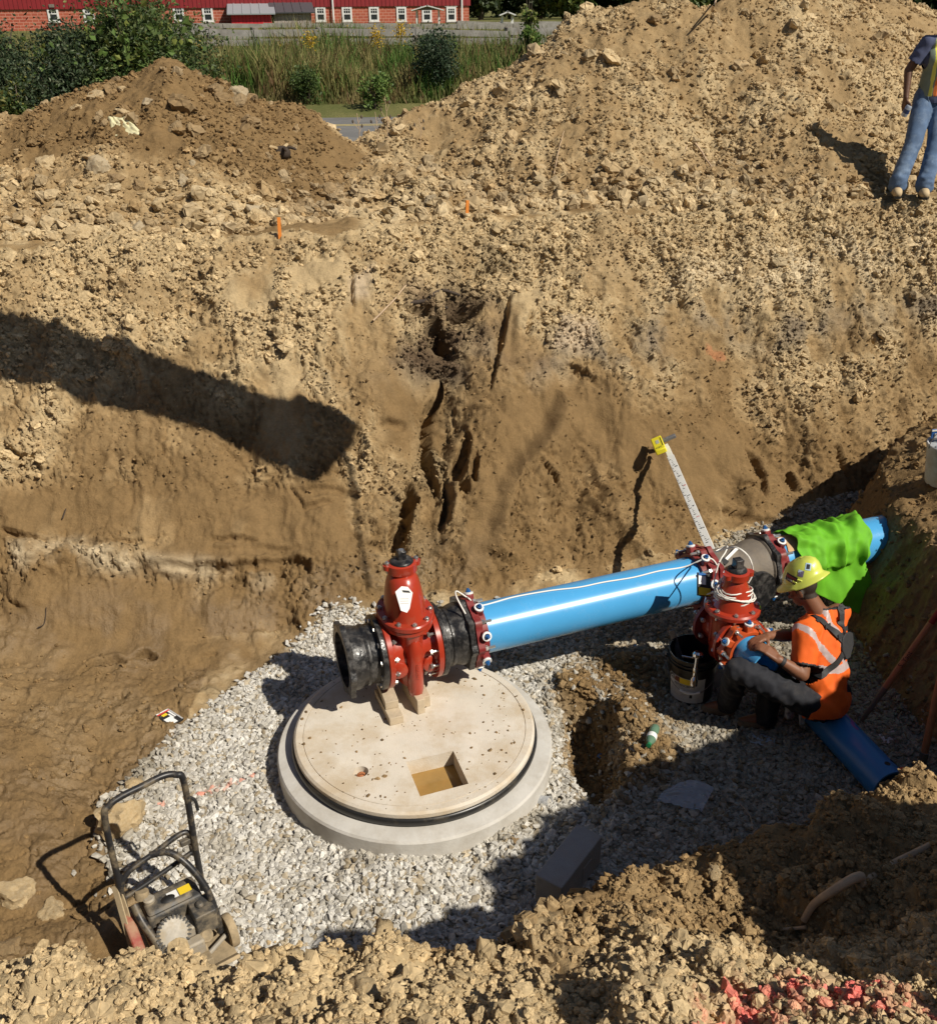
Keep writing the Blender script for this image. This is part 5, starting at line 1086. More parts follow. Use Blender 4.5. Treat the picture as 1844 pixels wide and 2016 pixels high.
m = MB(); m.box((.01, -.13, .045), (.42, .40, .022)); m.box((.01, -.345, .065), (.42, .05, .02), (R(-38), 0, 0)); m.box((.01, .08, .065), (.42, .05, .02), (R(38), 0, 0)); m.build('base_plate', M_dust, cp, 30, bevel=.004)
m = MB(); m.box((.0, -.29, .085), (.20, .10, .06), (R(-10), 0, 0)); m.box((-.13, -.28, .07), (.10, .12, .03)); m.lathe([(.035, -.1), (.035, .1)], (0, -.24, .10), (1, 0, 0), 16); m.build('exciter_housing', M_dust, cp, 30, bevel=.006)
m = MB(); m.box((.02, -.06, .13), (.30, .24, .02)); m.box((.02, -.06, .10), (.26, .05, .06)); m.build('engine_deck', M_dust, cp, 30, bevel=.003)
m = MB(); m.box((.02, -.04, .255), (.27, .15, .12)); m.box((.0, -.05, .325), (.22, .12, .03)); fu = m.build('fuel_tank', M_eng, cp, 30, bevel=.016)
m = MB(); m.lathe([(.028, 0), (.028, .02), (.02, .026)], (-.08, -.03, .335), (0, 0, 1), 16); m.build('fuel_cap', M_alu, fu); m = MB(); m.box((.085, -.06, .3415), (.06, .045, .003)); m.build('warning_label', M_yellow, fu); m = MB(); m.box((.025, -.06, .3415), (.05, .045, .003)); m.build('white_label', M_paper, fu); m = MB(); m.ball((-.0, -.07, .33), (.045, .03, .02), 14, 8); m.build('tank_recess', M_hole, fu)
m = MB(); m.box((.125, -.165, .235), (.105, .125, .13)); m.lathe([(.022, 0), (.022, .012), (.012, .02)], (.12, -.16, .30), (0, 0, 1), 16); m.build('air_cleaner', M_eng, cp, 30, bevel=.014)
m = MB(); m.lathe([(.078, 0), (.078, .03), (.068, .045), (.03, .05), (0, .05)], (-.03, -.165, .22), (0, -.75, .66), 32); re_ = m.build('recoil_cover', M_alu, cp, 30)
nrm = Vector((0, -.75, .66)).normalized(); t1 = Vector((1, 0, 0)); t2 = nrm.cross(t1)
for i in range(24):
    a = 2 * math.pi * i / 24; c_ = Vector((-.03, -.165, .22)) + nrm * .036 + (t1 * math.cos(a) + t2 * math.sin(a)) * .073; m = MB(); m.box((0, 0, 0), (.020, .007, .022), Matrix((t1 * math.cos(a) + t2 * math.sin(a), t2 * math.cos(a) - t1 * math.sin(a), nrm)).transposed()); b_ = m.build('cooling_slot', M_ink, re_); b_.location = c_
m = MB(); m.box((.0, -.13, .18), (.17, .15, .10)); m.build('engine_block', M_alu, cp, 30, bevel=.01); m = MB(); m.box((.045, -.245, .15), (.09, .06, .09)); m.build('muffler', M_alu, cp, 30, bevel=.012); m = MB(); m.lathe([(.03, 0), (.034, .02), (.02, .03)], (.105, -.235, .165), (0, -.5, 1), 16); m.build('oil_filler', M_dust, cp)
m = MB(); m.prism([(.10 * math.cos(t) + (.07 if math.cos(t) > 0 else -.07), .055 * math.sin(t)) for t in np.linspace(0, 6.28, 33)[:-1]], .05, Matrix.Translation((-.215, -.12, .20)) @ Matrix.Rotation(R(90), 4, 'Z') @ Matrix.Rotation(R(-28), 4, 'Y') @ Matrix.Rotation(R(90), 4, 'X')); m.build('belt_guard', M_rust_r, cp, 30, bevel=.008)
m = MB(); pts = catmull([(-.20, .05, .45), (-.188, .02, .38), (-.185, -.04, .25), (-.188, -.13, .13), (-.192, -.19, .075), (-.20, -.215, .06), (-.212, -.205, .07), (-.212, -.15, .14), (-.208, -.05, .28), (-.205, .02, .40), (-.205, .05, .45)], 5)
strip(pts, [Vector((-1, 0, 0.0)) + Vector((0, -.6, .5)) for _ in pts], .032, .006, m); m.build('lifting_strap', mat('mud caked strap', (.46, .36, .22), .85, var=.2, vscale=30), cp, 50)
for wx_, nm in ((.235, 'wheel'),):
    m = MB(); m.lathe([(.055, -.022), (.082, -.02), (.086, -.012), (.086, .012), (.082, .02), (.055, .022), (.0, .016)], (wx_, -.20, .085), (1, .0, 0), 28); w_ = m.build('wheel', M_dust, cp, 40); m = MB(); m.lathe([(.05, -.024), (.05, .0235), (.018, .026)], (wx_, -.20, .085), (1, 0, 0), 20); m.build('rim', M_hole, w_)
m = MB(); m.cyl((-.0, -.33, .10), (.235, -.20, .085), .012, seg=10); m.build('axle_bar', M_alu, cp)
m = MB(); m.box((.0, -.355, .055), (.05, .07, .05)); m.build('lifting_lug', M_dust, cp, 30, bevel=.006)
m = MB(); m.lathe([(.032, -.02), (.036, .0), (.032, .02)], (-.10, .01, .36), (.2, .3, 1), 16); m.build('vibration_mount', M_dust, cp)

# ---- stones, clods and boulders one can point at
def rock_mesh(name, seed, sub=4, rough=.20, planes=16, flat=.85):
    r_ = np.random.default_rng(seed); bm = bmesh.new(); bmesh.ops.create_icosphere(bm, subdivisions=sub, radius=1); N = r_.normal(size=(planes, 3)); N /= np.linalg.norm(N, axis=1)[:, None]; H = r_.uniform(.62, 1.0, planes)
    for v in bm.verts:
        d = np.array(v.co.normalized()); k = N @ d; rr = np.min(np.where(k > .08, H / np.maximum(k, .08), 9)); rr = min(rr, 1.25); p = Vector(d) * rr; p *= 1 + rough * mn.noise(p * 1.9 + Vector((seed, 0, 0))) + rough * .55 * mn.noise(p * 5 + Vector((0, seed, 0))) + rough * .3 * mn.noise(p * 12); v.co = Vector((p.x, p.y, p.z * flat))
    me = bpy.data.meshes.new(name); bm.to_mesh(me); bm.free(); me.polygons.foreach_set('use_smooth', [True] * len(me.polygons)); me.set_sharp_from_angle(angle=R(32)); return me
M_rk_y = mat('clay lump', (.44, .32, .17), .92, var=.2, vscale=9, dirt=(.56, .45, .28), dscale=8, damt=.6, bump=.6, bscale=40); M_rk_b = mat('brown clod', (.26, .17, .08), .92, var=.2, vscale=9, dirt=(.36, .27, .15), dscale=8, damt=.5, bump=.6, bscale=40); M_rk_g = mat('grey stone', (.40, .33, .22), .85, var=.15, vscale=12, dirt=(.35, .24, .12), dscale=9, damt=.5, bump=.4, bscale=50)
RK = [rock_mesh('rock', s_) for s_ in range(6)]
ROCKS = [((188, 326), 46, 56, 1, 'largest tan boulder, tall and flat topped, on the left spoil heap'), ((90, 322), 44, 30, 0, 'rounded tan boulder left of the tallest boulder on the left spoil heap'), ((228, 352), 40, 28, 3, 'brown clod just right of the tallest boulder on the left spoil heap'), ((273, 366), 24, 30, 3, 'upright brown clod right of the wide brown clod on the left spoil heap'),
         ((316, 404), 34, 34, 0, 'pale lump above the rubble row under the left spoil heap'), ((160, 463), 54, 36, 0, 'big tan boulder on the bench below the left spoil heap'), ((104, 470), 30, 22, 0, 'pale stone left of the big tan boulder on the bench'), ((270, 450), 36, 24, 1, 'tilted grey tan slab among rubble on the bench'), ((243, 444), 26, 20, 0, 'tan lump touching the tilted slab on the bench'),
         ((318, 452), 34, 18, 3, 'flat brown clod right of the tilted slab on the bench'), ((466, 184), 34, 32, 1, 'pale block on the right shoulder of the left spoil heap'), ((490, 242), 38, 18, 3, 'flat brown clod below the pale block on the left spoil heap'), ((240, 175), 22, 16, 0, 'small pale stone under the tip of the left spoil heap'), ((190, 190), 40, 24, 0, 'tan lump on the left crest of the left spoil heap'), ((152, 212), 30, 18, 0, 'tan lump lower on the left crest of the left spoil heap'), ((290, 200), 26, 16, 1, 'pale flat stone above the cloth on the left spoil heap'), ((243, 224), 28, 20, 0, 'tan lump above the pale cloth on the left spoil heap'),
         ((362, 362), 18, 30, 1, 'narrow grey stone right of centre on the left spoil heap'), ((380, 322), 14, 22, 1, 'small upright pale stone on the left spoil heap'), ((500, 420), 46, 30, 1, 'large grey block in the rubble at the right foot of the left spoil heap'), ((540, 420), 24, 34, 1, 'upright pale block beside the large grey block in the rubble'), ((430, 436), 30, 24, 0, 'tan lump left of the large grey block in the rubble'), ((465, 452), 34, 20, 0, 'low tan lump in front of the large grey block in the rubble'), ((575, 432), 28, 26, 3, 'brown clod at the right end of the rubble row'), ((760, 375), 22, 34, 0, 'upright tan clod in the dip between the two spoil heaps'), ((850, 395), 30, 26, 1, 'grey clod in the rubble right of the dip between the heaps'), ((925, 205), 40, 30, 0, 'yellow tan block on the left crest of the large right spoil heap'), ((990, 175), 34, 28, 0, 'pointed tan block higher up the crest of the large right spoil heap'), ((1290, 38), 24, 20, 3, 'dark clod near the top of the large right spoil heap'),
         ((248, 1612), 92, 84, 0, 'large clay boulder behind the plate compactor'), ((262, 1545), 40, 40, 0, 'smaller clay lump touching the boulder behind the plate compactor'), ((30, 1765), 84, 56, 0, 'broad pale clay lump at the left edge beside the plate compactor'), ((100, 1802), 66, 48, 0, 'crumbling clay lump right of the broad one at the left edge'), ((10, 1868), 50, 30, 3, 'brown lump low at the left edge'), ((718, 1955), 64, 70, 0, 'largest clod on the near bank, at the bottom of the photo'), ((1300, 1715), 30, 24, 3, 'brown clod on the lip of the near bank behind the grey block'), ((1410, 1720), 36, 30, 0, 'sunlit clod alone in the dark hollow of the near bank'), ((1018, 1660), 24, 22, 3, 'brown clod on the gravel against the foot of the round chamber'), ((870, 1655), 22, 22, 3, 'small brown clod on the gravel in front of the round chamber'), ((1070, 1200), 40, 26, 3, 'clod behind the long blue pipe')]
for i, ((u, v), w_, h_, kind, lb) in enumerate(ROCKS[:-1]):
    p, n_ = look(u, v); Z = (p - Vector((0, 0, CZ))).length; sx = w_ / 1847 * Z * .47; sz = h_ / 1847 * Z * .52
    o = link('boulder' if w_ > 50 else 'rock', RK[i % 6], None); o.location = p + UP * sz * .02; o.scale = (sx, sx * .9, sz); o.rotation_euler = (rng.uniform(-.3, .3), rng.uniform(-.3, .3), rng.uniform(0, 6.28))
    if not len(o.data.materials): o.data.materials.append(None)
    o.material_slots[0].link = 'OBJECT'; o.material_slots[0].material = (M_rk_y, M_rk_g, M_rk_y, M_rk_b)[kind]; tag(o, lb, 'rock', 'rocks and clods on the dirt')
# cloth scrap, root ball, sticks, stakes
p, n_ = look(262, 254); e1_ = Vector((1, -.1, 0)); e2_ = n_.cross(e1_).normalized()
def f_cl(u, v):
    a = u - .5; b = v - .5; return p + e1_ * a * (.32 - .12 * v) + e2_ * b * .24 + e1_ * (-.18 * v) + n_ * (.03 + .05 * abs(mn.noise(Vector((u * 4, v * 4, 5)))) + .02 * mn.noise(Vector((u * 11, v * 11, 2))))
sheet('cloth', f_cl, 16, 16, .004, mat('pale yellow cloth', (.62, .58, .36), .85, var=.12, vscale=20), 'crumpled pale yellow cloth lying on the left spoil heap', 'cloth')
M_root = mat('root bark', (.50, .36, .23), .8, var=.25, vscale=30); M_dkroot = mat('dark root', (.05, .035, .025), .9, var=.3, vscale=30)
def stick(pts, r0, r1, mt, lb, name='stick', lift=.0, cat_='root'):
    P = [look(*q)[0] + UP * lift for q in pts]; c_ = P[0].copy(); P = catmull([q - c_ for q in P], 5); n = len(P); m = MB(); m.tube([q + Vector((mn.noise(q * 9), mn.noise(q * 9 + UP * 3), mn.noise(q * 11))) * r0 * .5 for q in P], [r0 + (r1 - r0) * k / (n - 1) for k in range(n)], 7); o = m.build(name, mt, None, 60); o.location = c_; return tag(o, lb, cat_)
stick([(1578, 1828), (1600, 1795), (1635, 1770), (1672, 1748), (1692, 1742)], .009, .014, M_root, 'pale crooked root across the dark hollow of the near bank', 'root', .03)
stick([(1585, 1832), (1560, 1834), (1530, 1836)], .006, .003, M_root, 'short pale twig left of the crooked root on the near bank', 'stick', .012)
stick([(1480, 1640), (1475, 1615), (1455, 1590)], .004, .002, M_root, 'thin twig upright on the lip of the near bank', 'stick', .03)
stick([(1692, 1745), (1760, 1705), (1840, 1668)], .012, .010, M_root, 'second pale root further right in the dark hollow', 'root', .01)
stick([(1368, 285), (1385, 310), (1402, 335), (1418, 352)], .012, .006, M_root, 'thin pale root on the face of the large right spoil heap', 'root', .02)
stick([(1345, 310), (1352, 290)], .008, .004, M_root, 'short twig beside the thin root on the large right spoil heap', 'stick', .03)
stick([(735, 635), (770, 600), (800, 565)], .010, .006, M_root, 'straight pale root on the cut face left of the dark cavity', 'root', .02)
stick([(800, 1015 - 410), (840, 598), (880, 612)], .022, .012, M_dkroot, 'dark root poking out above the dark cavity in the cut face', 'root', .03)
stick([(845, 590), (870, 575), (905, 585)], .02, .012, M_dkroot, 'second dark root curling over the dark cavity', 'root', .02)
stick([(1840, 560), (1820, 580), (1790, 600)], .008, .004, M_dkroot, 'dark root near the right edge of the cut face', 'root', .03)
stick([(75, 1240), (88, 1232), (92, 1200)], .005, .003, M_dkroot, 'dark twig low on the left cut face', 'stick', .02)
stick([(125, 1030), (132, 1010)], .006, .004, M_dkroot, 'short dark peg on the left cut face', 'stick', .04)
stick([(1090, 350), (1100, 300), (1110, 265)], .006, .003, M_root, 'bent twig on the left flank of the large right spoil heap', 'stick', .04)
stick([(1400, 30), (1408, 8), (1416, -12)], .012, .008, M_root, 'bare root sticking up at the top of the large right spoil heap', 'root', .05)
p, n_ = look(556, 306); o = empty('root_ball', p, (0, 0, 0), 'dark clump of roots on the right side of the left spoil heap', 'root clump'); m = MB(); m.ball((0, 0, .03), (.09, .08, .07), 10, 8); m.build('clump', M_dkroot, o)
for k_ in range(5): m = MB(); a = k_ * 1.3; m.tube(catmull([(0, 0, .03), (.07 * math.cos(a), .07 * math.sin(a), .08), (.15 * math.cos(a), .15 * math.sin(a), .06 + .04 * (k_ % 2))], 4), [.016] * 8 + [.006], 6); m.build('root', M_rk_y if k_ % 2 else M_dkroot, o)
M_stake = mat('orange stake', (.80, .26, .04), .6)
for (u, v), lb in (((551, 466), 'orange wooden stake on the bench left of the dip'), ((919, 430), 'orange wooden stake on the bench in the middle of the photo')):
    p, n_ = look(u, v); o = empty('survey_stake', p, (.05, .03, .3), lb, 'stake', 'orange survey stakes'); m = MB(); m.box((0, 0, .06), (.03, .012, .22)); m.build('stake', M_stake, o)
# ================================================================ people: one remeshed body each, clothes over it
def cap_mesh(caps, balls=(), voxel=.006, smooth=5, name='body', sf=.5):
    m = MB()
    for p0, r0, p1, r1 in caps:
        p0, p1 = Vector(p0), Vector(p1); d = p1 - p0; L = d.length; pr = []
        for i in range(7): a = math.pi / 2 * i / 6; pr.append((r0 * math.sin(a), -r0 * math.cos(a)))
        for i in range(7): a = math.pi / 2 * i / 6; pr.append((r1 * math.cos(a), L + r1 * math.sin(a)))
        pr[0] = (1e-4, pr[0][1]); pr[-1] = (1e-4, pr[-1][1]); m.lathe(pr, p0, d, 20)
    for c, r, rot in balls: m.ball(c, r, 24, 16, rot)
    o = m.build(name, None, None, smooth=False)
    md = o.modifiers.new('r', 'REMESH'); md.mode = 'VOXEL'; md.voxel_size = voxel; md.use_smooth_shade = True
    ms = o.modifiers.new('s', 'SMOOTH'); ms.iterations = smooth; ms.factor = sf
    baked(o); me = o.data; bpy.data.objects.remove(o); me.polygons.foreach_set('use_smooth', [True] * len(me.polygons)); me.materials.clear(); return me
def vco(me): a = np.empty(len(me.vertices) * 3, np.float32); me.vertices.foreach_get('co', a); return a.reshape(-1, 3)
def vno(me): a = np.empty(len(me.vertices) * 3, np.float32); me.vertices.foreach_get('normal', a); return a.reshape(-1, 3)
def wrinkle(me, amp, f, seed=0, fn=None):
    co = vco(me); no = vno(me); k = np.array([(1 - 2 * abs(mn.noise(Vector((p[0] * f[0] + seed, p[1] * f[1], p[2] * f[2]))))) * .7 + .5 * mn.noise(Vector((p[0] * f[0] * 2.3, p[1] * f[1] * 2.3 + seed, p[2] * f[2] * 2.3))) for p in co])
    if fn is not None: k = k * fn(co)
    co = co + no * (amp * k)[:, None]; me.vertices.foreach_set('co', co.astype(np.float32).ravel()); me.update()
def paint_faces(me, rules):
    """rules: list of (slot, function(center ndarray)->mask)"""
    c_ = np.empty(len(me.polygons) * 3, np.float32); me.polygons.foreach_get('center', c_); c_ = c_.reshape(-1, 3); mi = np.zeros(len(c_), np.int32)
    for s_, f in rules: mi[f(c_)] = s_
    me.polygons.foreach_set('material_index', mi); me.update()
def delete_verts(me, mask_keep):
    bm = bmesh.new(); bm.from_mesh(me); bm.verts.ensure_lookup_table(); bmesh.ops.delete(bm, geom=[v for v, k in zip(bm.verts, mask_keep) if not k], context='VERTS'); bm.to_mesh(me); bm.free(); me.update()
M_skin = mat('tanned skin', (.21, .088, .045), .55, var=.1, vscale=30); M_skin_d = mat('brown skin', (.12, .055, .03), .55, var=.1, vscale=30)
M_hair = mat('dark hair', (.03, .02, .013), .7, var=.3, vscale=80)
M_orange_c = mat('orange work shirt', (.80, .125, .008), .8, var=.06, vscale=10, bump=.15, bscale=400)
M_reflect = mat('reflective tape', (.48, .38, .37), .45, var=.12, vscale=60)
M_web = mat('black webbing', (.022, .022, .024), .65, var=.3, vscale=60, bump=.2, bscale=300)
M_trou = mat('dark work trousers', (.012, .013, .019), .85, var=.35, vscale=14, dirt=(.09, .075, .055), dscale=7, damt=.3, dthr=.6)
M_boot = mat('muddy leather', (.11, .075, .045), .75, var=.3, vscale=20, dirt=(.26, .19, .11), dscale=9, damt=.6)
M_helm = mat('lime helmet', (.62, .68, .11), .33, coat=.3, var=.03, vscale=6, dirt=(.5, .5, .25), dscale=16, damt=.25, dthr=.62)
def hand(root, fwd, palm, side, s_=1.0, curl=.5, spread=.16):
    """capsules of a hand: wrist at root; fwd towards the fingers, palm = palm normal, side = thumb side"""
    fwd = Vector(fwd).normalized(); palm = Vector(palm); palm = (palm - fwd * palm.dot(fwd)).normalized(); side = fwd.cross(palm) * (1 if fwd.cross(palm).dot(Vector(side)) > 0 else -1)
    cs = []; k = s_
    for j, off in enumerate((.028, .010, -.009, -.027)):
        cs.append((root + side * off * .55 * k, .017 * k, root + fwd * .085 * k + side * off * k, .0125 * k))
        Ls = ((.040, .026, .02), (.045, .029, .021), (.041, .027, .02), (.032, .021, .018))[j]; p = root + fwd * .09 * k + side * off * k; a = curl * .6; d0 = (fwd + side * off * spread * 12 * .5)
        for L, r0, r1 in zip(Ls, (.0098, .0090, .0082), (.0090, .0082, .0072)):
            d = (d0 * math.cos(a) + palm * math.sin(a)).normalized(); q = p + d * L * k; cs.append((p, r0 * k, q, r1 * k)); p = q; a += curl
    p = root + fwd * .03 * k + side * .028 * k; d = (fwd * .6 + side * .75 + palm * .35).normalized(); q = p + d * .042 * k; cs.append((p, .014 * k, q, .0105 * k)); d2 = (fwd * .9 + side * .25 + palm * (.3 + curl * .4)).normalized(); cs.append((q, .0105 * k, q + d2 * .032 * k, .0085 * k))
    return cs
def head_balls(c, f, up, s_=1.0):
    """skull, jaw, nose, ears; f = facing"""
    f = Vector(f).normalized(); up = Vector(up); up = (up - f * up.dot(f)).normalized(); r = f.cross(up); M = Matrix((r, f, up)).transposed(); rot = M.to_euler(); P = lambda x, y, z: Vector(c) + r * x * s_ + f * y * s_ + up * z * s_
    b = [(P(0, -.01, .03), (.076 * s_, .094 * s_, .088 * s_), rot), (P(0, .025, -.045), (.056 * s_, .066 * s_, .062 * s_), rot), (P(0, .055, -.075), (.036 * s_, .034 * s_, .026 * s_), rot)]
    cp = [(P(0, .086, .0), .009 * s_, P(0, .108, -.028), .013 * s_), (P(-.025, .076, .012), .014 * s_, P(.025, .076, .012), .014 * s_), (P(-.016, .09, -.055), .007 * s_, P(.016, .09, -.055), .007 * s_), (P(-.014, .088, -.066), .008 * s_, P(.014, .088, -.066), .008 * s_)]
    for e_ in (-1, 1): b.append((P(.078 * e_, -.012, -.015), (.012 * s_, .022 * s_, .034 * s_), rot)); b.append((P(.036 * e_, .068, -.018), (.022 * s_, .018 * s_, .018 * s_), rot))
    return b, cp, P, rot
# ---------------- the seated pipe fitter
wf = Vector((-.58, .81, 0)).normalized(); wl = Vector((-wf.y, wf.x, 0)); UP = Vector((0, 0, 1))
HIP = at_z(1622, 1375, .37); NECK = at_z(1612, 1195, .865); HD_ = at_z(1580, 1158, .985)
SL, SR = at_z(1586, 1245, .79), at_z(1648, 1205, .80); EL, HL = at_z(1579, 1328, .585), at_z(1532, 1298, .685); ER, HR = at_z(1556, 1250, .655), at_z(1510, 1252, .725)
HPL, HPR = HIP + wl * .095, HIP - wl * .095; KL, AL, TL = at_z(1452, 1318, .60), at_z(1432, 1385, .13), at_z(1392, 1393, .075); KR, AR, TR_ = at_z(1520, 1330, .46), at_z(1508, 1412, .12), at_z(1462, 1420, .075)
tdir = (NECK - HIP).normalized(); tl = wl; tf_ = tl.cross(tdir) * -1; tf_ = tf_ if tf_.dot(wf) > 0 else -tf_
CHEST = HIP.lerp(NECK, .62); WAIST = HIP.lerp(NECK, .28)
wk = empty('person', HIP - UP * .37, (0, 0, 0), 'seated worker in orange shirt, black chest harness and lime green hard hat', 'person'); WO = wk.location.copy()
hf = Vector((-.62, .50, -.60)).normalized(); hu = Vector((-.22, .30, 1)).normalized()
hb, hc, HP_, hrot = head_balls(HD_, hf, hu)
caps = [(HIP, .10, WAIST, .105), (WAIST, .105, CHEST, .125), (CHEST + tl * .06, .10, CHEST - tl * .06, .10), (CHEST, .10, NECK - tdir * .05, .07), (NECK - tdir * .05, .062, HD_ - hu * .05 - hf * .02, .055),
        (NECK - tdir * .09 + tl * .06, .06, SL, .058), (NECK - tdir * .09 - tl * .06, .06, SR, .058), (SL, .056, EL, .042), (EL, .041, EL.lerp(HL, .3), .042), (EL.lerp(HL, .3), .042, HL, .027), (SR, .056, ER, .042), (ER, .041, ER.lerp(HR, .3), .042), (ER.lerp(HR, .3), .042, HR, .027),
        (HPL, .08, KL, .055), (KL, .05, AL, .042), (HPR, .08, KR, .055), (KR, .05, AR, .042), (AL, .04, TL, .03), (AR, .04, TR_, .03)]
caps += hc + hand(HL, (HL - EL) * .6 + Vector((-.03, .06, .02)), Vector((-.1, .3, -1)), Vector((0, .4, .4)), 1.0, .55) + hand(HR, (HR - ER) * .5 + Vector((-.05, -.03, -.03)), Vector((.1, -.2, -1)), Vector((0, -1, .2)), 1.0, .5)
sh = lambda L: [(Vector(a) - WO, r0, Vector(b) - WO, r1) for a, r0, b, r1 in L]; shb = lambda L: [(Vector(c_) - WO, r, ro) for c_, r, ro in L]
me = cap_mesh(sh(caps), shb(hb), .0062, 3); body = link('body', me, [M_skin, M_hair], wk)
hc0 = np.array(HD_ - WO); hfn = np.array(hf); hun = np.array(hu); hrn = np.cross(hfn, hun)
paint_faces(me, [(1, lambda c_: ((c_ - hc0) @ hfn < .02) & ((c_ - hc0) @ hun > -.055 + .0 * 1) & (np.linalg.norm(c_ - hc0, axis=1) < .14) & (np.abs((c_ - hc0) @ hrn) < .081))])
for e_ in (-1, 1):
    m = MB(); m.ball(HP_(.031 * e_, .083, -.006) - WO, (.012, .009, .009), 10, 6, hrot); m.build('eye', M_ink, wk)
# shirt
SLEEVE_L, SLEEVE_R = SL.lerp(EL, .78), SR.lerp(ER, .72)
caps = [(HIP - tdir * .03 + tl * .05, .125, HIP - tdir * .03 - tl * .05, .125), (WAIST + tl * .055, .125, WAIST - tl * .055, .125), (HIP, .14, WAIST, .135), (WAIST, .14, CHEST, .15), (CHEST + tl * .075, .118, CHEST - tl * .075, .118), (CHEST + tl * .05, .115, WAIST + tl * .05, .12), (CHEST - tl * .05, .115, WAIST - tl * .05, .12), (CHEST + tdir * .02, .115, NECK - tdir * .075, .082), (NECK - tdir * .07, .075, NECK - tdir * .03, .066),
        (NECK - tdir * .095 + tl * .05, .075, SL, .077), (NECK - tdir * .095 - tl * .05, .075, SR, .077), (SL, .078, SLEEVE_L, .068), (SR, .078, SLEEVE_R, .068), (CHEST + tl * .08, .09, SL, .07), (CHEST - tl * .08, .09, SR, .07)]
me = cap_mesh(sh(caps), [], .008, 6)
td_ = np.array(tdir); h0 = np.array(HIP - WO); wrinkle(me, .017, (10, 10, 6), 3, lambda co: .35 + .65 * (np.exp(-((co - h0) @ td_ / .12) ** 2) + np.exp(-(np.linalg.norm(co - np.array(SL - WO), axis=1) / .2) ** 2)))
co = vco(me); nk = np.array(NECK - WO); a1 = np.array((EL - SL).normalized()); a2 = np.array((ER - SR).normalized()); s1 = np.array(SLEEVE_L - WO); s2 = np.array(SLEEVE_R - WO)
keep = ((co - nk) @ td_ < -.002) & ((co - h0) @ td_ > -.115); keep &= ~((((co - s1) @ a1) > .005) & (np.linalg.norm(co - s1, axis=1) < .12)); keep &= ~((((co - s2) @ a2) > .005) & (np.linalg.norm(co - s2, axis=1) < .11))
delete_verts(me, keep)
shirt = link('shirt', me, [M_orange_c, M_reflect, M_web], wk)
tln = np.array(tl); tfn = np.array(tf_)
def tape(c_):
    d = c_ - h0; a = d @ td_; s_ = d @ tln; bk = d @ tfn
    hor = np.abs(a - .205 + .012 * np.cos(s_ * 18)) < .024
    dg = (bk < .03) & (np.abs((s_ - .02) * .86 - (a - .30) * .42) < .020) & (a > .2) & (a < .56)
    dg2 = (bk < .03) & (np.abs((s_ + .095) * .95 + (a - .30) * .12) < .018) & (a > .2)
    q_ = c_ - np.array(SL - WO); t_ = np.clip(q_ @ a1, 0, .3); arm = (np.linalg.norm(q_ - t_[:, None] * a1, axis=1) < .088) & (s_ > .12)
    return (hor | dg | dg2) & (np.abs(s_) < .19) & ~arm
paint_faces(me, [(1, tape), (2, lambda c_: ((c_ - nk) @ td_ > -.018)), (2, lambda c_: (((c_ - s1) @ a1) > -.012) & (np.linalg.norm(c_ - s1, axis=1) < .10))])
q = shirt.modifiers.new('t', 'SOLIDIFY'); q.thickness = .003; q.offset = -1
# harness: webbing laid on the shirt by casting on it
stree = BVHTree.FromPolygons([v.co.copy() for v in me.vertices], [tuple(p.vertices) for p in me.polygons])
def on_shirt(a, s_, back=1, off=.003):
    """a along the spine from the hips, s_ to the worker's left; back side"""
    o_ = HIP - WO + tdir * a + tl * s_; d = -tf_ * back; h = stree.ray_cast(o_ + d * .5, -d); 
    if h[0] is None: h = stree.find_nearest(o_ + d * .12)
    return h[0] + h[1] * off * (1 if h[1].dot(d) > 0 else -1), (h[1] if h[1].dot(d) > 0 else -h[1])
hn = None
def web(line, wd, name='strap', th=.006, parent=None):
    pts = []; 
    for i in range(len(line) - 1):
        for k in range(8): t = k / 8; pts.append((line[i][0] * (1 - t) + line[i + 1][0] * t, line[i][1] * (1 - t) + line[i + 1][1] * t))
    pts.append(line[-1]); r = [on_shirt(*p) for p in pts]; m = MB(); strip([x[0] for x in r], [x[1] for x in r], wd, th, m); return m.build(name, M_web, parent or wk, 40)
web([(.335, -.035), (.44, .045), (.53, .095), (.575, .115)], .048); web([(.335, -.045), (.44, -.085), (.53, -.105), (.575, -.11)], .044)
web([(.31, -.035), (.24, .06), (.19, .15), (.17, .18)], .036); web([(.31, -.05), (.26, -.11), (.22, -.16)], .034)
for a_, s_ in ((.40, .012), (.47, .065), (.41, -.072), (.48, -.092)):
    p, n_ = on_shirt(a_, s_, 1, .008); m = MB(); m.box((0, 0, 0), (.05, .03, .012), Matrix((tl, tdir, n_)).transposed() if True else None); b_ = m.build('buckle', M_web, wk, 30, bevel=.003); b_.location = p
m = MB(); p, n_ = on_shirt(.335, -.04, 1, .006); Mx = Matrix((tl, (tdir - n_ * tdir.dot(n_)).normalized(), n_)).transposed().to_4x4(); Mx.translation = p
m.prism([(.05, .05), (.02, .07), (-.02, .07), (-.055, .05), (-.06, -.02), (-.02, -.09), (.02, -.09), (.055, -.02)], .012, Mx); m.build('back_pad', M_web, wk, 30, bevel=.004)
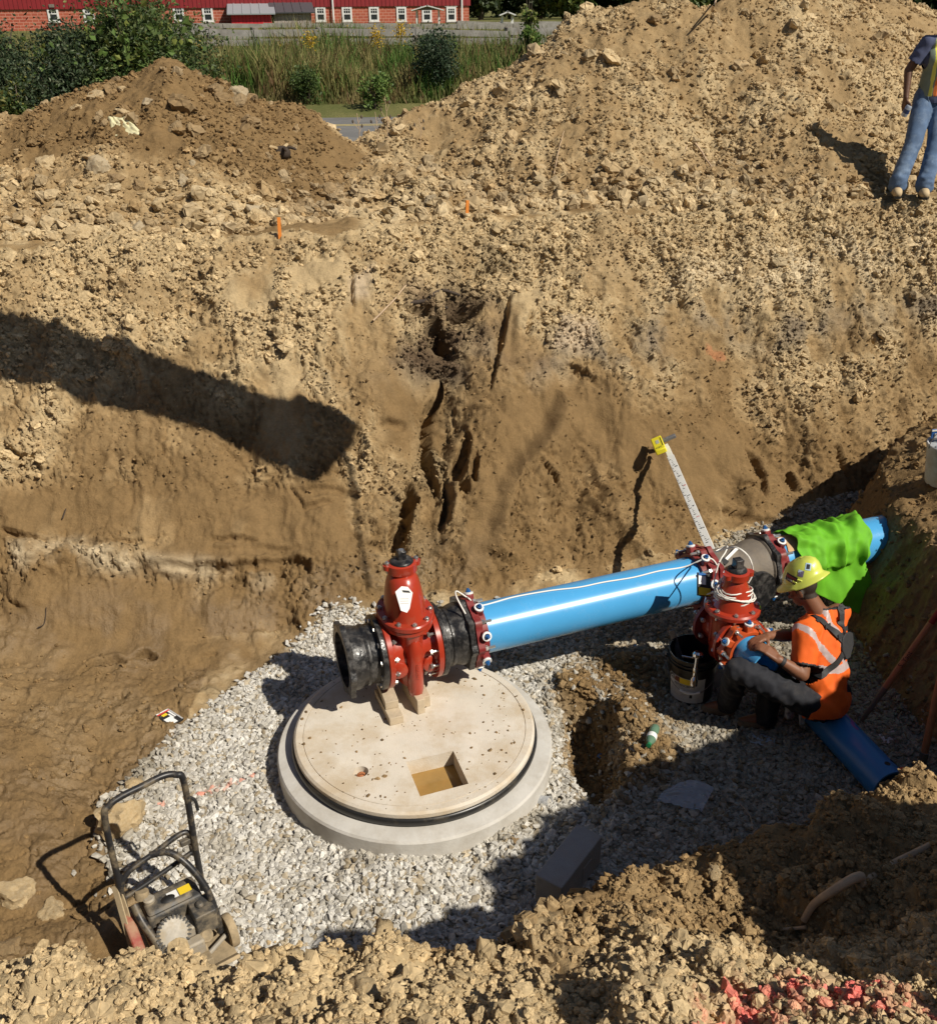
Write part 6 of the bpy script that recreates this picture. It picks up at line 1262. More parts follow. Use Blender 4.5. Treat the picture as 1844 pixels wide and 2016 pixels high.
# trousers
caps = [(HIP + tl * .06 + UP * -.01, .105, HIP - tl * .06 + UP * -.01, .105), (HPL, .094, KL, .076), (KL, .074, AL + (AL - KL) * -.02, .066), (HPR, .098, KR, .076), (KR, .074, AR, .066), (HIP - tf_ * .02, .09, HIP - UP * .05, .10)]
me = cap_mesh(sh(caps), [], .010, 5); wrinkle(me, .016, (13, 13, 9), 9); tr_o = link('trousers', me, M_trou, wk)
for A, T, K in ((AL, TL, KL), (AR, TR_, KR)):
    caps = [(A + UP * .05, .058, A - UP * .05, .056), (A - UP * .045, .050, T - UP * .02, .046), (T - UP * .025, .044, T + (T - A).normalized() * .03 - UP * .03, .036)]
    me = cap_mesh(sh(caps), [], .007, 4); bt = link('boot', me, M_boot, wk)
    m = MB(); d = (T - A); d.z = 0; d.normalize(); sdv = Vector((-d.y, d.x, 0)); c_ = [A - d * .06, T + d * .075]; z_ = min(A.z, T.z) - .065
    pl = [A - d * .055 + sdv * .038, A - d * .055 - sdv * .038, T - sdv * .05, T + d * .05 - sdv * .036, T + d * .075, T + d * .05 + sdv * .036, T + sdv * .05]; m.add([Vector((p.x, p.y, .035)) - WO for p in pl] + [Vector((p.x, p.y, .062)) - WO for p in pl], [tuple(range(7)), tuple(range(13, 6, -1))] + [(i, (i + 1) % 7, 7 + (i + 1) % 7, 7 + i) for i in range(7)]); m.build('sole', M_rubber, bt, 30)
# watch, helmet
wd_ = (HL - EL).normalized(); m = MB(); m.lathe([(.031, -.012), (.034, 0), (.031, .012)], EL.lerp(HL, .86) - WO, wd_, 20, caps=False); m.build('wrist_band', M_web, wk)
hm = empty('hard_hat', (0, 0, 0)); hm.parent = wk; hm.location = HD_ + hu * .055 - hf * .005 - WO; hh = Matrix((hf.cross(hu), hf, hu)).transposed(); hm.rotation_euler = hh.to_euler()
bpy.data.objects.remove(hm)
Mh = hh.to_4x4(); Mh.translation = HD_ + hu * .052 - hf * .008 - WO
vs = []; seg = 56; prof = [(1.40, -.012), (1.43, -.006), (1.40, .0), (1.16, .012), (1.06, .022), (1.03, .045), (.96, .075), (.82, .105), (.6, .126), (.32, .138), (.0, .142)]
m = MB()
for rr, z in prof:
    for i in range(seg):
        t = 2 * math.pi * i / seg; brim = max(0, (rr - 1.05) / .35); rx = .107 * rr; ry = .128 * (rr if rr <= 1.05 else 1.05 + (rr - 1.05) * .92)
        ridge = .010 * math.exp(-((math.cos(t) * rr * .107) / .022) ** 2) * (1 if z > .04 else 0) + .005 * math.exp(-((abs(math.cos(t) * rr * .107) - .05) / .01) ** 2) * (1 if z > .06 else 0)
        vs.append(Mh @ Vector((rx * math.cos(t), ry * math.sin(t), z + ridge - .012 * brim * abs(math.cos(t)) + (.006 if math.sin(t) > 0 else -.004) * brim)))
fs = [(k * seg + i, k * seg + (i + 1) % seg, (k + 1) * seg + (i + 1) % seg, (k + 1) * seg + i) for k in range(len(prof) - 1) for i in range(seg)]
m.add(vs, fs); ht = m.build('hard_hat', M_helm, wk, 60, merge=False); q = ht.modifiers.new('t', 'SOLIDIFY'); q.thickness = .003; q.offset = -1
htree = BVHTree.FromPolygons([v.co.copy() for v in ht.data.vertices], [tuple(p.vertices) for p in ht.data.polygons])
def on_hat(x_, y_, z_):
    o_ = Mh @ Vector((0, 0, .03)); d = (Mh.to_3x3() @ Vector((x_, y_, z_))).normalized(); h = htree.ray_cast(o_, d); n_ = h[1] if h[1].dot(d) > 0 else -h[1]; return h[0], n_
def decal(dr, w_, h_, mt, name, nn=6, off=.0014, rot=0):
    p, n_ = on_hat(*dr); u_ = (UP - n_ * UP.dot(n_)).normalized(); r_ = u_.cross(n_); ca, sa = math.cos(rot), math.sin(rot); r_, u_ = r_ * ca + u_ * sa, u_ * ca - r_ * sa; vs = []
    for i in range(nn + 1):
        for j in range(nn + 1):
            q_ = p + r_ * w_ * (i / nn - .5) + u_ * h_ * (j / nn - .5) + n_ * .05; hh_ = htree.ray_cast(q_, -n_); vs.append((hh_[0] if hh_[0] else q_) + n_ * off)
    m = MB(); m.add(vs, [(i * (nn + 1) + j, (i + 1) * (nn + 1) + j, (i + 1) * (nn + 1) + j + 1, i * (nn + 1) + j + 1) for i in range(nn) for j in range(nn)]); return m.build(name, mt, ht), p, r_, u_, n_
lx = -1
d_, p_, r_, u_, n_ = decal((lx, .25, .22), .085, .048, M_ink, 'sticker'); decal((lx, .25, .30), .075, .016, mat('dark red print', (.22, .02, .02), .5), 'sticker_band', off=.0022)
Mx = Matrix((r_, u_, n_)).transposed().to_4x4(); Mx.translation = p_ - u_ * .012 + n_ * .004; text('TOOLS', .014, M_paper, ht, Mx, name='lettering')
decal((lx, -.45, .33), .032, .040, mat('violet sticker', (.16, .13, .22), .5), 'sticker'); decal((lx, -.43, .48), .026, .018, mat('pale blue sticker', (.55, .66, .8), .5), 'sticker')
d2 = decal((lx * .75, -.95, .62), .034, .046, mat('pale sticker', (.45, .62, .75), .5), 'sticker'); decal((lx * .75, -.95, .62), .020, .030, M_ink, 'sticker_mark', off=.0024)
for dr in ((lx, .0, -.05), (lx, -.3, -.05)):
    p, n_ = on_hat(*dr); m = MB(); m.box((0, 0, 0), (.03, .014, .012), Matrix.Rotation(math.atan2(n_.y, n_.x) + R(90), 3, 'Z')); b_ = m.build('accessory_slot', M_helm, ht, 30, bevel=.003); b_.location = p
# glove and rag at his hip
gp = at_z(1566, 1352, .40)
def f_gl(u, v):
    a = u * 2 - 1; n_ = mn.noise(Vector((u * 4, v * 5, 2))); w_ = .055 * (1 - .45 * v); return gp + Vector((.8, -.2, 0)) * (a * w_) + Vector((-.05, -.09, -.05)) * v + Vector((0, 0, -.13 * v * v)) + Vector((-.3, -.9, .3)) * (.018 * n_ + .02 * math.cos(a * 2))
sheet('work_glove', f_gl, 12, 12, .008, mat('grey glove cloth', (.42, .42, .45), .85, var=.3, vscale=25, dirt=(.05, .05, .06), dscale=30, damt=.8), 'grey glove hanging from the seated worker’s trouser pocket', 'glove')
def f_g2(u, v):
    a = u * 2 - 1; n_ = mn.noise(Vector((u * 5, v * 4, 7))); return gp + Vector((.035, -.07, -.13)) + Vector((.9, .2, 0)) * (a * .028 * (1 - .3 * v)) + Vector((.01, -.02, -.10)) * v + Vector((-.3, -.9, .3)) * .015 * n_
sheet('rag', f_g2, 8, 8, .006, mat('white rag', (.62, .62, .58), .9), 'white rag dangling below the grey glove beside the loose pipe', 'rag')

# ---------------- the man on the far edge
MB_ = look(1792, 372)[0] - UP * .01
mo = empty('person', MB_, (0, 0, 0), 'standing man in blue jeans and striped safety vest at the right edge of the photo', 'person')
mo_f = Vector((-.30, -.95, 0)).normalized(); mo_l = Vector((-mo_f.y, mo_f.x, 0))       # faces the camera
if mo_l.x < 0: mo_l = -mo_l
O_ = at_z(1766, 366, MB_.z + .10) - MB_; O2 = at_z(1815, 366, MB_.z + .10) - MB_; FL, FR = Vector((O_.x, O_.y, .09)), Vector((O2.x, O2.y - .05, .09))
P0 = Vector((.05, .0, .92)); HA, HB = P0 + Vector((-.09, 0, -.02)), P0 + Vector((.09, 0, -.02)); KA, KB = HA.lerp(FL, .5) + Vector((.01, -.04, 0)), HB.lerp(FR, .5) + Vector((.01, -.04, 0))
CH_ = P0 + Vector((.03, -.01, .32)); NK_ = P0 + Vector((.04, -.01, .56)); HE_ = NK_ + Vector((.01, -.03, .15)); SA, SB = NK_ + Vector((-.20, 0, -.07)), NK_ + Vector((.20, 0, -.07))
EA = Vector((-.24, .03, 1.16)); WA = Vector((-.25, -.05, .91)); EB = SB + Vector((.07, .03, -.28)); WB_ = EB + Vector((.03, -.06, -.25))
hb, hc, HPm, hr2 = head_balls(HE_, Vector((-.25, -.9, -.3)), Vector((0, 0, 1)))
caps = [(P0, .13, CH_, .14), (CH_ + Vector((-.07, 0, 0)), .11, CH_ + Vector((.07, 0, 0)), .11), (CH_, .12, NK_ - UP * .05, .07), (NK_ - UP * .05, .06, HE_ - UP * .05, .055), (NK_ + Vector((-.06, 0, -.05)), .06, SA, .06), (NK_ + Vector((.06, 0, -.05)), .06, SB, .06), (SA, .055, EA, .042), (EA, .042, WA, .028), (SB, .055, EB, .042), (EB, .042, WB_, .028), (HA, .09, KA, .06), (KA, .055, FL + UP * .02, .04), (HB, .09, KB, .06), (KB, .055, FR + UP * .02, .04), (FL, .04, FL + mo_f * .12 - UP * .03, .035), (FR, .04, FR + mo_f * .12 - UP * .03, .035)] + hc
caps += hand(WA, Vector((-.02, -.02, -1)), Vector((.9, .3, 0)), Vector((0, -1, 0)), 1.0, .6) + hand(WB_, Vector((0, -.05, -1)), Vector((-.9, 0, 0)), Vector((0, -1, 0)), 1.0, .4)
me = cap_mesh(caps, hb, .0085, 3); link('body', me, M_skin_d, mo)
M_tee_s = mat('navy t shirt', (.075, .09, .17), .85, var=.12, vscale=20); M_jean = mat('blue jeans', (.085, .14, .24), .85, var=.3, vscale=9, dirt=(.28, .36, .46), dscale=5, damt=.6, dthr=.57, bump=.2, bscale=120)
caps = [(P0 - UP * .03, .15, CH_, .155), (CH_ + Vector((-.08, 0, .02)), .12, CH_ + Vector((.08, 0, .02)), .12), (CH_ + Vector((0, -.04, -.12)), .14, CH_, .13), (CH_ + UP * .05, .12, NK_ - UP * .06, .085), (NK_ + Vector((-.06, 0, -.06)), .075, SA, .075), (NK_ + Vector((.06, 0, -.06)), .075, SB, .075), (SA, .076, SA.lerp(EA, .72), .072), (SB, .076, SB.lerp(EB, .72), .072)]
me = cap_mesh(caps, [], .010, 5); wrinkle(me, .008, (8, 8, 9), 5); co = vco(me); s1 = np.array(SA.lerp(EA, .72)); a1 = np.array((EA - SA).normalized()); s2 = np.array(SB.lerp(EB, .72)); a2 = np.array((EB - SB).normalized())
keep = (co[:, 2] > P0.z - .06) & (co[:, 2] < NK_.z - .0) & ~((((co - s1) @ a1) > 0) & (np.linalg.norm(co - s1, axis=1) < .11)) & ~((((co - s2) @ a2) > 0) & (np.linalg.norm(co - s2, axis=1) < .11)); delete_verts(me, keep); link('shirt', me, M_tee_s, mo)
# vest: torso shell open at the front
M_vest = mat('green grey vest', (.20, .25, .20), .8, var=.15, vscale=20); M_vor = mat('orange vest tape', (.85, .22, .05), .7); M_vy = mat('yellow vest tape', (.75, .72, .12), .6)
caps = [(P0 - UP * .05, .172, CH_, .172), (CH_ + Vector((-.09, 0, .02)), .134, CH_ + Vector((.09, 0, .02)), .134), (CH_ + Vector((0, -.04, -.12)), .157, CH_, .145), (CH_ + UP * .05, .136, NK_ - UP * .08, .10), (NK_ + Vector((-.05, 0, -.06)), .088, NK_ + Vector((-.13, 0, -.07)), .085), (NK_ + Vector((.05, 0, -.06)), .088, NK_ + Vector((.13, 0, -.07)), .085)]
me = cap_mesh(caps, [], .010, 5); co = vco(me); x_ = co[:, 0] - (P0.x + .035); op = .045 + .09 * np.clip((NK_.z - co[:, 2]) / .6, 0, 1) * .4
keep = (co[:, 2] > P0.z - .0) & (co[:, 2] < NK_.z - .02) & (np.abs(x_) < .195) & ~((co[:, 1] < -.02) & (np.abs(x_) < op)); delete_verts(me, keep); vst = link('vest', me, [M_vest, M_vor, M_vy], mo)
paint_faces(me, [(2, lambda c_: (c_[:, 1] < 0.06) & (np.abs(np.abs(c_[:, 0] - P0.x - .035) - .135) < .012)), (1, lambda c_: (c_[:, 1] < 0.06) & (np.abs(np.abs(c_[:, 0] - P0.x - .035) - .085) < .026))]); q = vst.modifiers.new('t', 'SOLIDIFY'); q.thickness = .004
caps = [(P0 + Vector((-.06, 0, 0)), .125, P0 + Vector((.06, 0, 0)), .125), (P0, .13, P0 - UP * .1, .12), (HA, .105, KA, .085), (KA, .082, FL + UP * .06, .078), (HB, .105, KB, .085), (KB, .082, FR + UP * .06, .078), (FL + UP * .07, .082, FL + UP * .02, .085), (FR + UP * .07, .082, FR + UP * .02, .085)]
me = cap_mesh(caps, [], .010, 5); wrinkle(me, .010, (9, 9, 14), 2, lambda co: .3 + .9 * np.exp(-(co[:, 2] / .3) ** 2)); co = vco(me); delete_verts(me, (co[:, 2] > .045)); link('jeans', me, M_jean, mo)
for A in (FL, FR):
    caps = [(A + UP * .04, .056, A - UP * .03, .058), (A - UP * .03, .052, A + mo_f * .10 - UP * .035, .048), (A + mo_f * .10 - UP * .04, .048, A + mo_f * .145 - UP * .042, .042)]
    me = cap_mesh(caps, [], .008, 4); bt = link('boot', me, mat('tan boot', (.50, .38, .22), .75, var=.15, vscale=20) if A is FL else bpy.data.materials['tan boot'], mo)
    m = MB(); sdv = Vector((-mo_f.y, mo_f.x, 0)); pl = [A - mo_f * .058 + sdv * .04, A - mo_f * .058 - sdv * .04, A + mo_f * .1 - sdv * .052, A + mo_f * .185 - sdv * .025, A + mo_f * .185 + sdv * .025, A + mo_f * .1 + sdv * .052]; n_ = 6
    if (pl[1] - pl[0]).cross(pl[2] - pl[1]).z < 0: pl.reverse()
    m.add([Vector((p.x, p.y, .0)) for p in pl] + [Vector((p.x, p.y, .022)) for p in pl], [tuple(range(n_ - 1, -1, -1)), tuple(range(n_, 2 * n_))] + [(i, (i + 1) % n_, n_ + (i + 1) % n_, n_ + i) for i in range(n_)]); m.build('sole', M_rubber, bt, 30)
    m = MB()
    for k_ in range(4): c_ = A + mo_f * (.045 + .018 * k_) + UP * (.045 - .022 * k_); m.tube([c_ - sdv * .03, c_ + mo_f * .01 + UP * .006, c_ + sdv * .03], .004, 5)
    m.build('laces', M_boot, bt)
m = MB()
Mh2 = Matrix.Translation(HE_ + UP * .05); prof = [(1.30, -.01), (1.32, -.004), (1.12, .01), (1.05, .03), (.95, .08), (.75, .115), (.4, .137), (0.001, .142)]
m.lathe([(.118 * a, b) for a, b in prof], HE_ + UP * .04, (0, 0, 1), 40); m.build('hard_hat', M_white, mo, 60)
cn = empty('drink_can', MB_ + WA + Vector((.015, -.035, -.12)), (R(20), R(15), 0), 'small pale can held in the standing man’s hand', 'can'); m = MB(); m.lathe([(.026, -.055), (.032, -.05), (.032, .045), (.025, .056)], (0, 0, 0), (0, 0, 1), 20); m.build('can_body', mat('pale can', (.5, .55, .62), .3, metal=.4), cn, 40)
m = MB(); m.lathe([(.0325, -.02), (.0325, .02)], (0, 0, 0), (0, 0, 1), 20, caps=False); m.build('can_print', mat('navy print', (.05, .08, .2), .4), cn)
# ================================================================ road, verge, fences, barn and trees beyond
M_asph = mat('asphalt', (.15, .145, .14), .85, var=.15, vscale=1.5, dirt=(.26, .25, .23), dscale=.6, damt=.5, bump=.2, bscale=60); M_should = mat('gravel shoulder', (.27, .25, .22), .95, var=.25, vscale=9)
M_line = mat('worn yellow line', (.62, .50, .20), .8, var=.25, vscale=5); M_wline = mat('worn white line', (.6, .6, .58), .8, var=.25, vscale=5)
def strip_xy(name, y0, y1, z, mt, x0=-60, x1=60, rot=-.006):
    m = MB(); n = 40
    for i in range(n): a, b = x0 + (x1 - x0) * i / n, x0 + (x1 - x0) * (i + 1) / n; m.add([(a, y0 + rot * a, z), (b, y0 + rot * b, z), (b, y1 + rot * b, z), (a, y1 + rot * a, z)], [(0, 1, 2, 3)])
    return m.build(name, mt, None, smooth=False, merge=True)
YR0, YR1 = at_z(690, 300, 2.4).y, at_z(690, 223, 2.4).y + .6; YC = at_z(690, 246, 2.4).y
tag(strip_xy('road_shoulder', YR0 - 1.2, YR1 + .5, 2.396, M_should), kind='structure'); tag(strip_xy('road', YR0 + .2, YR1, 2.402, M_asph), kind='structure')
for dy in (-.13, .13): tag(strip_xy('road_line', YC + dy - .05, YC + dy + .05, 2.407, M_line), kind='structure')
tag(strip_xy('road_line', YR1 - .45, YR1 - .33, 2.407, M_wline), kind='structure')
# ---- leaves: numpy quads
def leaf_mesh(name, pos, size, col_, up=.35, ratio=.55, seed=0, smooth=False):
    r_ = np.random.default_rng(seed); n = len(pos); d = r_.normal(size=(n, 3)); d[:, 2] += up; d /= np.linalg.norm(d, axis=1)[:, None]; t = np.cross(d, r_.normal(size=(n, 3))); t /= np.linalg.norm(t, axis=1)[:, None] + 1e-9; b = np.cross(d, t)
    s_ = (size if np.ndim(size) else np.full(n, size))[:, None]; a = t * s_; c_ = b * s_ * ratio; fold = d * s_ * .25
    V_ = np.stack([pos - a, pos + c_ + fold, pos + a, pos - c_ + fold], 1).reshape(-1, 3); F_ = np.arange(4 * n).reshape(n, 4); F3 = np.concatenate([F_[:, [0, 1, 2]], F_[:, [0, 2, 3]]])
    me = np_mesh(name, V_, F3, False); ca_ = me.color_attributes.new('tint', 'FLOAT_COLOR', 'POINT'); cc = np.repeat(np.concatenate([np.clip(col_, 0, 1), np.ones((n, 1))], 1), 4, 0); ca_.data.foreach_set('color', cc.astype(np.float32).ravel()); return me
M_leaf = attr_mat('foliage', 'tint', rough=.5, mott=.2, scales=(6,), bump=0, trans=.25); M_bark = mat('bark', (.11, .085, .06), .9, var=.3, vscale=20); M_grass = attr_mat('weeds', 'tint', rough=.65, mott=.15, scales=(4,), bump=0, trans=.4)
def mixcol(r_, n, cols, w_): k = r_.choice(len(cols), n, p=np.array(w_) / sum(w_)); return np.array(cols)[k] * r_.uniform(.7, 1.3, (n, 1))
GREENS = [(.045, .085, .030), (.075, .125, .035), (.11, .16, .05), (.16, .17, .04)]
def clump_points(r_, n, c_, rad, k):
    """points gathered on the shells of many small sprays inside an uneven crown"""
    cc = r_.normal(size=(k, 3)); cc /= np.linalg.norm(cc, axis=1)[:, None]; cc *= (r_.random((k, 1)) ** .42); cc *= np.array(rad) * r_.uniform(.75, 1.12, (k, 1)); i = r_.integers(0, k, n); sp = r_.normal(size=(n, 3)) * np.array(rad).mean() * .17; p = cc[i] + sp; return p + np.array(c_)
def shrub(name, base_, rad, h0, n, size, cols, wts, label, cat_, group=None, k=60, seed=1, branches=7, extra=None):
    r_ = np.random.default_rng(seed); o = empty(name, base_, (0, 0, 0), label, cat_, group); c_ = (0, 0, h0); p = clump_points(r_, n, c_, rad, k); p[:, 2] = np.maximum(p[:, 2], .02); sz = size * r_.uniform(.6, 1.35, n); col_ = mixcol(r_, n, cols, wts)
    link('foliage', leaf_mesh('foliage', p, sz, col_, seed=seed), M_leaf, o)
    if extra is not None:
        nn_, ss_, cc_, ww_ = extra; p = clump_points(r_, nn_, c_, np.array(rad) * 1.03, max(8, k // 3)); p[:, 2] = np.maximum(p[:, 2], .05); link('large_leaves', leaf_mesh('large_leaves', p, ss_ * r_.uniform(.7, 1.2, nn_), mixcol(r_, nn_, cc_, ww_), ratio=.8, seed=seed + 9), M_leaf, o)
    m = MB()
    for b in range(branches):
        a = r_.uniform(0, 6.28); e_ = Vector((rad[0] * .7 * math.cos(a) * r_.random(), rad[1] * .7 * math.sin(a), h0 + rad[2] * r_.uniform(.2, .85))); m.tube(catmull([(0.05 * math.cos(a), .05 * math.sin(a), -.2), e_ * .45 + Vector((0, 0, h0 * .15)), e_], 4), [.03, .028, .026, .024, .02, .016, .012, .009, .006], 5)
    m.build('branches', M_bark, o); return o
B1 = [(.024, .042, .020), (.045, .072, .032), (.075, .10, .052), (.12, .14, .08)]
def gp_(u, v, y): p = at_y(u, v, y); return Vector((p.x, p.y, land(p.x, p.y).z))
def pxm(y): return 1847 / (y * .891)
def bush_at(name, u0, u1, vtop, y, n, size, cols, wts, label, cat_, group=None, seed=1, k=60, dy=1.3, extra=None, br=7):
    a, b = at_y(u0, vtop, y), at_y(u1, vtop, y); cx = (a.x + b.x) / 2; zb = land(cx, y).z; rad = ((b.x - a.x) / 2 * .92, dy, (a.z - zb) / 2 * .95); return shrub(name, (cx, y, zb), rad, (a.z - zb) / 2, n, size, cols, wts, label, cat_, group, k, seed, br, extra)
YB = 15.2
GV = [(.09, .15, .035), (.13, .19, .05), (.18, .21, .05)]
bush_at('bush', -190, 60, 20, YB, 18000, .030, B1, (3, 4, 3, 1), 'dark grey green bush at the left edge of the photo', 'bush', None, 3, 70, 1.4, (250, .05, GV, (3, 3, 1)))
bush_at('bush', 20, 200, 62, YB - .2, 22000, .030, B1, (3, 4, 3, 1), 'dense dark bush between the left edge and the vine covered bush', 'bush', None, 4, 80, 1.3, (350, .05, GV, (3, 3, 1)))
bush_at('bush', 120, 385, -30, YB + .6, 30000, .032, [(.035, .06, .02), (.065, .10, .032), (.11, .145, .05), (.17, .18, .06)], (2, 4, 3, 1), 'tall vine covered bush behind the left spoil heap', 'bush', None, 5, 110, 1.5, (1500, .058, GV, (3, 3, 2)))
bush_at('bush', -20, 60, 150, YB - 1.2, 4000, .035, [(.04, .07, .02), (.08, .11, .03), (.16, .16, .04)], (3, 4, 2), 'low bush with yellowing leaves at the left foot of the dark bushes', 'bush', None, 6, 40, .8)
bush_at('bush', 330, 420, 95, YB + 1.2, 2600, .04, [(.05, .09, .03), (.09, .13, .035)], (3, 3), 'thin green bush at the right end of the bush row', 'bush', None, 7, 30, .7)
# ---- weeds on the verge: many blades and leaf sprays
YF = 32.0
r_ = np.random.default_rng(31); n = 64000; Yw = YR1 + .02 + (YF + 3 - YR1) * r_.random(n) ** 1.15; Xw = (r_.random(n) * 2 - 1) * (Yw * .60 + 1) + 0; Xw = np.where(r_.random(n) < .25, -np.abs(Xw), Xw); keepw = (Xw > -.62 * Yw - 1) & (Xw < .32 * Yw); Xw, Yw = Xw[keepw], Yw[keepw]; n = len(Xw)
zf_ = np.interp(Yw, [14, 16.2, 23.6, 25, 33, 50], [2.45, 2.37, 2.37, 2.5, 3.25, 4.0]); patch = fbm(Xw, Yw, .35, 3, 301); patch2 = fbm(Xw, Yw, .9, 3, 311)
edge_ = sstep(YR1 + .1, YR1 + 1.0, Yw); hW = (.15 + .95 * edge_ * np.clip(.8 + .5 * patch, .4, 1.2)) * r_.uniform(.6, 1.25, n); wd_ = r_.uniform(.008, .022, n) * 1.4
kcol = np.clip(.5 + .9 * patch2 + r_.normal(0, .25, n), 0, 1)[:, None]; colw = np.array([[.095, .135, .032]]) * (1 - kcol) + np.array([[.27, .235, .095]]) * kcol; colw = np.where((r_.random(n) < .16)[:, None], np.array([[.20, .12, .06]]), colw); gr_ = (patch2 < -.12) & (r_.random(n) < .6); colw[gr_] = np.array([.10, .19, .04]); colw *= r_.uniform(.85, 1.6, (n, 1)); colw = np.where((edge_ < .5)[:, None], colw * .5 + np.array([[.20, .15, .07]]) * .5, colw)
a = r_.uniform(0, 6.28, n); lean = r_.normal(0, .22, (n, 2)); bx, by = np.cos(a) * wd_, np.sin(a) * wd_; z0 = zf_ - .03
V0 = np.stack([Xw - bx, Yw - by, z0], 1); V1 = np.stack([Xw + bx, Yw + by, z0], 1); mx = Xw + lean[:, 0] * hW * .4; my = Yw + lean[:, 1] * hW * .4; V2 = np.stack([mx + bx * .8, my + by * .8, z0 + hW * .6], 1); V3 = np.stack([mx - bx * .8, my - by * .8, z0 + hW * .6], 1); V4 = np.stack([Xw + lean[:, 0] * hW, Yw + lean[:, 1] * hW, z0 + hW], 1)
Vw = np.stack([V0, V1, V2, V3, V4], 1).reshape(-1, 3); i0 = np.arange(n) * 5; Fw = np.concatenate([np.stack([i0, i0 + 1, i0 + 2], 1), np.stack([i0, i0 + 2, i0 + 3], 1), np.stack([i0 + 3, i0 + 2, i0 + 4], 1)])
me = np_mesh('tall_weeds', Vw, Fw, False); ca_ = me.color_attributes.new('tint', 'FLOAT_COLOR', 'POINT'); ca_.data.foreach_set('color', np.repeat(np.concatenate([np.clip(colw, 0, 1), np.ones((n, 1))], 1), 5, 0).astype(np.float32).ravel()); tag(link('tall_weeds', me, M_grass), kind='stuff')
# leafy tops and seed heads among the weeds
n = 26000; Yl = YR1 + .8 + (YF + 2 - YR1) * r_.random(n) ** 1.1; Xl = -.62 * Yl + (.62 + .32) * Yl * r_.random(n); zl = np.interp(Yl, [14, 16.2, 23.6, 25, 33, 50], [2.45, 2.37, 2.37, 2.5, 3.25, 4.0]) + (.10 + .9 * sstep(YR1 + .2, YR1 + 2.2, Yl)) * r_.random(n) ** .7 * np.clip(.8 + .6 * fbm(Xl, Yl, .35, 3, 301), .3, 1.3)
cl_ = mixcol(r_, n, [(.07, .115, .032), (.11, .155, .042), (.17, .175, .06), (.25, .21, .09), (.55, .40, .03)], (4, 4, 3, 3, .22)); me = leaf_mesh('weed_leaves', np.stack([Xl, Yl, zl], 1), .028 * r_.uniform(.6, 1.5, n), cl_, up=.2, ratio=.5, seed=8); tag(link('weed_leaves', me, M_leaf), kind='stuff')
# single plants one can point at
G3 = [(.03, .055, .028), (.055, .085, .045), (.085, .11, .065)]
bush_at('shrub', 808, 905, 48, 27.0, 4200, .042, G3, (3, 4, 2), 'dark willowy shrub in front of the fence, behind the dip between the heaps', 'shrub', None, 11, 50, .9)
bush_at('vine', 1010, 1075, 55, 27.5, 2600, .07, [(.05, .10, .02), (.09, .15, .03), (.16, .2, .05)], (3, 4, 2), 'leafy vine covered sapling right of the bare fence post', 'sapling', None, 12, 40, .5); bush_at('sapling_top', 1025, 1060, -30, 28.5, 500, .06, [(.09, .15, .03), (.2, .22, .06)], (3, 3), 'thin light green sapling top rising above the paddock fences', 'sapling', None, 13, 14, .3)
bush_at('shrub', 560, 640, 130, 26.0, 1500, .04, [(.06, .10, .03), (.10, .14, .04)], (3, 3), 'low green shrub in the weeds right of the left spoil heap', 'shrub', None, 14, 30, .7); bush_at('shrub', 700, 770, 140, 25.2, 1100, .045, [(.10, .17, .04), (.14, .2, .05)], (3, 3), 'bright green clump of weeds behind the road', 'shrub', None, 15, 24, .6)
for k_, (u, v0, v1, lb) in enumerate(((742, 60, 90, 'yellow flowering plant left of the fence post in the weeds'), (790, 48, 88, 'taller yellow flowering plant by the fence post'), (1165, 78, 120, 'yellow flowering plant beside the large right spoil heap'), (612, 72, 100, 'yellow flowering plant by the fence right of the sheds'), (390, 92, 120, 'yellow flowering plant at the right end of the bushes'))):
    yy = 29.5; p = gp_(u, v1, yy); t_ = at_y(u, v0, yy); h = max(.5, t_.z - p.z); o = empty('goldenrod', p, (0, 0, 0), lb, 'flower', None); rr = np.random.default_rng(60 + k_); m = MB(); m.tube([(0, 0, 0), (.02, .02, h * .9)], .008, 5); m.build('stem', M_grass if False else M_bark, o); q_ = rr.normal(size=(260, 3)) * np.array([.10, .08, .13]) + np.array([0, 0, h * .9]); link('flowers', leaf_mesh('flowers', q_, .03, mixcol(rr, 260, [(.62, .42, .03), (.45, .30, .04)], (3, 1)), seed=k_), M_leaf, o)
# dry seed stalks sticking up before the road
for k_, (u, v) in enumerate(((762, 282), (742, 286), (706, 278), (826, 276))):
    p, n_ = look(u, v + 12); o = empty('seed_stalk', p, (0, 0, 0), ('tallest dry seed stalk in the dip, against the road', 'dry seed stalk left of the tallest one, against the road', 'leftmost dry seed stalk against the road', 'short dry seed stalk at the right of the dip')[k_], 'dry plant'); h = (.55, .42, .36, .3)[k_]; m = MB(); m.tube([(0, 0, -.03), (.02, 0, h * .5), (.0, .02, h)], .0035, 5); 
    for b in range(3): m.tube([(.01, 0, h * (.4 + .15 * b)), (.05 * (-1) ** b, .02, h * (.62 + .13 * b))], .0025, 5)
    m.build('stem', M_root, o)
    for b in range(3): m = MB(); m.ball((.05 * (-1) ** b, .02, h * (.63 + .13 * b)), (.012, .012, .02), 8, 6); m.build('seed_head', M_bark, o)
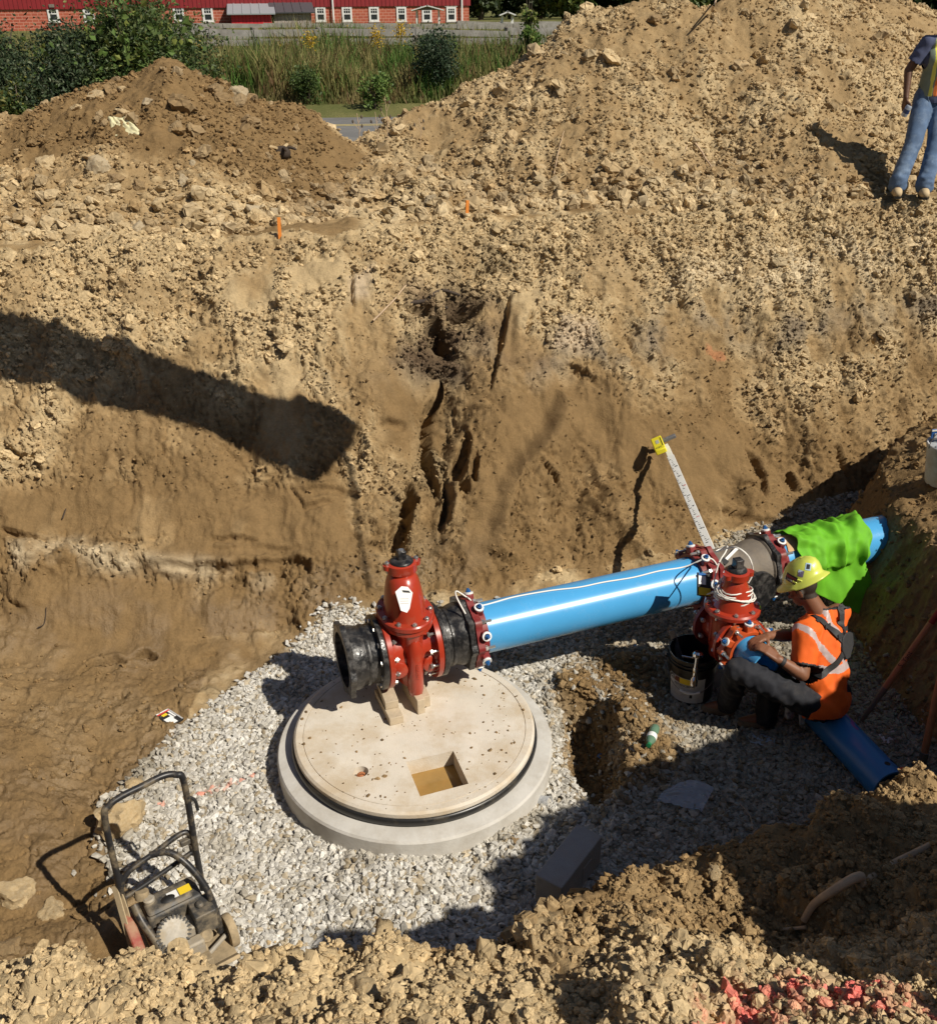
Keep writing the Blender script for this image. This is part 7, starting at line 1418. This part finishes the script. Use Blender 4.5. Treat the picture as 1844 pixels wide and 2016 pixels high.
# ---- fences
M_grey = mat('weathered grey timber', (.36, .34, .31), .9, var=.25, vscale=6, dirt=(.2, .18, .15), dscale=4, damt=.5); M_gpost = mat('weathered post', (.19, .165, .14), .95, var=.3, vscale=8)
def fence(name, yv, us, vt, label, rails, post_w=.16, rail_h=.17, hw=None, z_rel=None):
    """posts at sight-line columns us; tops at vt"""
    P = []; o = empty(name, gp_(us[0], vt, yv), (0, 0, 0), label, 'fence')
    for u in us: t_ = at_y(u, vt, yv); P.append(Vector((t_.x, yv, t_.z)))
    for p in P:
        g = land(p.x, yv).z; m = MB(); m.lathe([(post_w / 2, g - .3 - p.z), (post_w / 2 * .95, 0 - .02), (post_w / 2 * .8, 0)], p - o.location, (0, 0, 1), 10); m.build('post', M_gpost, o)
    for a, b in zip(P[:-1], P[1:]):
        for dz in rails:
            j1, j2 = rng.normal(0, .025, 2); p0 = a + Vector((0, -.1, dz + j1)); p1 = b + Vector((0, -.1, dz + j2)); d = p1 - p0; m = MB(); m.box((p0 + p1) / 2 - o.location, (d.length * 1.01, .05, rail_h * rng.uniform(.85, 1.1)), Matrix.Rotation(-math.atan2(d.z, d.x), 3, 'Y') @ Matrix.Rotation(0, 3, 'Z')); m.build('rail', M_grey, o, 30)
    return o
fence('paddock_fence', YF, [300, 412, 500, 628, 738, 818, 1000, 1120, 1260], 52, 'weathered plank fence closest to the road', (-.14, -.40), .26, .19)
fence('paddock_fence', 41, [200, 330, 440, 555, 676, 790, 900, 1010, 1110, 1230], 47, 'weathered plank fence behind the closest one', (-.06, -.45), .2, .15)
fence('paddock_fence', 50, [230, 380, 520, 660, 800, 930, 1075, 1210], 46, 'third weathered paddock fence in the distance', (-.05, -.4), .2, .14)
fence('paddock_fence', 60, [900, 985, 1060, 1150, 1230, 1320], 41, 'farthest dark paddock fence before the woods', (-.08, -.55), .18, .14)
# ---- barn
YB_ = 80.0
TH = R(11); XA = Vector((math.cos(TH), math.sin(TH), 0)); BP0 = at_y(923, 20, YB_)
def at_barn(u, v, d=0.0):
    r = Vector(ray(u, v)); n = Vector((-math.sin(TH), math.cos(TH), 0)); o = BP0 - n * d; t = ((o - Vector((0, 0, CZ))).dot(n)) / r.dot(n); p = Vector((0, 0, CZ)) + r * t; return p, (p - o).dot(XA)
zb, zs = at_barn(700, 47)[0].z - .4, at_barn(700, 12)[0].z; zt_ = zs + 4.2; xl, xr = at_barn(-120, 20)[1], 0.0
M_bsid = mat('red metal siding', (.24, .018, .022), .5, var=.12, vscale=2); M_bbr = bpy.data.materials.new('red block'); M_bbr.use_nodes = True; n_ = M_bbr.node_tree; b_ = n_.nodes['Principled BSDF']; tc = n_.nodes.new('ShaderNodeTexCoord'); br = n_.nodes.new('ShaderNodeTexBrick'); mp = n_.nodes.new('ShaderNodeMapping'); mp.inputs['Rotation'].default_value = (R(90), 0, 0)
n_.links.new(tc.outputs['Object'], mp.inputs[0]); n_.links.new(mp.outputs[0], br.inputs[0]); br.inputs['Color1'].default_value = (.42, .11, .06, 1); br.inputs['Color2'].default_value = (.34, .075, .045, 1); br.inputs['Mortar'].default_value = (.52, .26, .19, 1); br.inputs['Scale'].default_value = 1.0; br.inputs['Brick Width'].default_value = .42; br.inputs['Row Height'].default_value = .19; br.inputs['Mortar Size'].default_value = .016; n_.links.new(br.outputs[0], b_.inputs['Base Color']); b_.inputs['Roughness'].default_value = .9
M_win = mat('dark window glass', (.02, .025, .03), .08); M_trim = mat('white trim', (.72, .72, .70), .6); M_lintel = mat('stone lintel', (.55, .52, .48), .8, var=.1, vscale=3)
barn = empty('barn', (BP0.x + XA.x * xl, BP0.y + XA.y * xl, zb), (0, 0, TH), 'long red barn with white windows at the top of the photo', 'barn'); BL = xr - xl; off = lambda x_, z_: (x_ - xl, z_ - zb)
m = MB(); m.box((BL / 2, 5, (zs - zb) / 2), (BL, 10, zs - zb)); m.build('block_wall', M_bbr, barn, smooth=False)
m = MB(); m.box((BL / 2, 5, zs - zb + (zt_ - zs) / 2), (BL + .2, 10.2, zt_ - zs)); 
for i in range(int(BL / .3)): m.box((i * .3 + .1, -.115, zs - zb + (zt_ - zs) / 2), (.04, .03, zt_ - zs - .02))
m.build('siding', M_bsid, barn, smooth=False)
m = MB(); m.prism([(-.4, 0), (10.8, 0), (5.2, 4.2)], BL + 1, Matrix.Translation((-.5, 0, zt_ - zb)) @ Matrix(((0, 0, 1, 0), (1, 0, 0, 0), (0, 1, 0, 0), (0, 0, 0, 1)))); m.build('roof', mat('barn roof', (.25, .25, .26), .5, metal=.3), barn, smooth=False)
WINS = [352, 409, 631, 683, 736, 790, 840, 888]
for k_, u in enumerate([105, 175, 230, 290] + WINS):
    c_, x_ = at_barn(u, 27); x_, z_ = x_ - xl, c_.z - zb; ww, hh_ = .74, .96
    f = empty('window', (x_, -.02, z_)); f.parent = barn; 
    m = MB(); 
    for c2, d2 in (((-ww / 2 + .07, 0, 0), (.14, .10, hh_)), ((ww / 2 - .07, 0, 0), (.14, .10, hh_)), ((0, 0, hh_ / 2 - .06), (ww - .28, .10, .12)), ((0, 0, -hh_ / 2 + .06), (ww - .28, .10, .12)), ((0, 0, .02), (ww - .28, .07, .07))): m.box(c2, d2)
    m.build('frame', M_trim, f, smooth=False); m = MB(); m.box((0, .01, 0), (ww - .28, .02, hh_ - .2)); m.build('pane', M_win, f, smooth=False)
    m = MB(); m.box((-.085, -.02, .22), (.03, .03, .36)); m.box((.085, -.02, .22), (.03, .03, .36)); m.box((0, -.02, .25), (ww - .28, .025, .025)); m.build('glazing_bars', M_trim, f, smooth=False); m = MB(); m.box((0, -.01, hh_ / 2 + .11), (ww + .22, .10, .2)); m.build('lintel', M_lintel, f, smooth=False); m = MB(); m.box((0, -.03, -hh_ / 2 - .03), (ww + .1, .14, .06)); m.build('sill', M_lintel, f, smooth=False)
for u in (655, 908): c_ = at_barn(u, 20)[1] - xl; m = MB(); m.cyl((c_, -.2, 0), (c_, -.2, zt_ - zb), .07, seg=8); m.build('downspout', M_trim, barn)
c_, x_ = at_barn(105, 25); m = MB(); m.box((x_ - xl, -.12, c_.z - zb + .45), (.35, .12, .2)); m.build('wall_lamp', M_gpost, barn)
# sheds against the barn
def shed(u0, u1, um, vtop, vfront, vbase, dd, side_m, front_m, roof_m, label, depth=3.2, plank=.25):
    (a, la_), (b, lb_) = at_barn(u0, vbase, dd), at_barn(u1, vbase, dd); zb_ = min(a.z, b.z) - .5; zf = at_barn(um, vfront, dd)[0].z - zb_; zr = at_barn(u0, vtop, .3)[0].z - zb_; L = lb_ - la_; o = empty('shed', (a.x, a.y, zb_), (0, 0, TH), label, 'shed'); D_ = dd - .2
    m = MB(); m.add([(0, 0, 0), (L, 0, 0), (L, D_, 0), (0, D_, 0), (0, 0, zf), (L, 0, zf), (L, D_, zr), (0, D_, zr)], [(0, 1, 5, 4), (1, 2, 6, 5), (3, 0, 4, 7), (2, 3, 7, 6)]); m.build('walls', side_m, o, smooth=False)
    for i in range(int(L / plank)): m = MB(); m.box((plank * (i + .5), -.03 - .006 * (i % 3), zf / 2), (plank * .94, .05, zf - .06)); m.build('board', front_m, o, smooth=False)
    m = MB(); sl = math.atan2(zr - zf, D_); m.box((L / 2, D_ / 2 - .05, (zf + zr) / 2 + .06), (L + .5, math.hypot(D_, zr - zf) + .7, .07), (sl, 0, 0)); 
    for i in range(int(L / .6)): m.box((.6 * i + .2, D_ / 2 - .05, (zf + zr) / 2 + .11), (.05, math.hypot(D_, zr - zf) + .68, .05), (sl, 0, 0))
    m.build('roof', roof_m, o, smooth=False); return o
M_grroof = mat('grey metal roof', (.36, .40, .43), .45, metal=.2); M_dkroof = mat('dark metal roof', (.07, .075, .085), .5); M_dred = mat('dark red boards', (.075, .010, .014), .7, var=.1, vscale=4); M_bred = mat('bright red boards', (.52, .012, .025), .55, var=.08, vscale=4)
shed(457, 537, 500, 10, 27, 52, 3.5, M_dred, M_bred, M_grroof, 'lean-to with bright red front and grey metal roof against the barn')
shed(540, 614, 580, 8, 24, 46, 2.8, M_gpost, mat('silver grey boards', (.33, .29, .26), .9, var=.35, vscale=4), M_dkroof, 'grey board shed with dark roof against the barn')
def canopy(u0, u1, vr, ve, vb, y, label, mt, dep=1.6):
    a, b = at_y(u0, ve, y), at_y(u1, ve, y); r = at_y((u0 + u1) / 2, vr, y); zb_ = at_y(u0, vb, y).z - .3; L = b.x - a.x; o = empty('feed_shelter', ((a.x + b.x) / 2, y, zb_), (0, 0, 0), label, 'shelter'); h = a.z - zb_; rz_ = r.z - zb_
    for sx in (-1, 1):
        for sy in (-1, 1): m = MB(); m.box((sx * L * .36, sy * dep * .4, h / 2), (.10, .10, h)); m.build('post', M_trim, o, smooth=False)
        ang = math.atan2(rz_ - h, L / 2); m = MB(); m.box((sx * L / 4, 0, (h + rz_) / 2), (math.hypot(L / 2, rz_ - h) + .1, dep + .5, .06), (0, sx * ang, 0)); m.build('roof_panel', mt, o, smooth=False)
    m = MB(); m.add([(-L * .42, -dep * .5, h), (L * .42, -dep * .5, h), (0, -dep * .5, rz_ - .05)], [(0, 1, 2)]); m.build('gable', M_gpost, o, smooth=False); return o
canopy(812, 872, 11, 20, 44, 72, 'small open shelter with a pale roof in front of the barn', M_trim); canopy(984, 1012, 23, 29, 44, 56, 'little white roofed feeder in the paddock right of the barn', M_trim, 1.0)
# ---- trees behind, right of the barn
def tree(u, vtop, y, wpx, n, size, cols, wts, label, seed):
    t_ = at_y(u, vtop, y); g = land(t_.x, min(y, 39)).z if y < 39 else float(np.interp(y, [33, 50, 80, 130, 200], [3.25, 4.0, 4.9, 6.0, 9])); H = t_.z - g; rw = wpx / pxm(y) / 2; o = empty('tree', (t_.x, y, g), (0, 0, 0), label, 'tree', 'trees beyond the paddocks'); rr = np.random.default_rng(seed)
    p = clump_points(rr, n, (0, 0, H * .54), (rw, rw * .8, H * .47), 70); p[:, 2] = np.maximum(p[:, 2], .2); shade = mixcol(rr, n, cols, wts); link('crown', leaf_mesh('crown', p, size * rr.uniform(.6, 1.4, n), shade, seed=seed), M_leaf, o)
    m = MB(); m.tube([(0, 0, -.5), (.05, 0, H * .3), (0, .1, H * .62)], [.28, .2, .10], 8)
    for b in range(5): a = b * 1.3; m.tube([(0, 0, H * (.25 + .06 * b)), (rw * .5 * math.cos(a), rw * .4 * math.sin(a), H * (.45 + .08 * b))], [.10, .04], 6)
    m.build('trunk', M_bark, o); return o
TC = [(.022, .038, .016), (.04, .062, .024), (.065, .09, .035), (.10, .12, .045)]; TY = [(.05, .08, .02), (.09, .13, .03), (.14, .16, .04)]
for k_, (u, vt, y, w_, lb, cs, ww) in enumerate(((945, -55, 96, 80, 'tree just right of the barn end', TC, (2, 4, 3, 1)), (1005, -70, 102, 100, 'tree behind the little white feeder', TC, (3, 4, 2, 1)), (1065, -50, 98, 90, 'tree behind the light green sapling top', TC, (3, 3, 3, 1)), (1120, -30, 92, 90, 'yellow green tree left of the large spoil heap', TY, (3, 3, 2)), (1190, -60, 99, 110, 'dark tree rising behind the left crest of the large spoil heap', TC, (4, 3, 1, 0)), (1265, -55, 96, 110, 'dark tree behind the notch of the large spoil heap', TC, (4, 3, 2, 0)), (1345, -20, 78, 90, 'green leafy tree seen over the notch of the large spoil heap', TY, (4, 3, 1)), (1420, -60, 92, 100, 'dark tree at the right of the notch', TC, (4, 3, 1, 0)), (1560, -70, 97, 160, 'dark tree mostly hidden behind the large spoil heap', TC, (4, 3, 1, 0)), (1745, -50, 88, 130, 'tree behind the right end of the large spoil heap', TC, (4, 4, 2, 0)), (1850, -60, 92, 120, 'tree at the top right corner', TC, (4, 3, 1, 0)), (890, -60, 112, 110, 'tree hidden behind the barn roof', TC, (4, 3, 1, 0)))):
    tree(u, vt - 20, y, w_, 3800, .26, cs, ww, lb, 400 + k_)
n = 16000; rr = np.random.default_rng(77); xx = rr.uniform(-70, 90, n); yy = rr.uniform(112, 126, n); zz = 5.5 + rr.random(n) ** .8 * (8.5 + 2.5 * fbm(xx, yy, .12, 3, 9)); tag(link('far_woods', leaf_mesh('far_woods', np.stack([xx, yy, zz], 1), rr.uniform(.35, .7, n), mixcol(rr, n, TC, (4, 4, 2, 0)), seed=4), M_leaf), kind='stuff')
# ================================================================ the excavator whose arm throws the shadow (it stands out of the picture on the left)
SH = -SUN.normalized() / SUN.normalized().z
def caster(u, v, k, fn=base_far):
    d = ray(u, v); t = np.linspace(3, 14, 3000); p = np.array([0, 0, CZ])[None] + t[:, None] * d[None]; h = base(p[:, 0], p[:, 1]); q = Vector(p[np.nonzero(p[:, 2] < h)[0][0]]); return q - SH * k
A = caster(0, 672, 3.6); Bp = caster(430, 795, 3.75); Cp = caster(560, 838, 3.8); Dp = caster(645, 880, 3.85)
ex = empty('excavator', (-8.2, 3.6, G0), (0, 0, 0), 'yellow excavator standing outside the left edge, its arm over the pit', 'excavator'); EO = ex.location.copy()
M_exy = mat('machine yellow', (.62, .36, .03), .45, var=.08, vscale=3); M_exd = mat('machine dark', (.03, .03, .032), .55, var=.2, vscale=5)
d0 = (Bp - A).normalized(); side_ = d0.cross(UP).normalized(); nrm_ = side_.cross(d0)
E0 = A - d0 * 1.6; piv = Vector((-7.6, 3.4, G0 + 1.9)); 
def plate_arm(m, pts, hs, wid):
    """tapering box section along pts, heights hs in the plane of the arm"""
    vs = []
    for i, p in enumerate(pts):
        t = (pts[min(i + 1, len(pts) - 1)] - pts[max(i - 1, 0)]).normalized(); sd_ = t.cross(UP).normalized(); nn_ = sd_.cross(t)
        for a, b in ((-1, -1), (1, -1), (1, 1), (-1, 1)): vs.append(p + sd_ * wid / 2 * a + nn_ * hs[i] / 2 * b - EO)
    fs = [(3, 2, 1, 0), tuple(4 * (len(pts) - 1) + k for k in range(4))] + [(4 * i + k, 4 * i + (k + 1) % 4, 4 * i + 4 + (k + 1) % 4, 4 * i + 4 + k) for i in range(len(pts) - 1) for k in range(4)]
    m.add(vs, fs)
m = MB(); plate_arm(m, [piv, piv.lerp(E0, .45) + UP * .9, E0 + UP * .1], [.5, .75, .45], .42); m.build('boom', M_exy, ex, 30)
m = MB(); plate_arm(m, [E0 + nrm_ * .05, A, Bp, Cp], [.60, .58, .46, .40], .36); m.build('stick', M_exy, ex, 30)
m = MB(); m.tube([A + nrm_ * .34 - EO, A.lerp(Bp, .75) + nrm_ * .24 - EO], .075, 12); m.tube([A.lerp(Bp, .7) + nrm_ * .24 - EO, Bp + nrm_ * .18 - EO], .045, 10); m.build('bucket_cylinder', M_exd, ex)
m = MB(); m.ball(Bp + nrm_ * .2 - EO, (.10, .10, .10), 12, 8); m.tube([Bp + nrm_ * .2 - EO, Cp + nrm_ * .12 - EO], .05, 8); m.build('linkage', M_exd, ex)
m = MB(); dd = (Dp - Cp).normalized(); plate_arm(m, [Cp - dd * .05, Cp.lerp(Dp, .4) - nrm_ * .03, Dp - nrm_ * .02, Dp + dd * .06 - nrm_ * .04], [.46, .58, .54, .34], .5); m.build('coupler', M_exd, ex, 30)
for i in range(4): m = MB(); p = Cp.lerp(Dp, .15 + .22 * i) - nrm_ * (.27 + .02 * (i % 2)) - EO; m.box(p, (.07, .12, .14), (0, R(20), 0)); m.build('coupler_jaw', M_exd, ex, 30)
CHP = [caster(672, 880, 3.86), caster(690, 905, 3.84), caster(700, 950, 3.80), caster(708, 1040, 3.82), caster(714, 1170, 3.9)]
m = MB()
def lnk(m, p, q, k):
    c_ = (p + q) / 2; d = (q - p).normalized(); a = d.orthogonal().normalized(); b = d.cross(a); a = a if k % 2 else b; L_ = (q - p).length * .62; m.tube([c_ + d * L_ * math.cos(t) + a * .022 * math.sin(t) - EO for t in np.linspace(0, 6.28, 13)[:-1]], .009, 6, True)
cps = catmull(CHP, 8)
for k_ in range(len(cps) - 1): lnk(m, cps[k_], cps[k_ + 1], k_)
m.build('lifting_chain', M_exd, ex)
H0 = Vector((-8.6, 3.2, G0)) - EO
m = MB(); m.box(H0 + Vector((0, 0, 1.35)), (2.6, 2.4, .9)); m.box(H0 + Vector((-1.0, 0, 1.8)), (1.2, 2.2, .9)); m.build('house', M_exy, ex, 30, bevel=.08)
m = MB(); m.box(H0 + Vector((.6, .7, 2.2)), (1.3, .95, 1.5)); cb_ = m.build('cab', M_exd, ex, 30, bevel=.06); m = MB(); m.box(H0 + Vector((1.27, .7, 2.35)), (.02, .8, 1.0)); m.box(H0 + Vector((.6, 1.19, 2.35)), (1.0, .02, 1.0)); m.build('cab_window', M_win, cb_)
for s_ in (-1, 1):
    m = MB(); m.prism([(1.75 * math.cos(t) * 1.0 + (.0), .42 * math.sin(t)) if False else ((1.4 if math.cos(t) > 0 else -1.4) + .42 * math.cos(t), .42 * math.sin(t)) for t in np.linspace(0, 6.28, 33)[:-1]], .5, Matrix.Translation(H0 + Vector((0, s_ * .95 + .25, .44))) @ Matrix.Rotation(R(90), 4, 'X')); m.build('track', M_exd, ex, 30)
